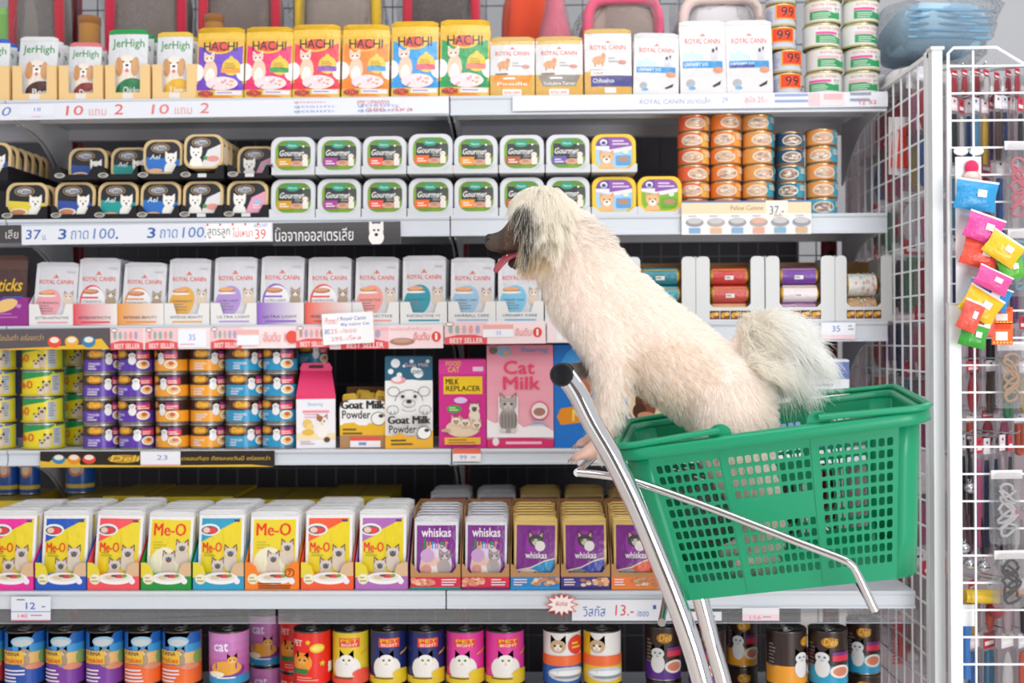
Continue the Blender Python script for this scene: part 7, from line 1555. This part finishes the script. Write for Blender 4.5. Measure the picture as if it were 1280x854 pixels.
# clear bags at the very right
for k, (px, py, w_, h_, col, dn) in enumerate([(1270, 180, 34, 105, '#e8788a', 'pink bead chains'), (1272, 290, 30, 80, '#8ac0d4', 'pale blue toys'), (1262, 430, 36, 80, '#d2a884', 'a tan ball toy'), (1256, 590, 40, 90, '#d8d4d8', 'clear plastic parts'), (1262, 690, 44, 70, '#3a3238', 'dark harness parts')]):
    p = W(px, py, YG - 0.012); w = hpx(w_, px, YG); h = hpx(h_, px, YG)
    t = thing('clear_toy_bag', 'clear hanging bag of %s at the right edge' % dn, 'bag', p, (0, 0, 0.1))
    m = MB(); q = random.Random(k)
    for j in range(7):
        pts = [(w * 0.3 * math.cos(a + j) * q.uniform(0.5, 1), -0.006, -h * (0.25 + 0.09 * j) + 0.012 * math.sin(a)) for a in [i * math.pi / 5 for i in range(11)]]
        m.tube(pts, 0.0026, col, 'plastic', 7, False)
    m.build('contents', t)
    m = MB(); a = rrect(w, h, 0.01)
    for s in (-1, 1): m.face([(x_ if s < 0 else -x_, -0.006 + s * 0.008, z_ - h / 2) for x_, z_ in a], '#ffffff', 'film')
    m.build('clear_bag', t)
    m = MB(); m.box(-w / 2, w / 2, -0.007, -0.005, -0.012, 0.004, '#efecee', 'paper'); m.build('header_card', t)
# toys low on the front grid
for nm, lb, cat, px, py, fn in [('rubber_ball', 'dark red rubber ball behind the lower front grid', 'ball', 1245, 762, lambda m, t: (m.ell((0, 0, 0), (0.015, 0.015, 0.017), '#8a3038', 'plastic', 16, 12), m.build('ball', t))),
                        ('food_scoop', 'yellow plastic scoop with orange edge behind the lower front grid', 'scoop', 1226, 745, lambda m, t: (m.tube([(-0.03, 0, 0), (0.03, 0, -0.002)], [0.014, 0.015], '#eec832', 'plastic', 14, True, 0.9), m.build('cup', t), (lambda k: (k.tube([(0.03, 0, 0.008), (0.08, 0, 0.006)], 0.004, '#e88a2a', 'plastic', 8), k.build('handle', t)))(MB()))),
                        ('grooming_brush', 'blue and white grooming brush low behind the front grid', 'brush', 1208, 815, lambda m, t: (m.tube([(0, 0, -0.05), (0, 0, 0.02), (0, 0, 0.05)], [0.008, 0.007, 0.010], '#3a7ac4', 'plastic', 12), m.build('handle', t), (lambda k: (k.box(-0.014, 0.014, -0.008, 0.008, 0.05, 0.09, '#eef0f4', 'plastic'), k.build('brush_head', t)))(MB()))),
                        ('red_comb', 'red plastic comb hanging low behind the side grid', 'comb', 1128, 800, lambda m, t: (m.box(-0.008, 0.008, -0.003, 0.003, -0.05, 0.05, '#e05a62', 'plastic'), m.build('spine', t), (lambda k: ([k.box(-0.02, -0.008, -0.0015, 0.0015, -0.05 + q * 0.007, -0.047 + q * 0.007, '#e05a62', 'plastic') for q in range(14)], k.build('teeth', t)))(MB())))]:
    t = thing(nm, lb, cat, W(px, py, (YG + 0.03) if px > 1180 else 0.0)); fn(MB(), t)
# long toothed red combs seen through the upper side grid
for k, px in enumerate((1098, 1114)):
    t = thing('grooming_comb', 'bright red grooming tool on a card behind the upper side grid, %s' % ('left one' if k == 0 else 'right one'), 'comb', W(px, 158, 0.02 - 0.04 * k))
    t.location.x = xs + 0.012
    m = MB(); m.tube([(0, 0, -0.085), (0, 0, -0.05), (0, 0, 0)], [0.012, 0.010, 0.006], '#e2402e', 'plastic', 10); m.build('handle', t)
    m = MB(); m.box(-0.014, 0.014, 0.004, 0.006, -0.1, 0.02, '#f0eef0', 'paper'); m.build('backing_card', t)
# ------------------------------------------------------------------ bagged beds and posts stored behind the pouches on the topmost shelf
def lump(m, w, d, h, col, seed, mat='fabric', amp=0.012, z0=0.0):
    q = random.Random(seed); V = []; F = []; n, k = 18, 10
    ph = [q.uniform(0, 6.28) for _ in range(6)]
    for j in range(k + 1):
        v = math.pi * j / k - math.pi / 2
        for i in range(n):
            u = 2 * math.pi * i / n; e = 0.55
            cx, sx_ = math.copysign(abs(math.cos(u)) ** e, math.cos(u)), math.copysign(abs(math.sin(u)) ** e, math.sin(u)); cv, sv = abs(math.cos(v)) ** e, math.copysign(abs(math.sin(v)) ** 0.7, math.sin(v))
            r = 1 + amp * 8 * math.sin(3 * u + ph[0]) * math.sin(2 * v + ph[1]) + amp * 5 * math.sin(7 * u + ph[2] + 3 * v)
            V.append((w / 2 * cx * cv * r, d / 2 * sx_ * cv * r, z0 + h / 2 + h / 2 * sv * (1 + 0.3 * amp * 8 * math.sin(5 * u + ph[3]))))
    for j in range(k):
        for i in range(n): F.append((j * n + i, j * n + (i + 1) % n, (j + 1) * n + (i + 1) % n, (j + 1) * n + i))
    m.mesh_part(V, F, col, mat, True)
def bagged(px0, px1, ytop, col, lb, seed, Y=0.2, d=0.2, wrap=True, trim=None, hgt=None):
    x = PX((px0 + px1) / 2, 60, Y); w = size(px0, px1, 60, Y); z1 = W((px0 + px1) / 2, ytop, Y).z; z = SZ[0] + 0.001
    t = thing('bagged_pet_bed', lb, 'pet bed', (x, Y, z + 0.012)); h = z1 - z
    m = MB(); lump(m, w * 0.86, d * 0.8, h * 0.96, col, seed, z0=0.002); m.build('bed', t)
    if trim:
        m = MB(); m.tube([(w * 0.40 * math.copysign(abs(math.cos(a)) ** 0.4, math.cos(a)), -d * 0.36, h * 0.5 + h * 0.42 * math.copysign(abs(math.sin(a)) ** 0.4, math.sin(a))) for a in [2 * math.pi * i / 28 for i in range(29)]], 0.012, trim, 'fabric', 10); m.build('trim', t)
    if wrap:
        m = MB(); lump(m, w * 0.92, d * 0.95, h, '#ffffff', seed + 50, 'film', 0.03, 0.0); m.build('plastic_bag', t)
    return t
BD = [(22, 92, -40, '#8a8480', 'grey bed in a clear bag behind the leftmost treat pouches', '#c23a48'), (136, 246, -45, '#8f837c', 'brown grey bed in clear plastic behind the green topped treats', '#c8304a'), (250, 362, -40, '#8a7d76', 'dull brown bagged bed behind the purple and magenta gold pouches', '#c4384a'), (368, 486, -60, '#a89a90', 'beige bagged bed with yellow trim behind the orange gold pouch', '#e0b83a'), (502, 606, -40, '#6a625e', 'dark grey bagged bed behind the blue and green gold pouches', '#c83a4c')]
for i, (a, b, tp_, c, lb, tr) in enumerate(BD): bagged(a, b, tp_, c, lb, i, 0.25, 0.13, True, tr)
bagged(722, 832, 2, '#b8a69c', 'pink framed brown bed in clear plastic behind the navy banded pouch', 21, 0.24, 0.14, True, '#ee6a8a')
bagged(838, 956, 2, '#e2dee0', 'white bundle in clear plastic behind the tall white pouches', 22, 0.24, 0.14, True, '#f0d8d0')
t = thing('plush_cone', 'pink plush cone in clear film behind the white dog food pouches', 'plush toy', (PX(694, 60, 0.15), 0.15, SZ[0] + 0.001))
zc = W(694, -10, 0.17).z - SZ[0]; m = MB(); m.lathe([(0.002, 0.0), (0.062, 0.002), (0.058, zc * 0.3), (0.036, zc * 0.6), (0.022, zc * 0.8), (0.016, zc), (0.001, zc + 0.004)], '#f07a92', 'fabric', 20); m.build('cone', t)
m = MB(); m.lathe([(0.066, 0.003), (0.062, zc * 0.3), (0.041, zc * 0.6), (0.027, zc * 0.82), (0.02, zc * 1.02)], '#ffffff', 'film', 20); m.build('film_wrap', t)
t = thing('orange_bundle', 'orange bundle behind the pink plush cone', 'bundle', (PX(664, 60, 0.285), 0.285, SZ[0] + 0.001)); m = MB(); lump(m, 0.14, 0.07, W(690, -20, 0.27).z - SZ[0], '#e8583a', 31); m.build('cloth', t)
m = MB(); m.box(-0.072, 0.072, -0.037, 0.037, 0.09, 0.1, '#d84a34', 'fabric'); m.build('band', t)
for k, (a, b, y) in enumerate([(92, 134, 10), (248, 291, 10)]):
    t = thing('scratching_post', 'tan sisal scratching post behind the %s' % ('dark red banded treats' if k == 0 else 'purple gold pouch'), 'scratching post', (PX((a + b) / 2, 30, 0.21), 0.205, SZ[0] + 0.001))
    r = size(a, b, 30, 0.135) / 2 * 0.62; h = W(110, y, 0.135).z - SZ[0]
    m = MB(); pr = []; n = 24
    for i in range(n + 1): z = 0.008 + (h - 0.016) * i / n; pr += [(r, z), (r * 1.05, z + (h - 0.016) / n * 0.5)]
    m.lathe(pr, '#c08a4c', 'fabric', 20); m.build('sisal_post', t)
    m = MB(); m.lathe([(0.001, 0), (r * 1.1, 0), (r * 1.1, 0.008), (0.001, 0.008)], '#a8743c', 'fabric', 20); m.build('base', t)
    m = MB(); m.lathe([(r * 1.04, h - 0.02), (r * 1.08, h - 0.016), (r * 1.08, h - 0.002), (0.001, h)], '#a06a38', 'fabric', 20); m.build('top_cap', t)
L = Lab(0.7); L.R(0, 0, 1, 1, '#7ab05a'); L.E(0.5, 0.55, 0.35, 0.25, '#e8e0d2'); L.dog(0.6, 0.4, 0.3, '#4a4a5a', body=False)
make_pouch('litter_bag', 0.12, 0.26, L, '#8ac06a', 'green bag with a picture at the far left behind the treats', 'bag', loc=(PX(-8, 40, 0.09), 0.215, SZ[0] + 0.001), A=0.004, B=0.01, side='#6a9a4a')
# bundle overhanging the right end of the topmost shelf
x = PX(1160, 60, 0.1) + 0.0; z = W(1152, 92, 0.1).z
t = thing('bagged_cushion', 'pale blue striped cushion in clear plastic lying at the top right end', 'cushion', (x, 0.1, SZ[0] + 0.082), (0, 0.03, 0))
m = MB(); lump(m, 0.19, 0.26, 0.11, '#a8cce2', 41, amp=0.008, z0=0.0); m.build('cushion', t)
m = MB()
for k in range(5): m.box(-0.085, 0.085, -0.128, -0.124, 0.02 + k * 0.014, 0.024 + k * 0.014, '#7aa8c8', 'fabric')
m.build('stripes', t)
m = MB(); lump(m, 0.22, 0.29, 0.12, '#ffffff', 42, 'film', 0.03, -0.006); m.build('plastic_bag', t)
t = thing('bagged_cushion', 'white folded cushion under the pale blue one at the top right end', 'cushion', (x - 0.01, 0.1, SZ[0] + 0.001)); m = MB(); lump(m, 0.19, 0.26, 0.06, '#ece8ea', 43, amp=0.006); m.build('cushion', t); m = MB(); lump(m, 0.2, 0.27, 0.064, '#ffffff', 44, 'film', 0.02, 0.0); m.build('plastic_bag', t)
